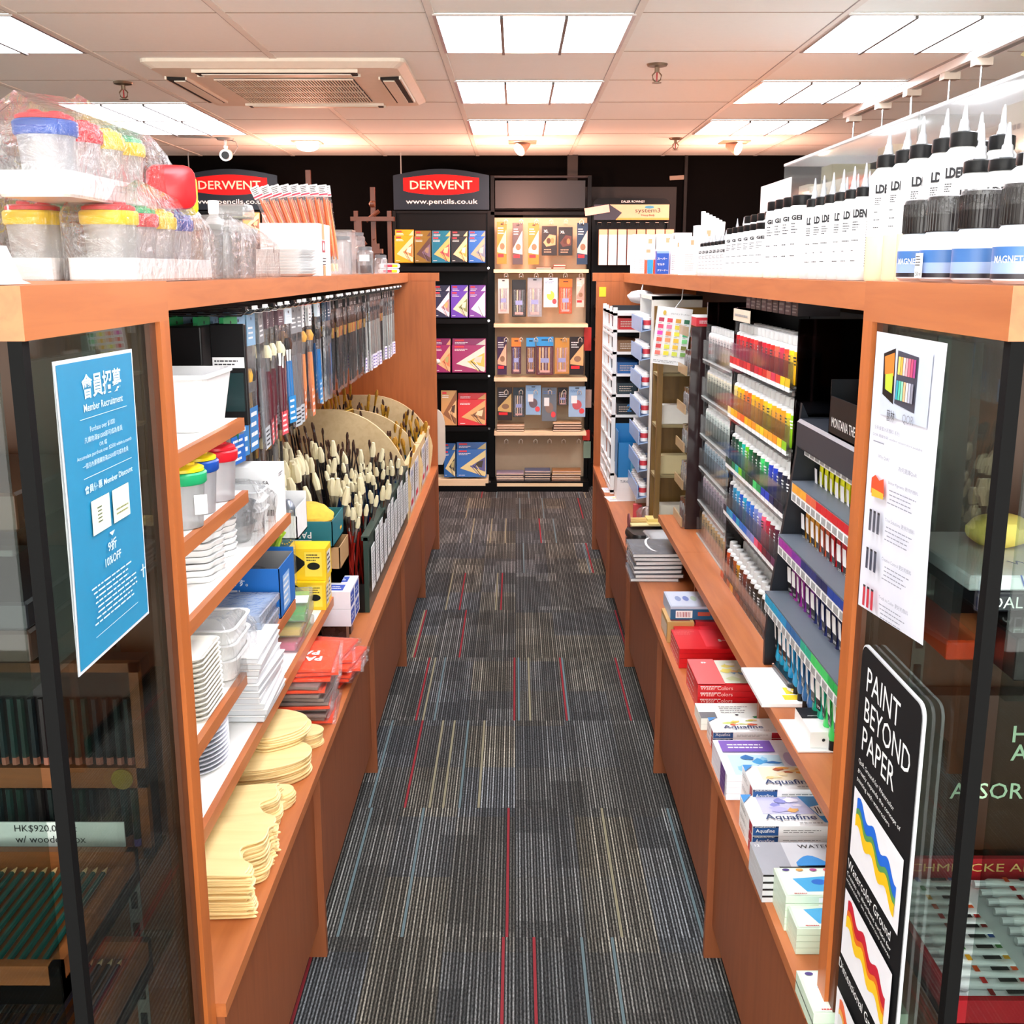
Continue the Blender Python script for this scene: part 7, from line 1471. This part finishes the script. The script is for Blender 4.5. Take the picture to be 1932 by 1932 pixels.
class Warp:
    """prints marks in the poster's own u,v frame"""
    def __init__(s, mb, fn, k=.0012): s.mb, s.fn, s.k = mb, fn, k
    def rect(s, a, b, c, d, m): s.k += .0001; s.mb.quad([s.fn(a, b, s.k), s.fn(c, b, s.k), s.fn(c, d, s.k), s.fn(a, d, s.k)], m); return s
    def poly(s, P, m): s.k += .0001; s.mb.quad([s.fn(a, b, s.k) for a, b in P], m); return s
    def text(s, t_, a, b, c, d, m, bold=0):
        vs_, fs, x0, x1, y0, y1 = text_mesh(t_, bold); s.k += .0001
        s.mb.add([s.fn(a + (v[0] - x0) / (x1 - x0) * (c - a), b + (v[1] - y0) / (y1 - y0) * (d - b), s.k) for v in vs_], fs, m); return s
    def lines(s, a, b, c, d, n, m, fill=.4, rag=.25):
        s.k += .0001; R_ = random.Random(int(b * 997) + n)
        for i in range(n):
            y = d - (d - b) * (i + .5) / n; h = (d - b) / n * fill; x = a + (c - a) * rag * R_.random() * .5; e = c - (c - a) * rag * R_.random()
            while x < e: q = (c - a) * (.04 + .1 * R_.random()); s.mb.quad([s.fn(x, y - h / 2, s.k), s.fn(min(x + q, e), y - h / 2, s.k), s.fn(min(x + q, e), y + h / 2, s.k), s.fn(x, y + h / 2, s.k)], m); x += q + (c - a) * .02
        return s
m = MB(); W1 = mat('#c9e2ef', .5); w_ = Warp(m, PQ)
w_.text('會員招募', .28, .865, .80, .945, W1, .02); w_.text('Member Recruitment', .28, .825, .80, .85, W1, .01); w_.rect(.22, .803, .85, .805, W1)
w_.text('Purchase over $1000', .33, .755, .66, .775, W1); w_.text('凡購物滿$1000即可成為會員', .25, .725, .76, .745, W1); w_.text('OR 或', .43, .70, .53, .717, W1); w_.text('Accumulate purchase over $2500 within a month', .14, .675, .88, .692, W1); w_.text('一個月內累積購物滿$2500即可成為會員', .2, .645, .82, .664, W1)
w_.rect(.2, .615, .86, .617, W1); w_.text('會員優惠 Member Discount', .20, .565, .86, .592, W1, .012)
w_.rect(.26, .42, .50, .535, mat('#eef0cf', .5)); w_.rect(.54, .42, .78, .535, mat('#eef0cf', .5)); w_.lines(.33, .45, .4, .51, 5, mat('#5a6a50', .5)); w_.lines(.58, .44, .76, .47, 2, mat('#8a8f60', .5))
w_.poly([(.46, .40), (.54, .40), (.50, .385)], W1); w_.text('9折', .43, .335, .55, .375, W1, .02); w_.text('10%OFF', .38, .292, .60, .322, W1, .015)
w_.lines(.18, .12, .84, .26, 8, W1, .3); w_.rect(.2, .085, .8, .087, W1); w_.rect(.90, .16, .915, .21, W1); w_.rect(.87, .19, .95, .195, W1); part(m, 'lettering', t, 'white Chinese and English lettering')
# white notice on the east glass
A, B, C_, D = (at(*q, X=CXX + .001) for q in ((1658, 625), (1792, 648), (1745, 1218), (1622, 1140)))
AA, BB_, CC, DD = A, B, C_, D
t = thing('notice_sheet', 'curling white printed notice taped inside the cabinet side, above black sign', 'notice', (CXX - .001, BB_.y, CC.z))
def PN(u, v, k=0):
    y = (AA.y * (1 - u) + BB_.y * u) * v + (DD.y * (1 - u) + CC.y * u) * (1 - v); z = (AA.z * (1 - u) + BB_.z * u) * v + (DD.z * (1 - u) + CC.z * u) * (1 - v)
    return (-k - .004 * math.sin(v * 3.1) * u * .6, y - BB_.y, z - CC.z)
NW = mat('#dfe0ea', .4); m = MB(); m.sheet(lambda u, v: PN(u, v), 6, 12, NW, smooth=False); part(m, 'paper', t)
m = MB(); w_ = Warp(m, PN); G7 = mat('#8a8c98', .5)
w_.rect(.15, .72, .86, .965, mat('#c3cbd8', .5)); w_.poly([(.16, .93), (.34, .955), (.36, .765), (.18, .79)], BLACK); w_.poly([(.18, .92), (.33, .94), (.34, .86), (.2, .86)], mat('#e07a20', .5)); w_.poly([(.21, .86), (.33, .87), (.33, .80), (.22, .81)], mat('#b8cc30', .5))
w_.poly([(.38, .95), (.68, .94), (.68, .755), (.38, .77)], mat('#3a3c4a', .5))
for r_ in range(2):
    for q in range(7): w_.rect(.40 + .038 * q, (.87, .785)[r_], .43 + .038 * q, (.93, .85)[r_], mat((('#f0d860', '#f0a840', '#f0c8c0', '#e8a0a8', '#e06a80', '#d04a70', '#a83a80'), ('#2a9ab0', '#4ac0a0', '#8ad0b0', '#e0b080', '#e8d8d0', '#b8b8c8', '#8a8a98'))[r_][q], .5))
w_.text('藝林', .30, .705, .42, .745, INK); w_.text('QOR', .54, .71, .70, .745, G7); w_.text('全新蜂蜜水彩顏料 系列', .12, .665, .52, .68, G7); w_.text('QOR 高級水彩 modern watercolors available', .1, .64, .86, .652, G7); w_.rect(.12, .62, .3, .624, G7)
w_.text('Why QoR?', .22, .565, .40, .58, G7); w_.text('為何選擇QoR', .55, .548, .82, .566, G7)
for i, (y_, c) in enumerate(((.49, '#e0481c'), (.36, '#4a4c58'), (.22, '#3c4050'), (.08, '#c02a3a'))):
    if i == 0: w_.poly([(.14, y_), (.2, y_ + .015), (.27, y_), (.34, y_ + .012), (.36, y_ - .05), (.27, y_ - .06), (.2, y_ - .05), (.14, y_ - .055)], mat(c, .5)); w_.poly([(.15, y_ - .035), (.35, y_ - .04), (.35, y_ - .06), (.16, y_ - .065)], mat('#f0b030', .5))
    else:
        for q in range(3): w_.rect(.15 + .07 * q, y_ - .06, .19 + .07 * q, y_ + .01, mat(c, .5)); w_.rect(.15 + .07 * q, y_ + .01, .19 + .07 * q, y_ + .018, INK)
    w_.text(('Better Pigments', 'True Solutions', 'Creative Control', 'Truth in Color')[i] + ' 更好的顏料', .42, y_ + .0, .86, y_ + .016, G7); w_.lines(.42, y_ - .07, .84, y_ - .01, 4, G7, .25)
part(m, 'lettering', t, 'printed text and small colour pictures')
# tall black sign PAINT BEYOND PAPER leaning inside the east cabinet
def qy(px, py): return at(px, py, X=CXX + .004)
A1, B1, D1 = qy(1615, 1200), qy(1738, 1322), qy(1568, 1932)
yfar, ynear = qy(1620, 1300).y, qy(1736, 1400).y; ztop = (qy(1617, 1205).z + qy(1734, 1318).z) / 2; SWD = yfar - ynear
t = thing('painted_sign', 'tall black sign reading paint beyond paper inside glass cabinet', 'sign', (CXX + .0055, yfar, .11)); Hs = ztop - .11
part(MB().prism([(a + SWD / 2, b + Hs / 2) for a, b in rrect(SWD, Hs, .016, 4)], 0, .0035, mat('#d8dadc', .3), mtx=Matrix(((0, 0, 1, 0), (-1, 0, 0, 0), (0, 1, 0, 0), (0, 0, 0, 1)))), 'sign_board', t)
m = MB(); f = Fc(m, (-.0004, 0, 0), (0, -1, 0), (0, 0, 1)); f.poly([(a + SWD / 2, b + Hs / 2) for a, b in rrect(SWD - .004, Hs - .004, .015, 4)], BLACKM); u = SWD
lw, lh = u * .60, .031
for i, s_ in enumerate(('PAINT', 'BEYOND', 'PAPER')): f.text(s_, u * .13, Hs - .024 - lh - i * (lh + .008), WHITE, w=u * (.56, .76, .56)[i], h=lh, bold=.0)
yb = Hs - .024 - 3 * (lh + .008) - .006
for i, s_ in enumerate(('QoR Ground for Watercolor', 'greatly expands the concept of', 'painting with watercolors')): f.text(s_, u * .10, yb - .008 - i * .0125, WHITE, w=u * (.62, .74, .58)[i], h=.0075)
yb -= .043
def wavepic(y1, h, ctop, cmid, cbot):
    f.rect(u * .07, y1 - h, u * .93, y1, mat('#eceaee', .5)); n = 24
    def wv(i, o): return y1 - h * (.10 + .30 * i / n + o) + h * .07 * math.sin(i * .75)
    X_ = [u * (.14 + .72 * i / n) for i in range(n + 1)]
    for c, o0, o1 in ((ctop, 0, .17), (cmid, .15, .25), (cbot, .23, .40)):
        for i in range(n): f.mb.quad([f.P(X_[i], wv(i, o1)), f.P(X_[i + 1], wv(i + 1, o1)), f.P(X_[i + 1], wv(i + 1, o0)), f.P(X_[i], wv(i, o0))], mat(c, .4))
        f.k += f.st
wavepic(yb, .095, '#1c6ad8', '#5a9a58', '#f4c410'); yb -= .095 + .006
f.text('Watercolor Ground', u * .07, yb - .013, WHITE, w=u * .78, h=.013); yb -= .018
for i in range(2): f.text(('Creates an absorbent surface for', 'watercolor on nonporous canvas')[i], u * .07, yb - .006 - i * .010, WHITE, w=u * .8, h=.006)
yb += .006
yb -= .032
wavepic(yb, .095, '#c81830', '#e8701c', '#f6c818'); yb -= .095 + .006
f.text('Dimensional Ground', u * .07, yb - .013, WHITE, w=u * .8, h=.013); yb -= .045
wavepic(yb, .095, '#e85a1c', '#e8a03a', '#d8d8d8'); part(m, 'print', t, 'white lettering and rainbow wave pictures')
# west cabinet: pencil chests
CHW = wood('pencil_chest_wood', '#8a4c22', '#6e3916', axis='X'); PGR = mat('#0f4a44', .3); PTIP = mat('#e8c088', .6); BRASS = mat('#c9a44a', .3, 1, var=0)
def pencil(m, x, L, y0, z, c, end=None, ri=0):
    m.cyl((x, y0, z), (x, y0 + L, z), .0034, c, n=6); m.cyl((x, y0 + L, z), (x, y0 + L + .014, z), .0034, PTIP, r1=.0006, n=6); m.cyl((x, y0 - .003, z), (x, y0, z), .0034, end or mat('#9adcc8', .3), n=6)
def chest(loc, w_, d, h, label, rows=1, cols=None, tilt=0, lid=False):
    t = thing('pencil_chest', label, 'wooden box', loc); t.rotation_euler = (tilt, 0, 0)
    part(MB().box(-w_, 0, 0, .012, 0, h, CHW).box(-w_, 0, d - .012, d, 0, h, CHW).box(-.012, 0, 0, d, 0, h, CHW).box(-w_, -w_ + .012, 0, d, 0, h, CHW).box(-w_, 0, 0, d, 0, h * .5, CHW), 'box', t)
    n = int((w_ - .03) / .0125)
    for k in range(n):
        m = MB(); pencil(m, -.02 - k * .0125, d - .055, .022, h * .5 + .005, mat(cols[k % len(cols)], .3) if cols else PGR); part(m, 'pencil', t)
    part(MB().box(-w_ * .42 - .02, -w_ * .42 + .02, -.004, 0, h * .3, h * .95, BRASS), 'brass_clasp', t)
    return t
chest((-.475, 1.00, .746), .42, .24, .045, 'open wooden chest of dark green pencils on the lower glass shelf')
t = thing('pencil_chest', 'upright lid chest of dark coloured pencils standing behind the open one', 'wooden box', (-.475, 1.30, .747)); 
part(MB().box(-.46, 0, .0, .03, 0, .27, mat('#1b1214', .5)).box(-.46, 0, -.012, .0, 0, .016, CHW).box(-.46, 0, -.012, .0, .100, .128, CHW).box(-.012, 0, -.012, .0, 0, .27, CHW).box(-.46, 0, -.012, 0, .258, .27, CHW), 'case', t)
DPC = ['#15302e', '#102428', '#1a2020', '#241a1c', '#101820', '#142a24']
for r_ in range(2):
    for k in range(32):
        m = MB(); m.cyl((-.02 - k * .0135, -.006, .018 + r_ * .115), (-.02 - k * .0135, -.006, .096 + r_ * .125), .0046, mat(DPC[(k + r_) % 6], .3), n=6); m.cyl((-.02 - k * .0135, -.006, .016 + r_ * .115), (-.02 - k * .0135, -.006, .026 + r_ * .115), .0048, mat(('#6a5aa0', '#3a6a8a', '#7ab0a0', '#2a6a5a')[(k * 5) % 4] if r_ == 0 else '#9a5a4a', .4), n=6); part(m, 'pencil', t)
part(MB().cyl((-.03, -.016, .114), (-.03, -.012, .114), .014, BRASS, n=16), 'brass_clasp', t)
t = thing('price_card', 'white printed price card standing before the upright pencil chest', 'price card', (-.50, 1.265, .777)); m = MB().box(-.24, 0, 0, .002, 0, .034, WHITE); part(m, 'card', t); m = MB(); f = Fc(m, (-.24, -.0004, 0), (1, 0, 0), (0, 0, 1)); f.text('HK$920.00/set', .10, .020, INK, w=.08); f.text('w/ wooden box', .10, .006, INK, w=.09); part(m, 'lettering', t)
part(MB().box(-.2, 0, .0025, .03, -.031, 0, CHW), 'block', t)
chest((-.475, 1.02, .601), .40, .24, .05, 'wooden chest of maroon pencils on the shelf below the green ones', cols=['#3a2420', '#2a2030', '#402820'])
for i, (z, h, c) in enumerate(((1.101, .035, '#4a3228'), (1.137, .030, '#2c2a30'), (1.241, .04, '#5a3a28'))):
    t = thing('wooden_box', ('dark brown flat wooden box on the middle glass shelf', 'black flat case on the brown box in west cabinet', 'brown flat box on the upper glass shelf of west cabinet')[i], 'box', (-.60, 1.06, z + .0006)); part(MB().box(-.28, .10, 0, .24, 0, h, mat(c, .4), bev=.003), 'box', t); part(MB().box(-.10, -.07, -.004, 0, h * .3, h * .9, BRASS), 'brass_clasp', t)
# east cabinet: sets on the glass shelves
t = thing('watercolor_chest', 'open red chest of white paint tubes on the lowest glass shelf', 'paint set', (.47, 1.03, .6906)); RDC = mat('#a01420', .35)
part(MB().box(0, .50, 0, .28, 0, .012, RDC).box(0, .50, 0, .008, 0, .04, RDC).box(0, .50, .272, .28, 0, .05, RDC).box(0, .008, 0, .28, 0, .04, RDC), 'chest', t)
m = MB().box(.01, .50, .01, .27, .012, .02, mat('#e6e8ea', .3)); part(m, 'tray', t); m = MB(); f = Fc(m, (0, .271, .02), (1, 0, 0), (0, 0, 1)); f.text("SCHMINCKE ARTISTS' COLORS", .04, .012, mat('#e0b870', .4), w=.34, h=.012); part(m, 'lettering', t)
for c in range(3):
    for k in range(12):
        y = .022 + k * .0205; x = .02 + c * .115; tc = ('#8a1a1a', '#c02020', '#d85020', '#e0a020', '#3a7a3a', '#2a4a9a')[(k + c * 3) % 6]
        m = MB(); q = Matrix(((0, 0, 1, x), (1, 0, 0, y), (0, 1, 0, .028), (0, 0, 0, 1)))
        m.loft([[(a, b, z) for a, b in rrect(w2, d2, d2 * .45, 2)] for w2, d2, z in ((.009, .009, .006), (.015, .012, .012), (.016, .004, .085))], mat('#eeeef0', .3), mtx=q); m.lathe([(.005, -.008), (.005, .006)], mat('#c8c8cc', .3), 8, mtx=q)
        f = Fc(m, (x + .03, y - .006, .0345), (1, 0, 0), (0, 1, 0)); f.rect(0, 0, .006, .011, mat(tc, .4)); f.rect(.02, .002, .04, .009, INK); f.rect(.043, .002, .05, .009, mat(tc, .4)); part(m, 'tube', t)
def pset(x, y, z, w_, d, h, body, label, name, txts, rz=0):
    t = thing(name, label, 'paint set', (x, y, z), rz); part(MB().box(0, w_, 0, d, 0, h, body, bev=.002), 'box', t); m = MB()
    f = Fc(m, (0, -.0005, 0), (1, 0, 0), (0, 0, 1)); g = Fc(m, (0, 0, h + .0005), (1, 0, 0), (0, 1, 0))
    for (fc, s_, a, b, wd, c) in txts: (f if fc == 'f' else g).text(s_, a, b, c, w=wd)
    part(m, 'lettering', t); return t
GOLD2 = mat('#e0c890', .4); MINTW = mat('#cfe8c8', .5)
pset(.50, 1.03, 1.0956, .40, .22, .045, mat('#241416', .4), 'black front set lettered in gold on the middle glass shelf', 'paint_set', [('f', "Artists'", .10, .024, .09, GOLD2), ('f', 'Water Colours', .09, .006, .14, GOLD2)])
pset(.455, 1.09, 1.0956, .04, .20, .022, ORC, 'orange red wrapped pack beside the gold lettered set', 'paint_set', [])
pset(.465, 1.04, 1.1656, .42, .20, .018, mat('#1c1c26', .4), 'dark set with pale capital lettering on the upper glass shelf', 'paint_set', [('f', 'DALER-ROWNEY', .01, .004, .13, WHITE)])
pset(.455, 1.05, 1.1842, .38, .19, .016, mat('#eef0f4', .4), 'white watercolour set lying on the dark lettered set', 'paint_set', [('f', 'Watercolour', .05, .004, .1, mat('#3a5ab0', .4)), ('t', 'WATERCOLOUR', .06, .04, .16, mat('#3a5ab0', .4))])
t = thing('brown_case', 'brown upright case lettered in pale green at the back of east cabinet', 'case', (.52, 1.325, .7406)); part(MB().box(.0, .60, 0, .03, .0, .22, mat('#3c2010', .3)), 'case', t)
m = MB(); f = Fc(m, (0, -.0005, 0), (1, 0, 0), (0, 0, 1)); f.text('HORADAM', .13, .155, MINTW, w=.16, bold=.01); f.text('AQUARELL', .13, .125, MINTW, w=.16, bold=.01); f.text('ASSORTMENT', .055, .075, MINTW, w=.20, bold=.005); part(m, 'lettering', t)
for i, (x, c) in enumerate(((.56, '#e8cf6a'), (.66, '#c8a84a'))):
    random.seed(20 + i); m = MB().ball((0, 0, .02), .028, mat(c, .8, var=.2), 10, sz=(1.3, .9, .7), jit=.2); one(m, 'natural_sponge', ('pale yellow sponge on the white set in east cabinet', 'tan sponge further in on the white set in east cabinet')[i], 'sponge', (x - .03, 1.16, 1.2006)); random.seed(7)
